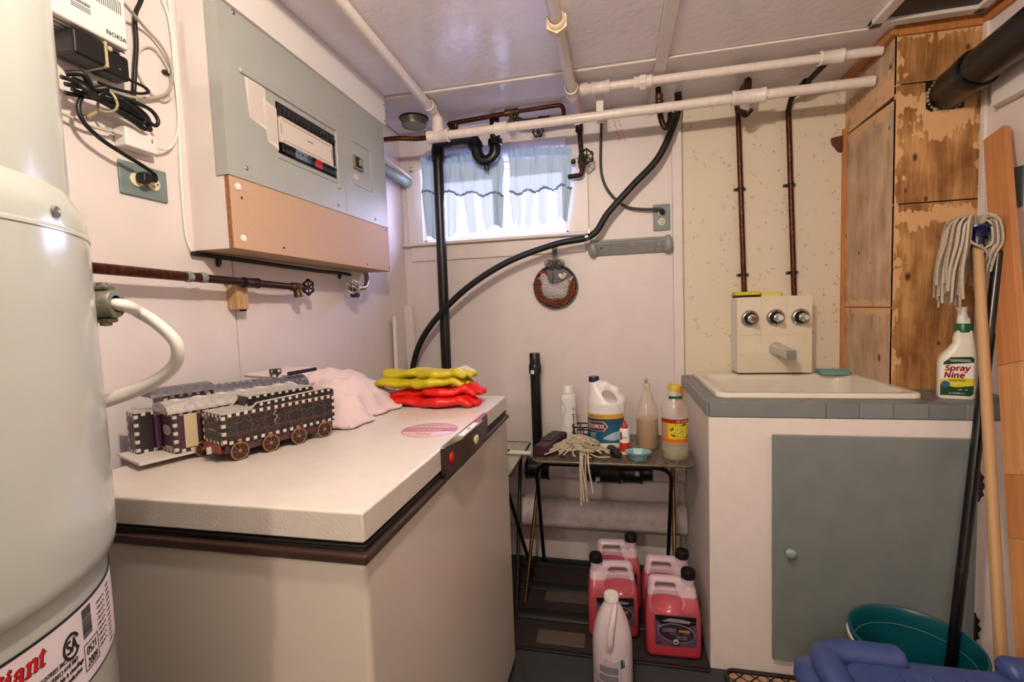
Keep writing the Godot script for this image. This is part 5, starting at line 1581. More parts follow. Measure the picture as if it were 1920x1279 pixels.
func chicken_plaque() -> void:
	var C := V(-0.283, 1.352, ZB)
	var t := thing("chicken_plaque", "round grey pan plaque with a white hen sitting in a nest", "wall plaque", C)
	var gp := plain(Color(0.24, 0.25, 0.255), 0.42)
	obj("pan", mb().lathe([Vector2(0, 0.006), Vector2(0.092, 0.006), Vector2(0.102, 0.020), Vector2(0.107, 0.020), Vector2(0.107, 0.017), Vector2(0.096, 0.0), Vector2(0, 0.0)], 48, frame_to(V(0, 0, 0.001), V(0, 0, 1))), gp, t)
	var hp := [Vector2(-0.012, 0.098), Vector2(0.014, 0.098), Vector2(0.011, 0.15), Vector2(0.014, 0.195), Vector2(0.009, 0.209), Vector2(-0.003, 0.212), Vector2(-0.011, 0.205), Vector2(-0.012, 0.185), Vector2(-0.009, 0.15)]
	obj("handle", mb().prism(hp, 0.006, Transform3D(Basis(), V(0, 0, 0.012)), 0.002), plain(Color(0.36, 0.375, 0.38), 0.4), t)
	# hen body as one surface
	var caps := [[V(-0.030, -0.022, 0.022), V(0.028, -0.026, 0.022), 0.036, 0.036], [V(-0.045, -0.005, 0.022), V(-0.052, 0.040, 0.024), 0.026, 0.017], [V(-0.054, 0.042, 0.025), V(-0.056, 0.048, 0.025), 0.0175, 0.0165], [V(0.030, -0.012, 0.022), V(0.082, 0.040, 0.020), 0.030, 0.006], [V(-0.01, -0.03, 0.024), V(0.02, -0.03, 0.026), 0.036, 0.034]]
	var sdf := func(p: Vector3) -> float:
		var q := V(p.x, p.y, 0.022 + (p.z - 0.022) * 1.35)
		var d := 9.0
		for c in caps:
			var ab: Vector3 = c[1] - c[0]
			var h := clampf((q - c[0]).dot(ab) / ab.length_squared(), 0, 1)
			var e: float = (q - c[0] - ab * h).length() - lerpf(c[2], c[3], h)
			var k := 0.014
			var m := clampf(0.5 + 0.5 * (d - e) / k, 0, 1)
			d = lerpf(d, e, m) - k * m * (1.0 - m)
		# scalloped feather relief over the back and wing
		if p.z > 0.024 and p.y < 0.02 and p.x > -0.05:
			var row := floorf(p.y / 0.010)
			var fx := fposmod(p.x + 0.006 * fposmod(row, 2.0), 0.012) - 0.006
			var fy := fposmod(p.y, 0.010) - 0.008
			d += 0.0022 * smoothstep(0.0045, 0.0075, V(fx, fy, 0).length())
		return d
	obj("hen", mb().nets(sdf, V(-0.082, -0.068, -0.012), V(0.092, 0.072, 0.058), 0.0024), hen_mat(), t)
	obj("beak", mb().lathe([Vector2(0.007, 0), Vector2(0.004, 0.010), Vector2(0, 0.018)], 10, frame_to(V(-0.070, 0.042, 0.026), V(-1, -0.18, 0))), plain(Color(0.80, 0.72, 0.52), 0.5), t)
	var red := plain(Color(0.62, 0.09, 0.11), 0.5)
	var cmb := mb()
	for q in [[-0.068, 0.066, 0.007], [-0.058, 0.070, 0.009], [-0.046, 0.067, 0.008]]: cmb.ball(V(q[0], q[1], 0.024), V(q[2], q[2], 0.006), 12)
	obj("comb", cmb, red, t)
	obj("wattle", mb().ball(V(-0.067, 0.019, 0.032), V(0.008, 0.011, 0.006), 12).ball(V(-0.052, 0.031, 0.0345), V(0.006, 0.008, 0.003), 10), red, t)
	obj("eye", mb().ball(V(-0.056, 0.047, 0.0375), V(0.0025, 0.0025, 0.0015), 8), M.ink, t)
	# straw nest
	var r := RandomNumberGenerator.new()
	r.seed = 31
	var nest := mb()
	for i in 330:
		var a := r.randf_range(-PI * 1.08, PI * 0.08)
		var rr := r.randf_range(0.060, 0.098)
		var p := V(cos(a) * rr, sin(a) * rr + 0.004, r.randf_range(0.010, 0.036))
		if p.y > -0.005 and absf(p.x) < 0.07: continue
		var d := V(-sin(a), cos(a), r.randf_range(-0.3, 0.3)).rotated(V(0, 0, 1), r.randf_range(-0.7, 0.7)) * r.randf_range(0.012, 0.026)
		nest.tube([p - d, p + V(0, 0, 0.003), p + d], r.randf_range(0.0008, 0.0015), 5)
	stuff(obj("nest_straw", nest, mottle(Color(0.42, 0.19, 0.09), Color(0.66, 0.36, 0.19), 30.0, 0.7), t))
	# heart
	var hp2 := []
	for i in 28:
		var a := TAU * i / 28
		hp2.append(Vector2(0.0013 * 16 * pow(sin(a), 3), 0.0013 * (13 * cos(a) - 5 * cos(2 * a) - 2 * cos(3 * a) - cos(4 * a))))
	var ht := obj("heart", mb().prism(hp2, 0.010, Transform3D(Basis(V(0, 0, 1), 0.12), V(0.034, 0.048, 0.008)), 0.003), plain(Color(0.88, 0.84, 0.80), 0.5), t)
	var sp := []
	for i in 22: sp.append(V(0.038 + 0.0095 * (1.0 - i / 24.0) * cos(i * 0.5), 0.050 + 0.0095 * (1.0 - i / 24.0) * sin(i * 0.5), 0.0185))
	obj("swirl", mb().tube(sp, 0.0011, 6), plain(Color(0.62, 0.57, 0.54), 0.6), ht)
	# frayed bow
	var bow := mb()
	for s in [-1.0, 1.0]:
		for k in 3:
			var pts := []
			for i in 13:
				var a := TAU * i / 12.0
				pts.append(V(s * (0.020 - 0.020 * cos(a)) * (0.9 + 0.15 * k), 0.108 + 0.016 * sin(a) * s + 0.004 * k - 0.006, 0.026 + 0.004 * k))
			bow.tube(pts, 0.0032, 6, false, 0.5)
	bow.tube(spline([V(-0.002, 0.108, 0.028), V(-0.012, 0.075, 0.022), V(-0.010, 0.045, 0.020), V(-0.016, 0.022, 0.026)], 5), 0.0035, 6, true, 0.5)
	bow.tube(spline([V(0.004, 0.108, 0.028), V(0.022, 0.085, 0.022), V(0.034, 0.098, 0.020)], 5), 0.0035, 6, true, 0.5)
	for i in 60:
		var a := r.randf() * TAU
		var p := V(r.randf_range(-0.03, 0.034), 0.108 + r.randf_range(-0.014, 0.014), 0.03)
		bow.tube([p, p + V(cos(a), sin(a), 0.5) * 0.011], 0.0008, 4)
	obj("bow", bow, mottle(Color(0.22, 0.20, 0.20), Color(0.52, 0.47, 0.45), 40.0, 0.85), t)

func hen_mat() -> StandardMaterial3D:
	return mottle(Color(0.36, 0.355, 0.36), Color(0.97, 0.95, 0.93), 12.0, 0.5, 0.0, 0.0, 0.05, 0.03)

func faucets() -> void:
	# tiled box carrying the taps
	var x0 := 0.499
	var x1 := 0.787
	var y0 := 0.944
	var y1 := 1.266
	var zf := -2.170
	var t := thing("faucet_box", "cream tiled box on the wall above the sink carrying three tap stems", "faucet box", V((x0 + x1) / 2, y0, ZB))
	var o := t.position
	var sub := func(m: Mb) -> Mb: return m.shift(-o)
	var cr := mottle(Color(0.87, 0.825, 0.73), Color(0.885, 0.84, 0.75), 2.0, 0.22)
	obj("body", sub.call(slab(V(x0, y0, ZB), V(x1, y1, zf - 0.004), 0.002)), M.trim, t)
	# face tiles: three by four, joints hair-fine
	for i in 3:
		for j in 4:
			var a := x0 + (x1 - x0) * i / 3.0
			var b := x0 + (x1 - x0) * (i + 1) / 3.0
			var c := y0 + (y1 - y0) * j / 4.0
			var d := y0 + (y1 - y0) * (j + 1) / 4.0
			obj("face_tile", sub.call(slab(V(a + 0.0001, c + 0.0001, zf - 0.004), V(b - 0.0001, d - 0.0001, zf), 0.0003)), cr, t)
	var F := V(0, 0, 1)
	var spots := [V(0.549, 1.176, zf), V(0.648, 1.177, zf), V(0.742, 1.176, zf)]
	var knob := [M.brass, M.white, M.chrome]
	for i in 3:
		var p: Vector3 = spots[i]
		var s := thing("tap_stem", ["left bare tap stem with brass cross end on the cream box", "middle bare tap stem with white two-dot end on the cream box", "right bare tap stem with plain chrome end on the cream box"][i], "tap", p, 0.0, "bare tap stems")
		obj("escutcheon", mb().lathe([Vector2(0.036, 0), Vector2(0.0365, 0.004), Vector2(0.032, 0.012), Vector2(0.027, 0.014), Vector2(0.024, 0.012), Vector2(0.022, 0.004)], 28, frame_to(Vector3.ZERO, F)), M.chrome, s)
		obj("well", mb().lathe([Vector2(0, 0.0035), Vector2(0.024, 0.0035)], 20, frame_to(Vector3.ZERO, F)), M.gasket, s)
		hexnut("hex_nut", V(0, 0, 0.022), F, 0.019, 0.030, M.chrome, s)
		obj("stem", mb().lathe([Vector2(0.0125, 0.03), Vector2(0.0135, 0.036), Vector2(0.0135, 0.060), Vector2(0.011, 0.064), Vector2(0, 0.064)], 16, frame_to(Vector3.ZERO, F)), M.chrome, s)
		var e := obj("stem_end", mb().lathe([Vector2(0.0105, 0.062), Vector2(0.0105, 0.072), Vector2(0.009, 0.074), Vector2(0, 0.074)], 16, frame_to(Vector3.ZERO, F)), knob[i], s)
		if i == 0:
			obj("cross_mark", mb().box(V(0, 0, 0.0743), V(0.012, 0.002, 0.0008), 0.0, Basis(F, 0.7)).box(V(0, 0, 0.0743), V(0.012, 0.002, 0.0008), 0.0, Basis(F, -0.7)), M.ink, e)
		if i == 1:
			obj("screw_hole", mb().ball(V(-0.004, 0.001, 0.074), V(0.0015, 0.0015, 0.0008), 8).ball(V(0.004, 0.001, 0.074), V(0.0015, 0.0015, 0.0008), 8), M.ink, e)
	var sp := thing("sink_spout", "chrome wall spout over the sink below the tap stems", "spout", V(0.652, 1.045, zf))
	var rings := []
	for q in [[0.0, 0.0, 0.027, 0.026, 0.9], [0.012, 0.0, 0.0275, 0.0265, 0.9], [0.03, -0.001, 0.026, 0.024, 0.8], [0.06, -0.004, 0.0225, 0.020, 0.6], [0.09, -0.008, 0.020, 0.0185, 0.35], [0.118, -0.013, 0.0195, 0.019, 0.22], [0.124, -0.014, 0.0185, 0.018, 0.22]]:
		var ring := []
		for k in 28:
			var a := TAU * k / 28
			var pw: float = q[4]
			ring.append(V(signf(cos(a)) * pow(absf(cos(a)), pw) * q[2] + q[0] * 0.14, signf(sin(a)) * pow(absf(sin(a)), pw) * q[3] + q[1], q[0]))
		rings.append(ring)
	obj("spout", mb().loft(rings), plain(Color(0.80, 0.80, 0.79), 0.26, 0.75), sp)
	obj("flange", mb().lathe([Vector2(0.029, 0), Vector2(0.0295, 0.003), Vector2(0.027, 0.006)], 24, frame_to(Vector3.ZERO, F)), M.chrome, sp)
	# sponge and scrub brush on top of the box
	var yel := mottle(Color(0.80, 0.74, 0.10), Color(0.88, 0.83, 0.22), 16.0, 0.8, 0.0, 0.4, 0.2)
	t = thing("scrub_sponge", "bright yellow scrub sponge with dark scouring pad on the cream faucet box", "sponge", V(0.547, y1, -2.222))
	obj("pad", mb().box(V(0, 0.004, 0), V(0.098, 0.008, 0.062), 0.003), plain(Color(0.06, 0.07, 0.05), 0.9), t)
	obj("foam", mb().box(V(0, 0.0155, 0), V(0.104, 0.016, 0.066), 0.005), yel, t)
	tag(obj("kitchen_sponge", mb().prism(rrect(0.085, 0.055, 0.018), 0.016, Transform3D(Basis(V(1, 0, 0), V(0, 0, -1), V(0, 1, 0)), V(0.644, y1, -2.222)), 0.004), mottle(Color(0.86, 0.79, 0.34), Color(0.90, 0.84, 0.45), 16.0, 0.85, 0.0, 0.4, 0.2)), "pale yellow rounded sponge beside the scrub sponge on the faucet box", "sponge")
	# blue-green soap tray on the sink's back corner
	t = thing("soap_tray", "flat blue-green plastic tray on the back right corner of the sink", "tray", V(0.872, YK + 0.0175, -2.19))
	obj("tray", mb().prism(rrect(0.115, 0.085, 0.02), 0.010, Transform3D(Basis(V(1, 0, 0), V(0, 0, -1), V(0, 1, 0)), V(0, 0, 0)), 0.003), plain(Color(0.45, 0.62, 0.62), 0.35), t)
	obj("rim", mb().tube(rr3(0.108, 0.078, 0.018, 0.012), 0.003, 8, false), plain(Color(0.50, 0.66, 0.66), 0.35), t)
	tag(obj("soap_sliver", mb().box(V(0.375, YK + 0.0045, -2.245), V(0.05, 0.009, 0.022), 0.004), plain(Color(0.76, 0.58, 0.42), 0.4)), "thin tan soap sliver on the ledge behind the sink's left corner", "soap")

func rr3(w: float, d: float, r: float, y: float) -> Array:
	var out := []
	for p in rrect(w, d, r): out.append(V(p.x, y, p.y))
	out.append(out[0])
	return out

func freezer_top() -> void:
	trains()
	towel()
	gloves()

# checker of white tab ends along a line, as on slotted puzzle panels
func tabs(b: Mb, a: Vector3, e: Vector3, s: Vector3, odd := 0) -> void:
	var n := int((e - a).length() / 0.0078)
	for i in n:
		if i % 2 == odd: b.box(a.lerp(e, (i + 0.5) / n), s, 0.0006)

func puzzle_box(p: Node3D, called: String, c: Vector3, s: Vector3, m: Material, white: Material, top: Material) -> MeshInstance3D:
	var o := obj(called, mb().box(c, s, 0.001), m, p)
	obj("top_panel", mb().box(c + V(0, s.y / 2 + 0.0008, 0), V(s.x, 0.003, s.z), 0.0008), top, o)
	var b := mb()
	var h := s / 2 - V(0.0031, 0.0031, 0.0031)
	for sx in [-1.0, 1.0]:
		for sz in [-1.0, 1.0]:
			tabs(b, c + V(sx * h.x, -h.y, sz * h.z), c + V(sx * h.x, h.y, sz * h.z), V(0.0072, 0.0076, 0.0072))
	for sz in [-1.0, 1.0]:
		for sy in [-1.0, 1.0]:
			tabs(b, c + V(-h.x, sy * h.y, sz * h.z), c + V(h.x, sy * h.y, sz * h.z), V(0.0076, 0.0072, 0.0072), 1)
	for sx in [-1.0, 1.0]:
		for sy in [-1.0, 1.0]:
			tabs(b, c + V(sx * h.x, sy * h.y, -h.z), c + V(sx * h.x, sy * h.y, h.z), V(0.0072, 0.0072, 0.0076), 1)
	stuff(obj("edge_tab", b, white, o))
	return o

# wavy jigsaw joint drawn as thin raised lines on a face spanned by ux, uy
func jigsaw(b: Mb, o: Vector3, ux: Vector3, uy: Vector3, nx: int, ny: int) -> void:
	var knob := func(a: Vector3, e: Vector3, side: Vector3) -> void:
		var pts := []
		for i in 15:
			var t := i / 14.0
			var w := 0.0
			var tt := t
			if t > 0.36 and t < 0.64:
				var q := (t - 0.36) / 0.28
				w = sin(q * PI)
				tt = 0.5 + (t - 0.5) * (1.0 + 0.5 * sin(q * PI))
			pts.append(a.lerp(e, tt) + side * w)
		b.tube(pts, 0.00032, 4, false)
	for i in range(1, nx):
		for j in ny:
			var a := o + ux * (float(i) / nx) + uy * (float(j) / ny)
			knob.call(a, a + uy / ny, ux.normalized() * 0.006 * (1 if (i + j) % 2 else -1))
	for j in range(1, ny):
		for i in nx:
			var a := o + ux * (float(i) / nx) + uy * (float(j) / ny)
			knob.call(a, a + ux / nx, uy.normalized() * 0.006 * (1 if (i + j) % 2 else -1))

func spoked(p: Node3D, c: Vector3, r: float) -> void:
	var b := mb()
	var pts := []
	for i in 25: pts.append(c + V(cos(TAU * i / 24) * r, sin(TAU * i / 24) * r, 0))
	b.tube(pts, 0.0016, 6, false)
	for i in 8: b.tube([c, c + V(cos(TAU * i / 8) * r, sin(TAU * i / 8) * r, 0)], 0.0008, 5)
	b.ball(c, V(0.004, 0.004, 0.003), 10)
	var w := obj("wheel", mb().lathe([Vector2(0, -0.002), Vector2(r, -0.002), Vector2(r, 0.0006), Vector2(0, 0.0006)], 24, frame_to(c, V(0, 0, 1))), plain(Color(0.14, 0.08, 0.07), 0.5), p)
	obj("spokes", b, plain(Color(0.55, 0.36, 0.22), 0.45), w)

func trains() -> void:
	var dark := mottle(Color(0.085, 0.065, 0.068), Color(0.17, 0.125, 0.13), 16.0, 0.38)
	var plum := mottle(Color(0.20, 0.11, 0.14), Color(0.34, 0.22, 0.28), 22.0, 0.4)
	var wht := plain(Color(0.80, 0.77, 0.74), 0.5)
	var roof := mottle(Color(0.58, 0.555, 0.53), Color(0.72, 0.69, 0.665), 10.0, 0.5)
	var slate := mottle(Color(0.27, 0.265, 0.285), Color(0.44, 0.43, 0.46), 14.0, 0.4)
	var line := plain(Color(0.50, 0.44, 0.44), 0.5)
	var trim := plain(Color(0.42, 0.20, 0.16), 0.5)
	var turn := 1.175
	# --- tender in front: local x runs along the train, z towards the room
	var t := thing("puzzle_train_tender", "dark puzzle-piece model train tender with spoked wheels, nearest on the freezer lid", "model train", V(-0.768, YF + 0.0012, -0.775), turn, "puzzle train pieces")
	var L := 0.252
	var W := 0.088
	var bx := puzzle_box(t, "body", V(L / 2, 0.0655, -W / 2), V(L, 0.062, W), dark, wht, roof)
	var side := mb().prism([Vector2(0.055, 0.094), Vector2(0.07, 0.108), Vector2(L - 0.012, 0.114), Vector2(L, 0.108), Vector2(L, 0.094)], 0.003, Transform3D(Basis(), V(0, 0, -0.003)), 0.0006)
	side.prism([Vector2(0.055, 0.094), Vector2(0.07, 0.108), Vector2(L - 0.012, 0.114), Vector2(L, 0.108), Vector2(L, 0.094)], 0.003, Transform3D(Basis(), V(0, 0, -W)), 0.0006)
	var sp := obj("raised_side", side, dark, t)
	var rt := mb()
	rt.tube([V(0.055, 0.0965, -0.0015), V(0.07, 0.1095, -0.0015), V(L - 0.012, 0.1155, -0.0015), V(L, 0.1095, -0.0015)], 0.002, 6)
	rt.tube([V(0.055, 0.0965, -W + 0.0015), V(0.07, 0.1095, -W + 0.0015), V(L - 0.012, 0.1155, -W + 0.0015), V(L, 0.1095, -W + 0.0015)], 0.002, 6)
	obj("top_edge", rt, roof, sp)
	var ub := mb()
	tabs(ub, V(0.075, 0.105, 0.0005), V(L - 0.01, 0.110, 0.0005), V(0.006, 0.006, 0.0022))
	stuff(obj("edge_tab", ub, wht, sp))
	var jg := mb()
	jigsaw(jg, V(0, 0.036, 0.0003), V(L, 0, 0), V(0, 0.060, 0), 9, 3)
	jigsaw(jg, V(-0.0003, 0.036, -W), V(0, 0, W), V(0, 0.060, 0), 3, 3)
	obj("jigsaw_joint", jg, line, bx)
	obj("red_line", mb().box(V(L / 2, 0.052, 0.0006), V(L - 0.012, 0.0011, 0.0012)).box(V(L / 2, 0.089, 0.0006), V(L - 0.012, 0.0011, 0.0012)).box(V(0.087, 0.074, 0.0006), V(0.001, 0.04, 0.0012)).box(V(0.128, 0.074, 0.0006), V(0.001, 0.04, 0.0012)), trim, bx)
	obj("crest", mb().tube(spline([V(0.107, 0.058, 0.001), V(0.104, 0.066, 0.0015), V(0.111, 0.072, 0.0015), V(0.103, 0.080, 0.0015), V(0.108, 0.086, 0.0015), V(0.105, 0.092, 0.001)], 5), 0.0016, 6), line, bx)
	for z in [-0.018, -0.068]: obj("buffer_lamp", mb().lathe([Vector2(0.0045, 0), Vector2(0.004, 0.003), Vector2(0, 0.003)], 12, frame_to(V(0, 0.086, z), V(-1, 0, 0))), line, t)
	obj("end_mark", mb().box(V(-0.0008, 0.063, -0.045), V(0.0012, 0.005, 0.032)), line, t)
	obj("coal_bunker", mb().box(V(0.002 + L * 0.55, 0.106, -0.058), V(0.145, 0.026, 0.042), 0.001), dark, t)
	var bk := mb().box(V(0.002 + L * 0.55, 0.1205, -0.058), V(0.149, 0.003, 0.046), 0.0008)
	obj("bunker_top", bk, roof, t)
	var bt := mb()
	tabs(bt, V(0.07, 0.117, -0.0365), V(0.21, 0.117, -0.0365), V(0.0066, 0.006, 0.0024))
	tabs(bt, V(0.0665, 0.095, -0.038), V(0.0665, 0.118, -0.038), V(0.0024, 0.0066, 0.005))
	stuff(obj("edge_tab", bt, wht, t))
	obj("frame", mb().box(V(L / 2, 0.025, -W / 2), V(L - 0.01, 0.018, W - 0.008), 0.001), plum, t)
	for i in 4:
		var c := V(0.030 + i * 0.064, 0.0178, 0.0005)
		spoked(t, c, 0.0172)
		spoked(t, c + V(0, 0, -W + 0.002), 0.0172)
		obj("axle_box", mb().box(c + V(0, 0.018, 0.0012), V(0.006, 0.009, 0.004), 0.001), plain(Color(0.62, 0.36, 0.22), 0.5), t)
	obj("buffer_beam", mb().box(V(-0.003, 0.026, -W / 2), V(0.006, 0.016, W - 0.02), 0.001), plain(Color(0.50, 0.17, 0.10), 0.45), t)
	obj("coupling_hook", mb().box(V(-0.009, 0.022, -W / 2), V(0.010, 0.014, 0.006), 0.001), wht, t)
	# --- carriage in the middle with an arched roof and a hinged end wing
	var n := thing("puzzle_train_carriage", "puzzle-piece model carriage with pale arched roof left of the tender", "model train", V(-0.880, YF + 0.0012, -0.770), turn, "puzzle train pieces")
	var LC := 0.26
	var WC := 0.075
	var cb := puzzle_box(n, "body", V(LC / 2, 0.058, -WC / 2), V(LC, 0.082, WC), plum, wht, roof)
	var arc := []
	for i in 13:
		var a := PI * i / 12.0
		arc.append(Vector2(-WC / 2 + cos(a) * (WC / 2 + 0.006), 0.100 + sin(a) * 0.022))
	obj("arched_roof", mb().prism(arc, LC + 0.02, Transform3D(Basis(V(0, 0, 1), V(0, 1, 0), V(-1, 0, 0)), V(LC + 0.01, 0, 0)), 0.0), roof, n)
	var rb := mb()
	for i in 6: rb.box(V(0.02 + i * 0.044, 0.1205, -WC / 2), V(0.016, 0.004, 0.03), 0.001)
	obj("roof_tab", rb, wht, n)
	obj("oval_window", mb().lathe([Vector2(0, 0), Vector2(0.010, 0), Vector2(0.011, 0.0012), Vector2(0, 0.0014)], 20, frame_to(V(-0.001, 0.064, -0.030), V(-1, 0, 0)), 0, TAU, 1.0, 1.9), plain(Color(0.66, 0.58, 0.60), 0.4), cb)
	obj("gold_sill", mb().box(V(-0.001, 0.027, -0.030), V(0.003, 0.006, 0.032), 0.001), plain(Color(0.70, 0.55, 0.33), 0.5), cb)
	obj("side_panel", mb().box(V(0.03, 0.06, 0.0015), V(0.024, 0.07, 0.003), 0.001), plain(Color(0.78, 0.70, 0.55), 0.5), cb)
	obj("base_plate", mb().prism([Vector2(-0.062, 0.002), Vector2(LC, 0.002), Vector2(LC, -WC - 0.003), Vector2(0.004, -WC - 0.003), Vector2(0.004, -WC - 0.050), Vector2(-0.062, -WC - 0.050)], 0.006, Transform3D(Basis(V(1, 0, 0), V(0, 0, 1), V(0, -1, 0)), V(0, 0.016, 0)), 0.001), wht, n)
	for i in 3:
		spoked(n, V(0.05 + i * 0.07, 0.0155, 0.002), 0.015)
		spoked(n, V(0.05 + i * 0.07, 0.0155, -WC - 0.003), 0.015)
	puzzle_box(n, "end_wing", V(-0.022, 0.058, -WC - 0.024), V(0.040, 0.084, 0.046), dark, wht, roof)
	obj("wing_window", mb().box(V(-0.0428, 0.066, -WC - 0.030), V(0.0012, 0.030, 0.003)).box(V(-0.0428, 0.066, -WC - 0.019), V(0.0012, 0.030, 0.003)), line, n)
	obj("purple_strip", mb().box(V(-0.006, 0.058, -WC + 0.008), V(0.01, 0.066, 0.010), 0.001), plain(Color(0.34, 0.20, 0.33), 0.4), n)
	# --- locomotive along the wall
	var k := thing("puzzle_train_locomotive", "puzzle-piece model steam locomotive with long grey boiler nearest the wall", "model train", V(-0.950, YF + 0.0012, -0.815), turn, "puzzle train pieces")
	puzzle_box(k, "cab", V(0.045, 0.073, -0.034), V(0.09, 0.108, 0.066), plum, wht, slate)
	var ar := []
	for i in 13:
		var a := PI * i / 12.0
		ar.append(Vector2(-0.034 + cos(a) * 0.040, 0.127 + sin(a) * 0.016))
	obj("cab_roof", mb().prism(ar, 0.125, Transform3D(Basis(V(0, 0, 1), V(0, 1, 0), V(-1, 0, 0)), V(0.10, 0, 0)), 0.0), slate, k)
	var bl := mb()
	var seg := []
	for i in 25:
		var a := TAU * i / 24.0
		seg.append(Vector2(cos(a) * 0.030, sin(a) * 0.030))
	bl.lathe([Vector2(0, 0), Vector2(0.031, 0), Vector2(0.033, 0.004), Vector2(0.031, 0.24), Vector2(0.026, 0.25), Vector2(0, 0.25)], 14, frame_to(V(0.09, 0.100, -0.034), V(1, 0, 0)))
	obj("boiler", bl, slate, k)
	var bt2 := mb()
	for s in [0.35, 1.0, 1.65, 2.3]:
		tabs(bt2, V(0.10, 0.100 + 0.0325 * sin(s + 0.25), -0.034 + 0.0325 * cos(s + 0.25)), V(0.325, 0.100 + 0.031 * sin(s + 0.25), -0.034 + 0.031 * cos(s + 0.25)), V(0.0064, 0.0045, 0.0045), 1)
	stuff(obj("boiler_tab", bt2, mottle(Color(0.45, 0.44, 0.46), Color(0.62, 0.60, 0.60), 14.0, 0.45), k))
	obj("frame", mb().box(V(0.16, 0.05, -0.034), V(0.31, 0.035, 0.055), 0.001), dark, k)
	puzzle_box(k, "chimney", V(0.262, 0.139, -0.034), V(0.022, 0.022, 0.022), dark, wht, dark)
	obj("handrail", mb().tube([V(0.28, 0.138, -0.005), V(0.36, 0.141, -0.005)], 0.005, 8), M.black, k)
	for i in 4: spoked(k, V(0.06 + i * 0.075, 0.0192, -0.004), 0.0185)

func towel() -> void:
	var f := FastNoiseLite.new()
	f.seed = 8
	f.frequency = 9.0
	f.fractal_octaves = 2
	var g := FastNoiseLite.new()
	g.seed = 12
	g.frequency = 90.0
	var hgt := func(x: float, z: float) -> float:
		# a rounded heap over the train ends, falling to the lid at the right and the front
		var h := 0.128 * exp(-pow((x + 0.850) / 0.125, 2.0) * 0.8 - pow((z + 1.27) / 0.16, 2.0) * 0.75)
		h += 0.045 * exp(-pow((x + 0.725) / 0.07, 2.0) - pow((z + 1.16) / 0.12, 2.0))
		h += f.get_noise_2d(x * 1.1, z * 1.1) * 0.015 * clampf(h / 0.03, 0.25, 1.3)
		return h
	var pt := func(u: float, v: float) -> Vector3:
		# u from the wall side (0) to the room (1), v from the near end (0) to the far end (1)
		var e := 0.014 * sin(v * 13.0) + 0.008 * sin(v * 31.0 + 1.0)
		var x := lerpf(-0.985, -0.668 + e + 0.010 * sin(v * 5.0), u)
		var z := lerpf(-1.055 - 0.03 * (1.0 - u) + 0.012 * sin(u * 9.0), -1.45 + 0.012 * sin(u * 11.0), v)
		var y: float = hgt.call(x, z)
		var near: float = smoothstep(0.0, 0.16, v)
		var front: float = smoothstep(0.0, 0.10, 1.0 - u)
		# the near hem lifts over the train roofs at the wall side, and rests on the lid at the room side
		var hem := lerpf(0.118, 0.012, smoothstep(0.42, 0.72, u))
		y = lerpf(hem, maxf(y, 0.012), near)
		if u < 0.55: y = maxf(y, lerpf(0.138, 0.02, smoothstep(0.25, 0.55, u)) * (1.0 - smoothstep(0.45, 0.8, v)))
		y = lerpf(0.010, y, front)
		y = maxf(y, 0.0095) + g.get_noise_2d(x, z) * 0.0020
		return V(x, YF + y, z)
	var m := mottle(Color(0.83, 0.74, 0.745), Color(0.90, 0.82, 0.825), 10.0, 0.95, 0.0, 2.2, 0.25, 0.1)
	m.rim_enabled = true
	m.rim = 0.3
	var t := obj("terry_towel", mb().grid(pt, 90, 90, 0.007), m)
	tag(t, "crumpled pale pink terry towel draped over the far end of the toy train", "towel")
	var hem := []
	for i in 61:
		var p: Vector3 = pt.call(1.0, i / 60.0)
		hem.append(p + V(0.001, -0.003, 0))
	obj("hem", mb().tube(hem, 0.0052, 8), m, t)
	var hem2 := []
	for i in 61:
		var p: Vector3 = pt.call(i / 60.0, 0.0)
		hem2.append(p + V(0, -0.003, 0.001))
	obj("hem", mb().tube(hem2, 0.0052, 8), m, t)

# smooth union of tapered capsules, squashed vertically about y = mid of each bone
func glove_mesh(bones: Array, lo: Vector3, hi: Vector3, cell: float, squash: float, blend: float) -> Mb:
	return mb().nets(func(p: Vector3) -> float:
		var d := 9.0
		for c in bones:
			var q := p
			var A: Vector3 = c[0]
			var ab: Vector3 = c[1] - A
			var h := clampf((q - A).dot(ab) / ab.length_squared(), 0, 1)
			var w: Vector3 = q - A - ab * h
			var sq: float = c[4] if c.size() > 4 else 1.0
			w.y *= sq
			var e: float = (w.length() - lerpf(c[2], c[3], h)) / (0.5 + 0.5 * sq)
			var kk := blend
			var m := clampf(0.5 + 0.5 * (d - e) / kk, 0, 1)
			d = lerpf(d, e, m) - kk * m * (1.0 - m)
		return d, lo, hi, cell)

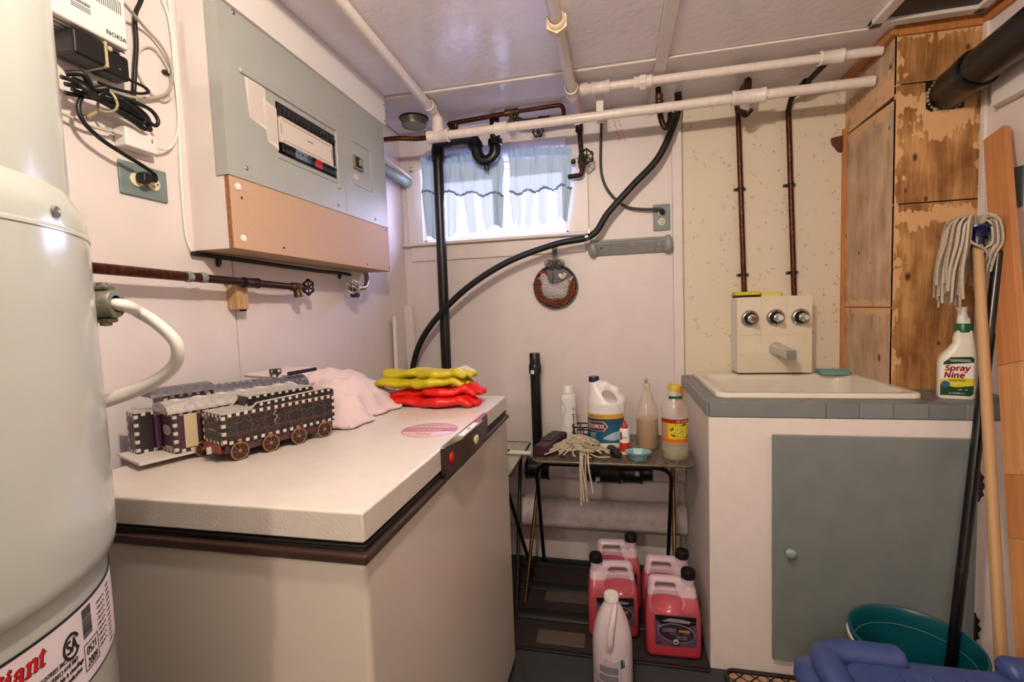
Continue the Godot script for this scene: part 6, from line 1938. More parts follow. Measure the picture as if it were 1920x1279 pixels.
func gloves() -> void:
	# each pair lies along x with the cuffs at the left and fingers at the right; local origin at the pair's foot
	var red := plain(Color(0.80, 0.055, 0.04), 0.42)
	var yel := plain(Color(0.72, 0.66, 0.045), 0.40)
	var mk := func(y: float, dz: float, curl: float, dx: float) -> Array:
		var s := 2.2
		var b := [
			[V(-0.150 + dx, y + 0.001, dz), V(-0.075 + dx, y, dz - 0.004), 0.037, 0.036, 2.6],
			[V(-0.080 + dx, y, dz), V(0.0 + dx, y + 0.001, dz), 0.036, 0.040, 2.55],
			[V(-0.01 + dx, y + 0.001, dz - 0.012), V(0.035 + dx, y + 0.002, dz + 0.012), 0.028, 0.027, s]]
		for i in 4:
			var z := dz - 0.036 + i * 0.023
			var l: float = [0.062, 0.074, 0.070, 0.055][i]
			b.append([V(0.035 + dx, y + 0.001, z), V(0.05 + l * 0.55 + dx, y + 0.004 + curl, z + 0.003), 0.0155, 0.0145, 1.25])
			b.append([V(0.05 + l * 0.55 + dx, y + 0.004 + curl, z + 0.003), V(0.05 + l + dx, y + 0.001 - curl * 0.4, z + 0.006), 0.0145, 0.0125, 1.2])
		b.append([V(-0.035 + dx, y + 0.001, dz + 0.034), V(0.012 + dx, y + 0.005, dz + 0.052), 0.019, 0.017, 1.3])
		b.append([V(0.012 + dx, y + 0.005, dz + 0.052), V(0.048 + dx, y + 0.004, dz + 0.046), 0.017, 0.0145, 1.25])
		return b
	var spec := [
		["red rubber glove lying flat at the bottom of the stack on the freezer lid", red, V(-0.542, YF + 0.0135, -1.355), 0.10, 0.0, 0.0, 1.0, 0.006],
		["red rubber glove lying on the other red one beneath the yellow pair", red, V(-0.535, YF + 0.0395, -1.385), 0.04, 0.0, 0.003, 1.0, 0.01],
		["lower yellow rubber glove resting on the red pair", yel, V(-0.575, YF + 0.0665, -1.385), 0.09, 0.0, 0.002, 1.0, 0.006],
		["yellow rubber glove on the very top of the glove stack", yel, V(-0.562, YF + 0.0925, -1.40), -0.03, 0.0, 0.006, 1.0, 0.004]]
	for i in 4:
		var q: Array = spec[i]
		var bones: Array = mk.call(0.0, 0.0, q[7], 0.0)
		var m := glove_mesh(bones, V(-0.20, -0.024, -0.068), V(0.15, 0.034, 0.085), 0.0042, 1.0, 0.008)
		# soft folds and a cuff that sags and rolls
		var ph := i * 1.7
		m.warp(func(p):
			var w := smoothstep(0.03, -0.06, p.x)
			var y: float = p.y + w * 0.0030 * sin(p.x * 60.0 + p.z * 50.0 + ph) + 0.0015 * sin(p.x * 40.0 + ph * 2.0)
			if i < 2: y -= smoothstep(-0.05, -0.18, p.x) * (0.012 if i == 1 else 0.0)
			return V(p.x * q[6], y, p.z + 0.006 * sin(p.x * 18.0 + ph)))
		var g := obj("rubber_glove", m, q[1])
		g.position = q[2]
		g.rotation.y = q[3]
		tag(g, q[0], "glove", "rubber gloves stacked on the freezer")

func tray_tables() -> void:
	var t := thing("tray_table", "folding tray table with worn top carrying the cleaning bottles", "table", V(-0.03, 0, -1.95))
	var o := t.position
	var worn := mottle(Color(0.20, 0.155, 0.12), Color(0.50, 0.43, 0.36), 4.5, 0.42, 0.0, 0.0, 0.05, 0.02)
	obj("tray_top", mb().prism(rrect(0.585, 0.40, 0.02), 0.010, Transform3D(Basis(V(1, 0, 0), V(0, 0, -1), V(0, 1, 0)), V(-0.0315, YT - 0.010, -1.947) - o), 0.002), worn, t)
	var rim := []
	for p in rrect(0.585, 0.40, 0.02): rim.append(V(p.x - 0.0315, YT - 0.004, p.y - 1.947) - o)
	rim.append(rim[0])
	obj("tray_rim", mb().tube(rim, 0.0050, 8, false), mottle(Color(0.33, 0.30, 0.25), Color(0.46, 0.42, 0.36), 8.0, 0.4, 0.5), t)
	var dk := plain(Color(0.09, 0.075, 0.065), 0.3, 0.6)
	var fr := [[-0.318, 0.186, -1.775, -0.372, 0.206, -2.215, dk], [-0.342, 0.224, -2.11, -0.404, 0.203, -1.868, M.brass]]
	for q in fr:
		var pts := bend([V(q[3], 0.006, q[5]) - o, V(q[0], YT - 0.02, q[2]) - o, V(q[1], YT - 0.02, q[2]) - o, V(q[4], 0.006, q[5]) - o], 0.075, 8)
		var l := obj("leg_frame", mb().tube(pts, 0.0082, 12), q[6], t)
		for e in [q[3], q[4]]: obj("foot_cap", mb().lathe([Vector2(0, 0), Vector2(0.010, 0), Vector2(0.010, 0.018), Vector2(0.008, 0.02)], 12, Transform3D(Basis(), V(e, 0, q[5]) - o)), M.black, l)
	# second tray table tucked behind the freezer
	var s := thing("tray_table", "second folding tray table mostly hidden behind the freezer's far end", "table", V(-0.64, 0, -1.92))
	o = s.position
	obj("tray_top", mb().prism(rrect(0.46, 0.46, 0.02), 0.010, Transform3D(Basis(V(1, 0, 0), V(0, 0, -1), V(0, 1, 0)), V(-0.64, 0.61, -1.93) - o), 0.002), mottle(Color(0.60, 0.62, 0.52), Color(0.74, 0.75, 0.66), 6.0, 0.3), s)
	rim = []
	for p in rrect(0.46, 0.46, 0.02): rim.append(V(p.x - 0.64, 0.618, p.y - 1.93) - o)
	rim.append(rim[0])
	obj("tray_rim", mb().tube(rim, 0.0045, 8, false), M.black, s)
	for q in [[-0.84, -0.44, -1.74, -0.86, -0.405, -2.09], [-0.83, -0.45, -2.12, -0.85, -0.42, -1.77]]:
		var pts := bend([V(q[3], 0.006, q[5]) - o, V(q[0], 0.596, q[2]) - o, V(q[1], 0.596, q[2]) - o, V(q[4], 0.006, q[5]) - o], 0.05, 8)
		var l := obj("leg_frame", mb().tube(pts, 0.0082, 12), plain(Color(0.20, 0.16, 0.12), 0.3, 0.7), s)
		for e in [q[3], q[4]]: obj("foot_cap", mb().lathe([Vector2(0, 0), Vector2(0.010, 0), Vector2(0.010, 0.018), Vector2(0.008, 0.02)], 12, Transform3D(Basis(), V(e, 0, q[5]) - o)), M.black, l)
	var w := thing("white_tube", "short white plastic tube lying on the second tray table", "tube", V(-0.43, 0.633, -1.96))
	obj("tube", mb().tube([V(-0.07, 0, 0), V(0.062, -0.001, 0.01)], 0.0095, 14), M.white_plastic, w)
	obj("collar", mb().tube([V(-0.078, 0, 0), V(-0.035, 0, 0)], 0.0115, 14), M.black, w)

# point on an upright elliptic cylinder; phi in radians from +z towards +x
func around(a: float, b: float, phi: float, y: float, off := 0.0) -> Vector3:
	return V((a + off) * sin(phi), y, (b + off) * cos(phi))

func patch(a: float, b: float, p0: float, p1: float, y0: float, y1: float, off := 0.0006) -> Mb:
	return mb().grid(func(u, v): return around(a, b, lerpf(p0, p1, u), lerpf(y0, y1, v), off), 28, 2)

func wrap_text(s: String, h: float, a: float, b: float, phi: float, y: float, off := 0.0010, bold := 0.0, slant := 0.0, tilt := 0.0, font := "Droid Sans", stretch := 1.0) -> Mb:
	var m := lettering(s, h, font, bold, slant, 0.0004, stretch)
	var c := cos(tilt)
	var sn := sin(tilt)
	var r := (a + b) / 2
	return m.warp(func(p): return around(a, b, phi + (p.x * c - p.y * sn) / r, y + p.x * sn + p.y * c, off + p.z))

func squared(a: float, b: float, y: float, e := 0.8, k := 36, cx := 0.0, cz := 0.0) -> Array:
	var out := []
	for j in k:
		var t := TAU * j / k
		out.append(V(cx + signf(sin(t)) * pow(absf(sin(t)), e) * a, y, cz + signf(cos(t)) * pow(absf(cos(t)), e) * b))
	return out

func tray_things() -> void:
	var Y := YT + 0.0006
	# bleach jug with handle
	var t := thing("bleach_jug", "large white bleach jug with navy cap and blue label on the tray table", "jug", V(-0.053, Y, -1.95))
	var sdf := func(p: Vector3) -> float:
		# body: oval tapering column leaning into the neck at the left
		var y := p.y
		var up := clampf((y - 0.185) / 0.085, 0, 1)
		var a := lerpf(0.073, 0.020, up * up * (3 - 2 * up))
		var cx := lerpf(0.0, -0.044, up * up * (3 - 2 * up))
		var b := lerpf(0.053, 0.020, up)
		var lowr := clampf((0.012 - y) / 0.012, 0, 1) * 0.008
		var d := (V((p.x - cx) / (a - lowr), 0, p.z / (b - lowr)).length() - 1.0) * minf(a, b) * 0.85
		d = maxf(d, maxf(-y, y - 0.277))
		# handle arching from neck to shoulder
		var pts := [V(-0.036, 0.262, 0), V(0.002, 0.257, 0), V(0.040, 0.234, 0), V(0.060, 0.198, 0), V(0.056, 0.150, 0)]
		for i in 4:
			var ab: Vector3 = pts[i + 1] - pts[i]
			var h := clampf((p - pts[i]).dot(ab) / ab.length_squared(), 0, 1)
			var e: float = (p - pts[i] - ab * h).length() - lerpf(0.0135, 0.0165, (i + h) / 4.0)
			var m := clampf(0.5 + 0.5 * (d - e) / 0.016, 0, 1)
			d = lerpf(d, e, m) - 0.016 * m * (1 - m)
		# finger opening
		var q := V(p.x - 0.018, p.y - 0.214, 0).rotated(V(0, 0, 1), 0.62)
		var ho := (V(q.x / 0.033, q.y / 0.017, 0).length() - 1.0) * 0.016
		return maxf(d, -ho)
	obj("body", mb().nets(sdf, V(-0.078, -0.004, -0.058), V(0.082, 0.282, 0.058), 0.0038), plain(Color(0.90, 0.875, 0.88), 0.3), t)
	obj("neck", mb().lathe([Vector2(0.0185, 0.262), Vector2(0.0185, 0.278)], 20, Transform3D(Basis(), V(-0.044, 0, 0))), M.white, t)
	var rib := mb().lathe([Vector2(0.0205, 0.272), Vector2(0.0205, 0.291), Vector2(0.019, 0.294), Vector2(0, 0.294)], 24, Transform3D(Basis(), V(-0.044, 0, 0)))
	for i in 24: rib.box(V(-0.044 + 0.0205 * cos(TAU * i / 24), 0.281, 0.0205 * sin(TAU * i / 24)), V(0.0014, 0.016, 0.0014))
	obj("cap", rib, plain(Color(0.045, 0.07, 0.24), 0.35), t)
	var A := 0.0735
	var B := 0.0535
	var lb := obj("label", patch(A, B, -1.45, 1.45, 0.030, 0.138), gradient_print(Color(0.03, 0.19, 0.33), Color(0.16, 0.44, 0.52)), t)
	obj("yellow_band", patch(A, B, -1.45, 1.45, 0.128, 0.147, 0.0009), plain(Color(0.80, 0.62, 0.20), 0.4), lb)
	obj("lettering", wrap_text("33%", 0.0075, A, B, -0.85, 0.1375, 0.0014, 0.8).add(wrap_text("~~~~~~~~~~", 0.006, A, B, -0.35, 0.1375, 0.0014)).add(wrap_text("~~~~~~~~~~~~", 0.0035, A, B, -0.62, 0.123, 0.0014, 0.3)), plain(Color(0.10, 0.12, 0.25), 0.5), lb)
	var hex := [Vector2(-0.043, 0), Vector2(-0.029, 0.019), Vector2(0.029, 0.019), Vector2(0.043, 0), Vector2(0.029, -0.019), Vector2(-0.029, -0.019)]
	for q in [[1.0, 0.0012, Color(0.90, 0.86, 0.86)], [0.93, 0.0018, Color(0.52, 0.10, 0.24)], [0.80, 0.0022, Color(0.34, 0.05, 0.17)]]:
		var hx := mb().grid(func(u, v):
			var x: float = lerpf(-0.043, 0.043, u) * q[0]
			var hh: float = 0.019 * clampf((0.043 * q[0] - absf(x)) / 0.014 + 0.08, 0, 1) * q[0]
			return around(A, B, -0.56 + x / 0.0625, 0.098 + lerpf(-hh, hh, v), q[1]), 40, 2)
		obj("emblem", hx, plain(q[2], 0.4), lb)
	obj("lettering", wrap_text("CLOROX", 0.0155, A, B, -0.56, 0.0975, 0.0025, 1.6, 0.0, 0.0, "Droid Sans", 0.78), M.white, lb)
	var fine := mb()
	for i in 5: fine.add(wrap_text(["~~~~~~~~~~", "~~~~~~", "~~~~~~~~~~~~~~", "~~~~~~~~~~~~~~", "~~~~~~~~~~"][i], [0.005, 0.0065, 0.0032, 0.0032, 0.0032][i], A, B, -0.75, 0.068 - i * 0.0075, 0.0012, 0.4))
	obj("lettering", fine, plain(Color(0.86, 0.88, 0.90), 0.5), lb)
	# lens-shaped wave of white on the label's lower right
	obj("white_sweep", mb().grid(func(u, v):
		var ph := lerpf(-0.15, 1.35, u)
		var h := 0.016 * sin(u * PI) + 0.001
		return around(A, B, ph, 0.050 + 0.018 * u + lerpf(-h, h, v), 0.0011), 30, 2), plain(Color(0.66, 0.76, 0.80), 0.45), lb)
	# tall white bottle at the back left
	t = thing("powder_bottle", "slim white bottle with ribbed neck behind the round wire stand", "bottle", V(-0.218, Y, -2.085))
	var rg := []
	for q in [[0.034, 0.0], [0.036, 0.004], [0.036, 0.06], [0.034, 0.10], [0.036, 0.14], [0.036, 0.175], [0.034, 0.190], [0.026, 0.200]]: rg.append(squared(q[0], q[0] * 0.72, q[1], 0.72))
	obj("body", mb().loft(rg), M.white_plastic, t)
	obj("cap", mb().lathe([Vector2(0.026, 0.198), Vector2(0.026, 0.210), Vector2(0.0235, 0.212), Vector2(0.0235, 0.232), Vector2(0.020, 0.235), Vector2(0, 0.235)], 28), M.white, t)
	obj("lettering", lettering("~~~~~~~~~", 0.019).warp(func(p): return V(0.0225 - p.y * 0.5, 0.10 + p.x, 0.0262 + p.z)), plain(Color(0.16, 0.17, 0.2), 0.5), t)
	obj("curve_print", mb().tube(spline([V(-0.028, 0.17, 0.0240), V(-0.012, 0.13, 0.0265), V(-0.026, 0.08, 0.0247), V(-0.010, 0.04, 0.0267)], 6), 0.0009, 5), plain(Color(0.45, 0.47, 0.52), 0.5), t)
	# wire ring stand
	t = thing("wire_ring", "small black round open stand between the white bottle and the mop head", "stand", V(-0.158, Y, -2.045))
	for y in [0.004, 0.034, 0.064]:
		var ring := []
		for i in 33: ring.append(V(0.041 * cos(TAU * i / 32), y, 0.041 * sin(TAU * i / 32)))
		obj("ring", mb().tube(ring, 0.0032, 8, false), M.black, t)
	for i in 6: obj("upright", mb().tube([V(0.041 * cos(TAU * i / 6 + 0.3), 0.003, 0.041 * sin(TAU * i / 6 + 0.3)), V(0.041 * cos(TAU * i / 6 + 0.3), 0.065, 0.041 * sin(TAU * i / 6 + 0.3))], 0.0024, 6), M.black, t)
	# small glue bottle
	t = thing("glue_bottle", "small white squeeze bottle with red cap in front of the bleach jug", "bottle", V(0.020, Y, -1.868))
	obj("body", mb().lathe([Vector2(0, 0), Vector2(0.0185, 0), Vector2(0.0195, 0.004), Vector2(0.0195, 0.094), Vector2(0.017, 0.100), Vector2(0.010, 0.103), Vector2(0, 0.103)], 24), M.white_plastic, t)
	obj("cap", mb().lathe([Vector2(0.0125, 0.102), Vector2(0.0125, 0.112), Vector2(0.0085, 0.116), Vector2(0.005, 0.130), Vector2(0, 0.131)], 20), plain(Color(0.68, 0.10, 0.12), 0.4), t)
	obj("red_label", mb().lathe([Vector2(0.0198, 0.012), Vector2(0.0199, 0.047)], 24), plain(Color(0.76, 0.17, 0.11), 0.4), t)
	obj("lettering", wrap_text("~~~~", 0.0075, 0.0198, 0.0198, 0.05, 0.068, 0.0002, 1.0).add(patch(0.0198, 0.0198, -0.95, -0.55, 0.058, 0.088, 0.0002)), plain(Color(0.20, 0.13, 0.17), 0.5), t)
	# amber spray bottle without its trigger
	t = thing("spray_bottle", "clear spray bottle half full of amber liquid with no trigger", "bottle", V(0.112, Y, -1.965))
	var clear := StandardMaterial3D.new()
	clear.transparency = BaseMaterial3D.TRANSPARENCY_ALPHA
	clear.albedo_color = Color(0.88, 0.82, 0.74, 0.34)
	clear.roughness = 0.12
	obj("bottle", mb().lathe([Vector2(0, 0.0), Vector2(0.040, 0.0), Vector2(0.0435, 0.005), Vector2(0.0435, 0.125), Vector2(0.041, 0.150), Vector2(0.030, 0.188), Vector2(0.018, 0.222), Vector2(0.013, 0.24), Vector2(0.013, 0.262)], 36), clear, t)
	obj("liquid", mb().lathe([Vector2(0, 0.003), Vector2(0.0395, 0.003), Vector2(0.042, 0.008), Vector2(0.042, 0.120), Vector2(0, 0.120)], 36), plain(Color(0.68, 0.49, 0.29), 0.25), t)
	obj("neck_thread", mb().lathe([Vector2(0.0132, 0.246), Vector2(0.015, 0.248), Vector2(0.0132, 0.252), Vector2(0.015, 0.256), Vector2(0.0132, 0.260)], 20), clear, t)
	obj("dip_tube", mb().tube([V(0.002, 0.01, 0), V(-0.001, 0.286, 0)], 0.0028, 8), plain(Color(0.72, 0.72, 0.72), 0.3), t)
	obj("tube_collar", mb().ball(V(-0.001, 0.274, 0), V(0.008, 0.010, 0.008), 10), plain(Color(0.62, 0.63, 0.66), 0.3), t)
	# cleaner bottle with yellow label
	t = thing("cleaner_bottle", "clear cleaner bottle with yellow cap and yellow label at the tray's right end", "bottle", V(0.205, Y, -1.845))
	var gl := StandardMaterial3D.new()
	gl.transparency = BaseMaterial3D.TRANSPARENCY_ALPHA
	gl.albedo_color = Color(0.88, 0.86, 0.80, 0.30)
	gl.roughness = 0.08
	obj("bottle", mb().lathe([Vector2(0, 0), Vector2(0.045, 0.0), Vector2(0.048, 0.006), Vector2(0.048, 0.058), Vector2(0.0465, 0.062), Vector2(0.0465, 0.155), Vector2(0.048, 0.160), Vector2(0.0475, 0.185), Vector2(0.041, 0.212), Vector2(0.026, 0.238), Vector2(0.0205, 0.248), Vector2(0.0205, 0.262)], 40), gl, t)
	obj("liquid", mb().lathe([Vector2(0, 0.003), Vector2(0.044, 0.003), Vector2(0.0465, 0.008), Vector2(0.0465, 0.028), Vector2(0, 0.028)], 36), plain(Color(0.55, 0.53, 0.16), 0.2), t)
	obj("cap", mb().lathe([Vector2(0.0222, 0.258), Vector2(0.0222, 0.274), Vector2(0.021, 0.277), Vector2(0, 0.277)], 24), plain(Color(0.80, 0.68, 0.12), 0.35), t)
	obj("neck_label", patch(0.030, 0.030, -0.8, 0.9, 0.222, 0.238, 0.002), plain(Color(0.10, 0.33, 0.20), 0.4), t)
	var R := 0.0478
	var l2 := obj("label", patch(R, R, -1.5, 1.6, 0.064, 0.152, 0.0003), plain(Color(0.88, 0.74, 0.05), 0.38), t)
	obj("red_band", patch(R, R, -1.5, 1.6, 0.139, 0.154, 0.0006), plain(Color(0.60, 0.09, 0.08), 0.4), l2)
	obj("orange_band", patch(R, R, -1.5, 1.6, 0.066, 0.080, 0.0006), plain(Color(0.82, 0.40, 0.10), 0.4), l2)
	obj("side_panel", patch(R, R, -1.5, -0.62, 0.081, 0.138, 0.0006), plain(Color(0.72, 0.55, 0.42), 0.5), l2)
	obj("lettering", wrap_text("4X", 0.0075, R, R, 0.16, 0.1463, 0.0009, 0.8).add(wrap_text("~~~~~~~~", 0.006, R, R, 0.65, 0.1463, 0.0009)), plain(Color(0.92, 0.80, 0.72), 0.5), l2)
	obj("lettering", wrap_text("Pine", 0.020, R, R, 0.34, 0.121, 0.0013, 3.2, 0.0, 0.10, "Droid Serif", 0.9).add(wrap_text("Sol", 0.022, R, R, 0.38, 0.099, 0.0013, 3.2, 0.0, 0.10, "Droid Serif", 0.9)), plain(Color(0.93, 0.87, 0.30), 0.4), l2)
	obj("lettering_edge", wrap_text("Pine", 0.020, R, R, 0.34, 0.121, 0.0009, 6.5, 0.0, 0.10, "Droid Serif", 0.9).add(wrap_text("Sol", 0.022, R, R, 0.38, 0.099, 0.0009, 6.5, 0.0, 0.10, "Droid Serif", 0.9)), plain(Color(0.10, 0.27, 0.08), 0.4), l2)
	var lv := mb()
	for q in [[-0.30, 0.118, 0.8], [-0.22, 0.094, -0.5], [0.62, 0.134, 0.2], [0.95, 0.088, 0.7]]:
		var fr := lv.v.size()
		lv.ball(V(0, 0, 0), V(0.009, 0.0035, 0.0006), 10)
		lv.warp(func(p): return around(R, R, q[0] + (p.x * cos(q[2]) - p.y * sin(q[2])) / R, q[1] + p.x * sin(q[2]) + p.y * cos(q[2]), 0.0009 + p.z), fr)
	obj("printed_leaf", lv, plain(Color(0.12, 0.34, 0.10), 0.4), l2)
	# blue-green plastic dish
	t = thing("plastic_dish", "pale blue octagonal plastic dish at the front of the tray", "dish", V(0.068, Y, -1.795))
	var dish := mb()
	var rr := [[0.026, 0.022, 0.0005], [0.045, 0.038, 0.033], [0.049, 0.042, 0.033], [0.048, 0.041, 0.030], [0.043, 0.036, 0.030], [0.024, 0.020, 0.004]]
	var drs := []
	for q in rr:
		var ring := []
		for i in 8:
			var a := TAU * (i + 0.5) / 8
			ring.append(V(cos(a) * q[0] * 1.05, q[2], sin(a) * q[1] * 1.05))
		drs.append(ring)
	for i in drs.size() - 1:
		for j in 8:
			var a: Vector3 = drs[i][j]
			var b: Vector3 = drs[i][(j + 1) % 8]
			var c: Vector3 = drs[i + 1][(j + 1) % 8]
			var d: Vector3 = drs[i + 1][j]
			var nn := (b - a).cross(d - a).normalized()
			var out := (a + b + c + d) / 4
			if i < 1 and nn.dot(V(out.x, -0.3, out.z)) < 0: nn = -nn
			if i >= 1 and i < 3 and nn.y < 0 and i == 1: nn = -nn
			if i >= 3 and nn.dot(V(-out.x, 0.05, -out.z)) < 0: nn = -nn
			dish.quad(dish.vert(a, nn), dish.vert(b, nn), dish.vert(c, nn), dish.vert(d, nn))
	for lv2 in [0, 5]:
		var ci := dish.vert(V(0, drs[lv2][0].y, 0), V(0, -1 if lv2 == 0 else 1, 0))
		for j in 8: dish.tri(ci, dish.vert(drs[lv2][j], V(0, -1 if lv2 == 0 else 1, 0)), dish.vert(drs[lv2][(j + 1) % 8], V(0, -1 if lv2 == 0 else 1, 0)))
	obj("dish", dish, plain(Color(0.47, 0.64, 0.66), 0.3), t)
	obj("stain", mb().ball(V(-0.005, 0.006, 0.004), V(0.016, 0.002, 0.010), 12), plain(Color(0.30, 0.25, 0.20), 0.7), t)
	# dark scraper bar
	var sb := thing("scraper_bar", "dark brown wooden bar lying between the mop head and blue dish", "bar", V(-0.022, Y + 0.012, -1.86))
	obj("bar", mb().box(V(0, 0, 0), V(0.030, 0.024, 0.125), 0.006, Basis(Vector3.UP, 0.28)), plain(Color(0.115, 0.07, 0.06), 0.45), sb)
	# maroon scrub block
	t = thing("scrub_block", "long maroon plastic block at the tray's left end under the mop strings", "block", V(-0.275, Y, -1.905))
	obj("block", mb().box(V(0, 0.022, 0), V(0.056, 0.043, 0.235), 0.004, Basis(Vector3.UP, -0.24)), plain(Color(0.24, 0.11, 0.16), 0.5), t)
	obj("lid", mb().box(V(0, 0.0455, -0.03), V(0.05, 0.004, 0.15), 0.0015, Basis(Vector3.UP, -0.24)), plain(Color(0.17, 0.13, 0.13), 0.5), t)
	mop_head_on_tray(Y)

func gradient_print(a: Color, b: Color) -> StandardMaterial3D:
	var g := GradientTexture2D.new()
	var gr := Gradient.new()
	gr.offsets = PackedFloat32Array([0.0, 0.45, 1.0])
	gr.colors = PackedColorArray([a, a.lerp(b, 0.4), b])
	g.gradient = gr
	g.width = 256
	g.height = 64
	g.fill_from = Vector2(0, 1)
	g.fill_to = Vector2(1, 0.2)
	var m := StandardMaterial3D.new()
	m.albedo_texture = g
	m.roughness = 0.38
	m.cull_mode = BaseMaterial3D.CULL_DISABLED
	return m

func strand_mats() -> Array:
	return [mottle(Color(0.60, 0.54, 0.47), Color(0.80, 0.74, 0.66), 40.0, 0.95, 0.0, 0.5, 0.2), mottle(Color(0.54, 0.48, 0.41), Color(0.72, 0.66, 0.58), 40.0, 0.95, 0.0, 0.5, 0.2), plain(Color(0.76, 0.70, 0.63), 0.95)]

var yarn := []

func mop_head_on_tray(Y: float) -> void:
	if yarn.is_empty(): yarn = strand_mats()
	var t := thing("mop_head", "loose cotton string mop head heaped on the tray table's front edge", "mop head", V(-0.155, Y, -1.83))
	var r := RandomNumberGenerator.new()
	r.seed = 64
	var heap := func(x: float, z: float) -> float:
		return 0.0035 + 0.050 * exp(-pow(x / 0.085, 2.0) - pow((z + 0.02) / 0.075, 2.0))
	for i in 96:
		var pts := []
		var kind := r.randf()
		var rad := r.randf_range(0.0030, 0.0040)
		var lift := r.randf_range(0.0, 0.016)
		if kind < 0.50:
			# strands raked to the left and front from the crown
			var a := r.randf_range(2.2, 4.0)
			var st := V(r.randf_range(0.0, 0.06), 0, r.randf_range(-0.05, 0.01))
			var l := r.randf_range(0.10, 0.185)
			var cv := r.randf_range(-0.5, 0.9)
			for k in 9:
				var s := k / 8.0
				var x := st.x + cos(a + cv * s) * l * s
				var z := st.z - sin(a + cv * s) * l * s * 0.55
				if z > 0.078: z = 0.078
				pts.append(V(x, heap.call(x, z) + lift * (1 - s * 0.6) + rad, z))
		elif kind < 0.80:
			# coils on the crown
			var c := V(r.randf_range(-0.02, 0.045), 0, r.randf_range(-0.03, 0.035))
			var rr := r.randf_range(0.018, 0.052)
			var a0 := r.randf() * TAU
			for k in 12:
				var a := a0 + k * 0.45
				var x := c.x + cos(a) * rr
				var z := minf(c.z + sin(a) * rr * 0.8, 0.066)
				pts.append(V(x, heap.call(x, z) + lift + rad, z))
		elif kind < 0.915:
			# to the right along the tray
			var z0 := r.randf_range(-0.02, 0.05)
			for k in 8:
				var s := k / 7.0
				var x := lerpf(0.01, r.randf_range(0.085, 0.09) + 0.03 * float(i % 2), s)
				var z := z0 + 0.02 * sin(s * 4.0 + i)
				z = clampf(z, -0.05, 0.065)
				pts.append(V(x, heap.call(x, z) + rad + 0.002, z))
		else:
			# over the front edge and hanging
			var x0 := r.randf_range(0.0, 0.042)
			var drop := r.randf_range(0.09, 0.175)
			var sw := r.randf_range(-0.008, 0.02)
			pts = [V(x0 - 0.01, heap.call(x0, 0.01) + 0.012, 0.01), V(x0, 0.022 + rad, 0.055), V(x0 + 0.002, 0.012 + rad, 0.086), V(x0 + sw * 0.3, -0.02, 0.100 + rad), V(x0 + sw * 0.7, -drop * 0.6, 0.100), V(x0 + sw, -drop, 0.101)]
		obj("strand", mb().tube(spline(pts, 3), rad, 6), yarn[i % 3], t)

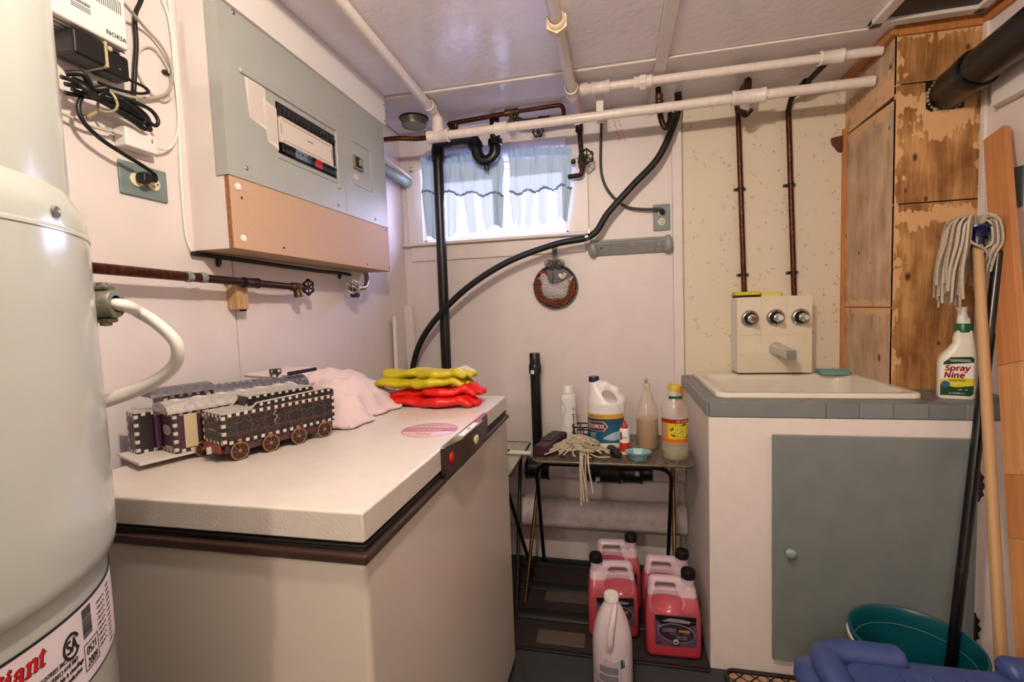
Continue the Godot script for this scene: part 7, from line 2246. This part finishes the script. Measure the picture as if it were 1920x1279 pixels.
func floor_things() -> void:
	# stair-tread mats laid one behind the other
	for i in 3:
		var z0: float = [-1.615, -1.835, -2.03][i]
		var z1: float = [-1.828, -2.024, -2.225][i]
		var x0: float = [-0.46, -0.47, -0.48][i]
		var x1 := 0.284
		var t := thing("tread_mat", ["brown ribbed tread mat with worn patch, nearest the viewer on the dark floor", "brown ribbed tread mat with worn patch, the middle one under the tray table", "dark ribbed tread mat, farthest against the back wall"][i], "mat", V((x0 + x1) / 2, 0, (z0 + z1) / 2))
		var w := x1 - x0
		var d := absf(z1 - z0)
		obj("pile", mb().box(V(0, 0.004, 0), V(w, 0.008, d - 0.03), 0.002), M.mat_brown, t)
		obj("rubber_nosing", mb().prism([Vector2(-0.045, 0), Vector2(0.0, 0), Vector2(0.0, 0.012), Vector2(-0.012, 0.022), Vector2(-0.032, 0.024), Vector2(-0.045, 0.010)], w, Transform3D(Basis(V(0, 0, 1), V(0, 1, 0), V(-1, 0, 0)), V(w / 2, 0, -d / 2 + 0.048)), 0.0), M.rubber, t)
		obj("rubber_edge", mb().box(V(0, 0.004, d / 2 - 0.008), V(w, 0.009, 0.016), 0.003), M.rubber, t)
		if i < 2: obj("worn_patch", mb().box(V(-0.142, 0.0085, 0.032 - 0.050 * i), V(0.18, 0.003, 0.075), 0.001), M.mat_worn, t)
	var sc := obj("carpet_scrap", mb().box(V(-0.395, 0.004, -1.46), V(0.14, 0.008, 0.26), 0.003, Basis(Vector3.UP, 0.35)), M.carpet)
	tag(sc, "grey carpet offcut lying beside the freezer's foot", "carpet offcut")
	jugs()
	# white jug in front
	var t := thing("bleach_jug", "white translucent jug with white cap standing on the carpet before the red jugs", "jug", V(-0.036, 0.0005, -1.50), 0.0)
	var rg := []
	for q in [[0.058, 0.0, 0.0], [0.063, 0.006, 0.0], [0.0635, 0.15, 0.0], [0.0625, 0.175, 0.0], [0.058, 0.205, 0.0], [0.050, 0.235, 0.0], [0.038, 0.265, 0.0], [0.027, 0.285, 0.0], [0.020, 0.296, 0.0], [0.018, 0.304, 0.0]]: rg.append(squared(q[0], q[0] * 0.92, q[1], 0.92))
	var ms := StandardMaterial3D.new()
	ms.albedo_color = Color(0.84, 0.78, 0.80)
	ms.roughness = 0.3
	ms.subsurf_scatter_enabled = true
	ms.subsurf_scatter_strength = 0.15
	ms.cull_mode = BaseMaterial3D.CULL_DISABLED
	obj("body", mb().loft(rg), ms, t)
	var hd := mb().tube(spline([V(0.012, 0.294, 0.018), V(0.006, 0.272, 0.044), V(-0.002, 0.235, 0.061), V(-0.006, 0.195, 0.066), V(-0.008, 0.168, 0.058)], 6), [0.008, 0.0085, 0.009, 0.0092, 0.0095, 0.0098, 0.010, 0.010, 0.010, 0.0102, 0.0104, 0.0105, 0.0105, 0.0105, 0.0105, 0.0105, 0.0105, 0.0105, 0.0105, 0.0105, 0.0105, 0.010, 0.0095, 0.009, 0.0085], 14)
	obj("handle", hd, ms, t)
	var cp := mb().lathe([Vector2(0.0225, 0.300), Vector2(0.0225, 0.318), Vector2(0.021, 0.321), Vector2(0, 0.321)], 28)
	for i in 28: cp.box(V(0.0226 * cos(TAU * i / 28), 0.309, 0.0226 * sin(TAU * i / 28)), V(0.0014, 0.016, 0.0014))
	obj("cap", cp, M.white, t)
	var lb := obj("label", mb().grid(func(u, v):
		var ph := lerpf(-1.25, 1.35, u)
		var top := 0.128 + 0.030 * absf(ph - 0.05) / 1.2
		return around(0.0637, 0.0587, ph, lerpf(0.015, top, v), 0.0006), 30, 3), plain(Color(0.72, 0.68, 0.72), 0.4), t)
	var gr := mb()
	for b in [[0.088, 0.112], [0.060, 0.083], [0.030, 0.055]]: gr.add(patch(0.0637, 0.0587, -0.95, 0.28, b[0], b[1], 0.0010))
	obj("text_block", gr, plain(Color(0.46, 0.44, 0.47), 0.5), lb)
	var wt := mb()
	for i in 13: wt.add(patch(0.0637, 0.0587, -0.88, 0.20 - 0.1 * float(i % 3), 0.033 + i * 0.0062, 0.0342 + i * 0.0062, 0.0014))
	obj("text_line", wt, plain(Color(0.62, 0.60, 0.63), 0.5), lb)
	obj("blue_flash", mb().grid(func(u, v): return around(0.0637, 0.0587, lerpf(0.42, 0.98, u), lerpf(0.106 + 0.012 * u, 0.136 + 0.012 * u, v), 0.001), 10, 2), plain(Color(0.03, 0.25, 0.40), 0.4), lb)
	obj("lettering", wrap_text("K", 0.020, 0.0637, 0.0587, 0.72, 0.126, 0.0016, 2.0, 0.2), M.white, lb)
	# boot tray with lattice
	var b := thing("boot_mat", "beige mat with a black diamond lattice and rounded rim on the floor", "mat", V(0.492, 0, -1.42))
	obj("base", mb().prism(rrect(0.32, 0.42, 0.03), 0.006, Transform3D(Basis(V(1, 0, 0), V(0, 0, -1), V(0, 1, 0)), Vector3.ZERO), 0.001), mottle(Color(0.62, 0.48, 0.38), Color(0.72, 0.58, 0.47), 6.0, 0.8), b)
	obj("rim", mb().tube(rr3(0.32, 0.42, 0.03, 0.008), 0.008, 8, false), M.black, b)
	var lat := mb()
	for i in range(-16, 17):
		for s in [-1.0, 1.0]:
			var c := i * 0.042
			var a := V(-0.152, 0, c - s * 0.152 * 0.9)
			var e := V(0.152, 0, c + s * 0.152 * 0.9)
			# clip to the mat
			var t0 := 0.0
			var t1 := 1.0
			var dz := e.z - a.z
			for lim in [-0.2, 0.2]:
				var tt: float = (lim - a.z) / dz
				if (lim < 0) == (dz > 0): t0 = maxf(t0, tt)
				else: t1 = minf(t1, tt)
			if t1 - t0 < 0.02: continue
			var p := a.lerp(e, t0)
			var q := a.lerp(e, t1)
			lat.tube([p + V(0, 0.0068, 0), q + V(0, 0.0068, 0)], 0.0022, 5)
	obj("lattice", lat, M.black, b)
	tote_and_pail()

func jug_shape() -> Mb:
	# upright oblong can: body, sloped shoulders, bridge handle with slot at the left, neck at the right
	return mb().nets(func(p: Vector3) -> float:
		var y := p.y
		# body: rounded oblong that narrows towards the handle
		var up := smoothstep(0.13, 0.27, y)
		var hx := lerpf(0.094, 0.080, up)
		var hz := lerpf(0.0575, 0.019, smoothstep(0.165, 0.262, y))
		var q := V(absf(p.x) - hx + 0.02, absf(y - 0.136) - 0.136 + 0.02, absf(p.z) - hz + 0.018)
		var d := V(maxf(q.x, 0), maxf(q.y, 0), maxf(q.z, 0)).length() + minf(maxf(q.x, maxf(q.y, q.z)), 0.0) - 0.019
		# finger scoop in front of and behind the handle
		var g := (V((p.x + 0.022) / 0.062, (y - 0.228) / 0.074, (absf(p.z) - 0.060) / 0.040).length() - 1.0) * 0.040
		d = maxf(d, -g)
		# open corner right of the handle, where the neck stands
		var cut := minf(p.x - 0.030 - 0.45 * (0.272 - y), y - 0.236)
		d = maxf(d, cut)
		# neck
		var nk := maxf(V(p.x - 0.058, 0, p.z).length() - 0.0195, absf(y - 0.25) - 0.024)
		d = minf(d, nk)
		# slot
		var h := V(clampf(p.x + 0.022, -0.027, 0.027) - (p.x + 0.022), y - 0.243, 0).length() - 0.0095
		return maxf(d, -h), V(-0.100, -0.004, -0.062), V(0.100, 0.280, 0.062), 0.0042)

func jugs() -> void:
	var shape := jug_shape()
	for i in shape.v.size(): shape.uv[i] = Vector2(0.5, 1.0 - shape.v[i].y / 0.28)
	var fill := GradientTexture2D.new()
	var gr := Gradient.new()
	gr.offsets = PackedFloat32Array([0.0, 0.228, 0.236, 1.0])
	gr.colors = PackedColorArray([Color(0.84, 0.75, 0.78), Color(0.80, 0.69, 0.73), Color(0.74, 0.36, 0.41), Color(0.68, 0.20, 0.24)])
	fill.gradient = gr
	fill.width = 8
	fill.height = 512
	fill.fill_from = Vector2(0, 0)
	fill.fill_to = Vector2(0, 1)
	var m := StandardMaterial3D.new()
	m.albedo_texture = fill
	m.roughness = 0.22
	m.subsurf_scatter_enabled = true
	m.subsurf_scatter_strength = 0.1
	m.cull_mode = BaseMaterial3D.CULL_DISABLED
	var t := thing("antifreeze_jug", "red antifreeze jug with black cap at the right, front row by the cabinet", "jug", V(0.170, 0.0095, -1.705), 0.03, "red antifreeze jugs on the mats")
	obj("body", shape, m, t)
	var cap := mb().lathe([Vector2(0.0235, 0.270), Vector2(0.0235, 0.295), Vector2(0.022, 0.298), Vector2(0, 0.298)], 28, Transform3D(Basis(), V(0.058, 0, 0)))
	for i in 28: cap.box(V(0.058 + 0.0236 * cos(TAU * i / 28), 0.283, 0.0236 * sin(TAU * i / 28)), V(0.0016, 0.022, 0.0016))
	obj("cap", cap, M.black, t)
	for s in [1.0, -1.0]:
		var xf := Transform3D(Basis(Vector3.UP, 0.0 if s > 0 else PI), V(0.0, 0, 0))
		var zf := 0.0582
		var put2 := func(b: Mb) -> Mb: return mb().add(b, xf)
		var lb := obj("label", put2.call(mb().prism(rrect(0.138, 0.112, 0.004), 0.0006, Transform3D(Basis(), V(0.006, 0.105, zf - 0.0002)))), plain(Color(0.36, 0.27, 0.36), 0.38), t)
		obj("photo_strip", put2.call(mb().box(V(0.006, 0.150, zf + 0.0006), V(0.136, 0.016, 0.0006)).prism([Vector2(-0.05, 0.128), Vector2(0.04, 0.124), Vector2(0.066, 0.132), Vector2(0.068, 0.140), Vector2(-0.062, 0.141)], 0.0006, Transform3D(Basis(), V(0.006, 0, zf + 0.0003)))), plain(Color(0.09, 0.06, 0.065), 0.4), lb)
		obj("car_shape", put2.call(mb().prism([Vector2(-0.045, 0.139), Vector2(0.045, 0.135), Vector2(0.05, 0.143), Vector2(0.02, 0.149), Vector2(-0.02, 0.150)], 0.0006, Transform3D(Basis(), V(0.006, 0, zf + 0.001)))), plain(Color(0.58, 0.55, 0.56), 0.4), lb)
		obj("oval_edge", put2.call(mb().prism(circle(0.062, 36, 0.0335), 0.0006, Transform3D(Basis(V(0, 0, 1), -0.12), V(0.008, 0.098, zf + 0.0006)))), plain(Color(0.72, 0.68, 0.72), 0.4), lb)
		obj("oval_panel", put2.call(mb().prism(circle(0.0603, 36, 0.0318), 0.0006, Transform3D(Basis(V(0, 0, 1), -0.12), V(0.008, 0.098, zf + 0.001)))), plain(Color(0.21, 0.15, 0.23), 0.4), lb)
		var tx := lettering("PLUMBING", 0.0062, "Droid Sans", 1.4, 0.25).shift(V(-0.016, 0.111, zf + 0.0018))
		tx.add(lettering("ANTIFREEZE", 0.0056, "Droid Sans", 1.4, 0.25).shift(V(-0.016, 0.1035, zf + 0.0018)))
		tx.add(lettering("~~~~~~~~~~~", 0.004).shift(V(0.0, 0.095, zf + 0.0018)))
		tx.add(lettering("-50 C", 0.0052, "Droid Sans", 0.8).shift(V(0.040, 0.0985, zf + 0.0018)))
		for k in 3: tx.add(lettering("~~~~~~~~~~~~~~~~~~~~~~~~", 0.0026).shift(V(0.024, 0.088 - k * 0.0048, zf + 0.0018)))
		tx.add(lettering("FC", 0.006, "Droid Sans", 1.0, 0.2).shift(V(-0.053, 0.121, zf + 0.0018)))
		obj("lettering", put2.call(tx), plain(Color(0.80, 0.76, 0.80), 0.5), lb)
		obj("yellow_flash", put2.call(mb().box(V(0.034, 0.1065, zf + 0.0018), V(0.036, 0.0075, 0.0006))), plain(Color(0.72, 0.60, 0.10), 0.4), lb)
		obj("lettering", put2.call(lettering("~~~~~~", 0.0048).shift(V(0.034, 0.1065, zf + 0.0024))), plain(Color(0.35, 0.28, 0.05), 0.5), lb)
		obj("hazard_mark", put2.call(mb().prism(circle(0.0128, 24), 0.0006, Transform3D(Basis(), V(0.006, 0.067, zf + 0.0014)))), M.ink, lb)
		obj("hazard_disc", put2.call(mb().prism(circle(0.0098, 8), 0.0006, Transform3D(Basis(), V(0.006, 0.067, zf + 0.002)))), plain(Color(0.82, 0.80, 0.80), 0.5), lb)
		obj("hazard_sign", put2.call(mb().prism([Vector2(-0.006, -0.005), Vector2(-0.001, -0.004), Vector2(0.001, -0.004), Vector2(0.006, -0.005), Vector2(0.0035, 0.0), Vector2(0.004, 0.005), Vector2(0, 0.0015), Vector2(-0.004, 0.005), Vector2(-0.0035, 0.0)], 0.0006, Transform3D(Basis(), V(0.006, 0.067, zf + 0.0026)))), M.ink, lb)
		var bt := lettering("DANGER", 0.0054, "Droid Sans", 1.4).shift(V(0.006, 0.0525, zf + 0.0012))
		bt.add(lettering("3.78 L", 0.006, "Droid Sans", 1.0).shift(V(-0.050, 0.059, zf + 0.0012)))
		obj("lettering", put2.call(bt), M.ink, lb)
		obj("leaf_mark", put2.call(mb().prism([Vector2(-0.004, -0.003), Vector2(0.0, -0.005), Vector2(0.004, -0.003), Vector2(0.003, 0.0), Vector2(0.005, 0.002), Vector2(0, 0.006), Vector2(-0.005, 0.002), Vector2(-0.003, 0.0)], 0.0006, Transform3D(Basis(), V(-0.050, 0.073, zf + 0.0008)))), plain(Color(0.72, 0.06, 0.07), 0.5), lb)
	var more := [
		[V(-0.040, 0.0095, -1.775), PI + 0.12, "red antifreeze jug with black cap at the left, behind the white jug"],
		[V(0.168, 0.0095, -1.842), 0.02, "red antifreeze jug directly behind the front right one by the cabinet"],
		[V(-0.020, 0.0095, -1.945), 0.06, "red antifreeze jug farthest back under the tray table"]]
	for q in more:
		var c: Node3D = t.duplicate()
		c.name = numbered("antifreeze_jug")
		add_child(c)
		c.position = q[0]
		c.rotation.y = q[1]
		c.set_meta("label", q[2])

func tote_and_pail() -> void:
	# nested pails
	var P := V(0.787, 0.0, -1.455)
	var white := thing("outer_pail", "white plastic pail nested around the teal one, only its rim showing", "pail", P)
	obj("wall", mb().lathe([Vector2(0, 0.002), Vector2(0.118, 0.002), Vector2(0.148, 0.272), Vector2(0.1535, 0.276), Vector2(0.1535, 0.282), Vector2(0.1490, 0.283), Vector2(0.1460, 0.272), Vector2(0.116, 0.005), Vector2(0, 0.005)], 48), M.white_plastic, white)
	var ear := mb()
	ear.box(V(-0.094, 0.262, 0.124), V(0.02, 0.03, 0.014), 0.004, Basis(Vector3.UP, -0.6))
	obj("handle_ear", ear, M.white_plastic, white)
	var teal := thing("teal_pail", "teal plastic pail standing between the blue tote and cabinet door", "pail", P + V(0, 0.006, 0))
	var tm := plain(Color(0.03, 0.30, 0.34), 0.3)
	obj("wall", mb().lathe([Vector2(0, 0.0), Vector2(0.113, 0.0), Vector2(0.1425, 0.285), Vector2(0.1510, 0.288), Vector2(0.1520, 0.292), Vector2(0.1505, 0.296), Vector2(0.1450, 0.297), Vector2(0.1395, 0.288), Vector2(0.1370, 0.262), Vector2(0.1360, 0.258), Vector2(0.1355, 0.256), Vector2(0.110, 0.004), Vector2(0, 0.004)], 64), tm, teal)
	var wl := []
	for i in 65: wl.append(V(0.1347 * cos(TAU * i / 64), 0.248, 0.1347 * sin(TAU * i / 64)))
	obj("fill_line", mb().tube(wl, 0.0012, 5, false), plain(Color(0.35, 0.50, 0.50), 0.4), teal)
	# broom stick standing in the pail
	var st := thing("broom_stick", "black metal pole standing in the teal pail and leaning into the corner", "pole", V(0.857, 0.0165, -1.452))
	var o := st.position
	var a := V(0.857, 0.0165, -1.452)
	var b := V(1.092, 1.36, -1.667)
	obj("pole", mb().tube([a - o, a.lerp(b, 0.52) - o, b - o], 0.0135, 16), plain(Color(0.035, 0.03, 0.03), 0.25), st)
	obj("joint_ring", mb().tube([a.lerp(b, 0.335) - o, a.lerp(b, 0.342) - o], 0.0142, 16), M.black, st)
	obj("cap", mb().ball(b - o, V(0.0135, 0.0135, 0.0135), 12), M.black, st)
	# blue tote
	var t := thing("storage_tote", "blue plastic storage tote with ribbed lid at the bottom right", "tote", V(0.692, 0, -0.972))
	var blue := mottle(Color(0.165, 0.235, 0.415), Color(0.20, 0.27, 0.46), 2.5, 0.42)
	var rings := []
	for q in [[0.50, 0.34, 0.0, 0.04], [0.52, 0.36, 0.006, 0.05], [0.57, 0.405, 0.395, 0.05]]:
		var ring := []
		for p in rrect(q[0], q[1], q[3], 6): ring.append(V(p.x, q[2] + 0.0005, p.y))
		rings.append(ring)
	obj("bin", mb().loft(rings), blue, t)
	var lid := []
	for q in [[0.59, 0.425, 0.370, 0.055], [0.605, 0.45, 0.372, 0.06], [0.620, 0.465, 0.385, 0.065], [0.615, 0.46, 0.402, 0.06], [0.59, 0.435, 0.411, 0.055], [0.55, 0.395, 0.424, 0.05], [0.52, 0.365, 0.440, 0.05], [0.50, 0.345, 0.444, 0.05]]:
		var ring := []
		for p in rrect(q[0], q[1], q[3], 6): ring.append(V(p.x, q[2], p.y))
		lid.append(ring)
	var l := obj("lid", mb().loft(lid), blue, t)
	# raised rolled ridges, in two U shapes that leave a gap in the middle of each long side
	for s in [-1.0, 1.0]:
		var path := bend([V(s * 0.105, 0.448, -0.178), V(s * 0.258, 0.450, -0.178), V(s * 0.258, 0.450, 0.178), V(s * 0.105, 0.448, 0.178)], 0.055, 10)
		var rad := []
		for i in path.size(): rad.append(0.031)
		obj("raised_ridge", mb().tube(path, rad, 18, true, 0.85).ball(path[0], V(0.020, 0.0265, 0.031), 14).ball(path[path.size() - 1], V(0.020, 0.0265, 0.031), 14), blue, l)
	obj("lid_panel", mb().prism(rrect(0.45, 0.30, 0.03), 0.012, Transform3D(Basis(V(1, 0, 0), V(0, 0, -1), V(0, 1, 0)), V(0, 0.440, 0)), 0.005), blue, l)
	for i in 5:
		obj("rib", mb().box(V(-0.12 + i * 0.06 + 0.01, 0.4525, 0.0), V(0.030, 0.007, 0.26), 0.003, Basis(Vector3.UP, 0.0)), blue, l)
	obj("latch_lip", mb().box(V(-0.325, 0.372, 0.03), V(0.02, 0.05, 0.12), 0.006), blue, t)

func right_side() -> void:
	# black duct out of the chase, running along the right wall
	var t := thing("black_duct", "thick black plastic pipe running from the chase hole along the right wall", "pipe", V(1.09, 1.922, -1.91))
	var d := V(-0.005, 0.055, 0.70).normalized()
	var e0 := V(0.0, -0.012, -0.012)
	obj("stub", mb().tube([V(0.0, -0.008, -0.05), V(0.0, -0.006, 0.02), V(0, 0.0, 0.05), d * 0.10], 0.050, 28), M.abs, t)
	obj("elbow_hub", mb().lathe([Vector2(0.051, 0.035), Vector2(0.0565, 0.038), Vector2(0.0575, 0.10), Vector2(0.0605, 0.115), Vector2(0.0615, 0.145), Vector2(0.060, 0.150), Vector2(0.052, 0.151)], 32, frame_to(Vector3.ZERO, d)), M.abs, t)
	obj("pipe", mb().tube([d * 0.12, d * 1.15], 0.0535, 32), M.abs, t)
	var foam := mb()
	var r := RandomNumberGenerator.new()
	r.seed = 3
	for i in 26:
		var a := TAU * i / 26
		foam.ball(V(cos(a) * 0.0525, sin(a) * 0.0525 - 0.008, -0.002), V(1, 1, 0.8) * r.randf_range(0.004, 0.008), 8)
	obj("foam_seal", foam, plain(Color(0.62, 0.55, 0.45), 0.9), t)
	# white board on the wall, switch plate
	tag(obj("wall_box", slab(V(XR - 0.032, 1.832, -1.828), V(XR, 1.914, -1.25), 0.003), M.white), "white painted box fixed to the right wall under the black pipe", "wall box")
	t = thing("switch_plate", "grey-teal light switch plate on the right wall behind the board", "switch", V(XR, 1.565, -1.772))
	obj("plate", mb().box(V(-0.003, 0, 0), V(0.006, 0.122, 0.074), 0.0025), plain(Color(0.20, 0.285, 0.30), 0.4), t)
	obj("toggle", mb().box(V(-0.013, -0.003, 0), V(0.018, 0.010, 0.009), 0.002, Basis(V(0, 0, 1), 0.5)), M.cream, t)
	obj("toggle_slot", mb().box(V(-0.0065, 0, 0), V(0.001, 0.024, 0.012)), M.cream, t)
	screw_heads(t, [V(-0.006, 0.030, 0), V(-0.006, -0.030, 0)], V(-1, 0, 0), 0.003, M.ink)
	# leaning finger-jointed plank
	var A := V(1.160, 1.742, -1.795)       # centre line of the top and bottom
	var B := V(0.905, 0.004, -1.190)
	var pl := thing("wooden_plank", "tall finger-jointed wooden plank leaning against the right wall", "plank", B)
	var y := (A - B).normalized()
	var z := (V(0.10, 0, 1) - y * y.dot(V(0.10, 0, 1))).normalized()
	var bs := Basis(y.cross(z).normalized(), y, z)
	var len := (A - B).length()
	var cuts := [0.0, 0.40, 0.66, 0.82, 1.12, len]
	var tones := [grain(Color(0.72, 0.48, 0.29), Color(0.80, 0.56, 0.36), 41, 0.42), grain(Color(0.70, 0.47, 0.27), Color(0.80, 0.57, 0.35), 42, 0.42), grain(Color(0.66, 0.43, 0.24), Color(0.76, 0.52, 0.31), 43, 0.42), grain(Color(0.72, 0.50, 0.31), Color(0.82, 0.60, 0.40), 44, 0.42), grain(Color(0.70, 0.45, 0.26), Color(0.78, 0.53, 0.33), 45, 0.42)]
	for i in 5:
		var c: float = (cuts[i] + cuts[i + 1]) / 2.0
		var seg := mb().box(V(0, c, 0), V(0.020, cuts[i + 1] - cuts[i] - 0.0004, 0.070), 0.0012)
		for k in seg.uv.size(): seg.uv[k] = Vector2(seg.v[k].z + seg.v[k].x * 0.7, -seg.v[k].y)
		obj("board_length", seg.warp(func(p): return bs * p), tones[i], pl)
		for k in seg.n.size(): seg.n[k] = bs * seg.n[k]
	mop()
	cleaner()
	# ceiling hatch frame
	t = thing("ceiling_hatch", "white framed dark recessed hatch in the ceiling in front of the chase", "hatch", V(0.99, YC, -1.55))
	var fx := [[0.835, 0.872, -1.865, -1.20], [1.125, 1.155, -1.865, -1.20]]
	for q in fx: obj("frame", slab(V(q[0], YC - 0.016, q[2]), V(q[1], YC, q[3]), 0.004).shift(-t.position), M.trim, t)
	for q in [[-1.868, -1.832], [-1.23, -1.20]]: obj("frame", slab(V(0.835, YC - 0.016, q[0]), V(1.155, YC, q[1]), 0.004).shift(-t.position), M.trim, t)
	obj("dark_panel", slab(V(0.872, YC - 0.004, -1.832), V(1.125, YC, -1.23)).shift(-t.position), plain(Color(0.22, 0.205, 0.20), 0.5), t)

func mop() -> void:
	if yarn.is_empty(): yarn = strand_mats()
	var top := V(1.058, 1.424, -1.70)
	var foot := V(0.907, 0.002, -1.295)
	var t := thing("string_mop", "string mop standing upside down with wooden handle leaning beside the plank", "mop", foot)
	var ax := (top - foot).normalized()
	obj("handle", mb().tube([Vector3.ZERO, (top - foot) * 0.5, top - foot], [0.0135, 0.0132, 0.0125], 16), M.pale_wood, t)
	var hb := top - foot
	obj("socket", mb().lathe([Vector2(0.0130, -0.036), Vector2(0.0155, -0.036), Vector2(0.0165, -0.004), Vector2(0.024, 0.006), Vector2(0.036, 0.012), Vector2(0.037, 0.018), Vector2(0.028, 0.022), Vector2(0, 0.024)], 28, frame_to(hb, ax)), plain(Color(0.03, 0.06, 0.24), 0.3), t)
	for i in 6:
		var a := TAU * i / 6.0
		var xf := frame_to(hb, ax)
		obj("socket_fin", mb().box(xf * V(cos(a) * 0.019, 0.0, sin(a) * 0.019), V(0.012, 0.026, 0.003), 0.001, xf.basis * Basis(Vector3.UP, -a)), plain(Color(0.03, 0.06, 0.24), 0.3), t)
	var r := RandomNumberGenerator.new()
	r.seed = 91
	var c := hb + ax * 0.018
	for i in 116:
		var a := TAU * i / 116.0 + r.randf_range(-0.1, 0.1)
		var dx := cos(a)
		var dz := sin(a)
		if dz > 0.1 and absf(dx) < 0.62: continue       # the socket and handle stay clear of yarn
		var spread := r.randf_range(0.042, 0.074)
		var rad := r.randf_range(0.0030, 0.0041)
		var len := r.randf_range(0.15, 0.235)
		if dx > 0.2: len *= r.randf_range(0.45, 0.75)
		var rise := r.randf_range(0.014, 0.042)
		var sx := spread * dx * (1.1 if dx < 0 else 0.62)
		var sz := spread * dz * (0.9 if dz > 0 else 0.55)
		var w := r.randf_range(-0.012, 0.012)
		var pts := [c + V(dx * 0.006, 0.002, dz * 0.006), c + V(sx * 0.45, rise, sz * 0.45), c + V(sx * 0.95, rise * 0.55, sz * 0.95), c + V(sx * 1.12, -0.045, sz * 1.1), c + V(sx * 1.10 - 0.012 + w * 0.5, -len * 0.6, sz * 1.0), c + V(sx * 1.0 - 0.018 + w, -len, sz * 0.95)]
		obj("strand", mb().tube(spline(pts, 3), rad, 6), yarn[i % 3], t)
	# one strand falls across the handle
	obj("strand", mb().tube(spline([c + V(-0.04, -0.02, 0.02), c + V(-0.03, -0.045, 0.035), c + V(0.0, -0.065, 0.034), c + V(0.025, -0.10, 0.02), c + V(0.035, -0.15, 0.012)], 4), 0.004, 6), yarn[0], t)

func cleaner() -> void:
	var t := thing("spray_cleaner", "white spray cleaner bottle with green collar on the counter beside the mop", "bottle", V(1.042, YK + 0.0006, -1.748), -0.35)
	var m := mottle(Color(0.88, 0.86, 0.80), Color(0.90, 0.88, 0.82), 2.0, 0.3)
	# flat flask: straight right side, shoulder sloping up from the left
	var rings := []
	for q in [[-0.042, 0.042, 0.026, 0.0], [-0.045, 0.045, 0.0285, 0.005], [-0.045, 0.045, 0.0285, 0.105], [-0.043, 0.045, 0.0285, 0.125], [-0.034, 0.044, 0.027, 0.142], [-0.020, 0.042, 0.024, 0.158], [-0.009, 0.040, 0.021, 0.176], [-0.010, 0.038, 0.0195, 0.190], [-0.006, 0.036, 0.0185, 0.205], [-0.004, 0.034, 0.018, 0.214]]:
		rings.append(squared((q[1] - q[0]) / 2.0, q[2], q[3], 0.55, 40, (q[0] + q[1]) / 2.0))
	obj("body", mb().loft(rings), m, t)
	obj("collar", mb().lathe([Vector2(0.0195, 0.208), Vector2(0.021, 0.209), Vector2(0.021, 0.234), Vector2(0.0195, 0.236)], 28, Transform3D(Basis(), V(0.015, 0, 0))), plain(Color(0.02, 0.35, 0.16), 0.35), t)
	var rg := []
	for q in [[0.016, 0.014, 0.234, 0.015], [0.0155, 0.0135, 0.250, 0.014], [0.012, 0.011, 0.258, 0.012], [0.011, 0.0105, 0.272, 0.011], [0.0135, 0.011, 0.282, 0.010], [0.0135, 0.010, 0.287, 0.010]]: rg.append(squared(q[0], q[1], q[2], 0.7, 24, q[3]))
	obj("nozzle", mb().loft(rg), M.white, t)
	var zf := 0.0288
	var lab := [Vector2(-0.041, 0.012), Vector2(0.030, 0.012), Vector2(0.036, 0.020), Vector2(0.036, 0.128), Vector2(0.030, 0.134), Vector2(-0.018, 0.132), Vector2(-0.038, 0.110), Vector2(-0.041, 0.100)]
	var lb := obj("label", mb().prism(lab, 0.0004, Transform3D(Basis(), V(0, 0, zf - 0.0002))), plain(Color(0.93, 0.92, 0.90), 0.35), t)
	var green := plain(Color(0.03, 0.24, 0.12), 0.35)
	obj("green_band", mb().prism([Vector2(-0.036, 0.108), Vector2(0.036, 0.116), Vector2(0.036, 0.128), Vector2(0.030, 0.134), Vector2(-0.018, 0.132), Vector2(-0.034, 0.116)], 0.0005, Transform3D(Basis(), V(0, 0, zf))), green, lb)
	obj("green_band", mb().prism([Vector2(-0.041, 0.012), Vector2(0.030, 0.012), Vector2(0.036, 0.020), Vector2(0.036, 0.044), Vector2(-0.005, 0.038), Vector2(-0.041, 0.046)], 0.0005, Transform3D(Basis(), V(0, 0, zf))), green, lb)
	obj("yellow_band", mb().prism([Vector2(-0.041, 0.046), Vector2(-0.005, 0.038), Vector2(0.036, 0.044), Vector2(0.036, 0.066), Vector2(0.0, 0.068), Vector2(-0.041, 0.062)], 0.0005, Transform3D(Basis(), V(0, 0, zf))), plain(Color(0.86, 0.80, 0.14), 0.35), lb)
	obj("lettering", lettering("Spray", 0.0165, "Droid Sans", 2.6, 0.15).shift(V(-0.003, 0.098, zf + 0.0008)).add(lettering("Nine", 0.0165, "Droid Sans", 2.6, 0.15).shift(V(-0.010, 0.076, zf + 0.0012))), plain(Color(0.70, 0.05, 0.08), 0.4), lb)
	obj("lettering", lettering("Heavy-Duty", 0.0055, "Droid Sans", 0.6).shift(V(-0.002, 0.060, zf + 0.0012)), M.ink, lb)
	var wt := lettering("~~~~~~~~~~~~~~~~", 0.0042).shift(V(0.003, 0.050, zf + 0.0012))
	wt.box(V(0.002, 0.124, zf + 0.0008), V(0.05, 0.0016, 0.0006)).box(V(0.006, 0.120, zf + 0.0008), V(0.046, 0.0016, 0.0006))
	wt.add(lettering("~~~~~~~~~", 0.0042).shift(V(0.012, 0.031, zf + 0.0012)))
	wt.add(lettering("~~~~~~~~~~~~~~", 0.0042).shift(V(-0.002, 0.020, zf + 0.0012)))
	obj("lettering", wt, plain(Color(0.90, 0.92, 0.86), 0.4), lb)
	obj("seal_mark", mb().prism(circle(0.0105, 24), 0.0006, Transform3D(Basis(), V(-0.029, 0.047, zf + 0.0006))), plain(Color(0.16, 0.36, 0.55), 0.4), lb)
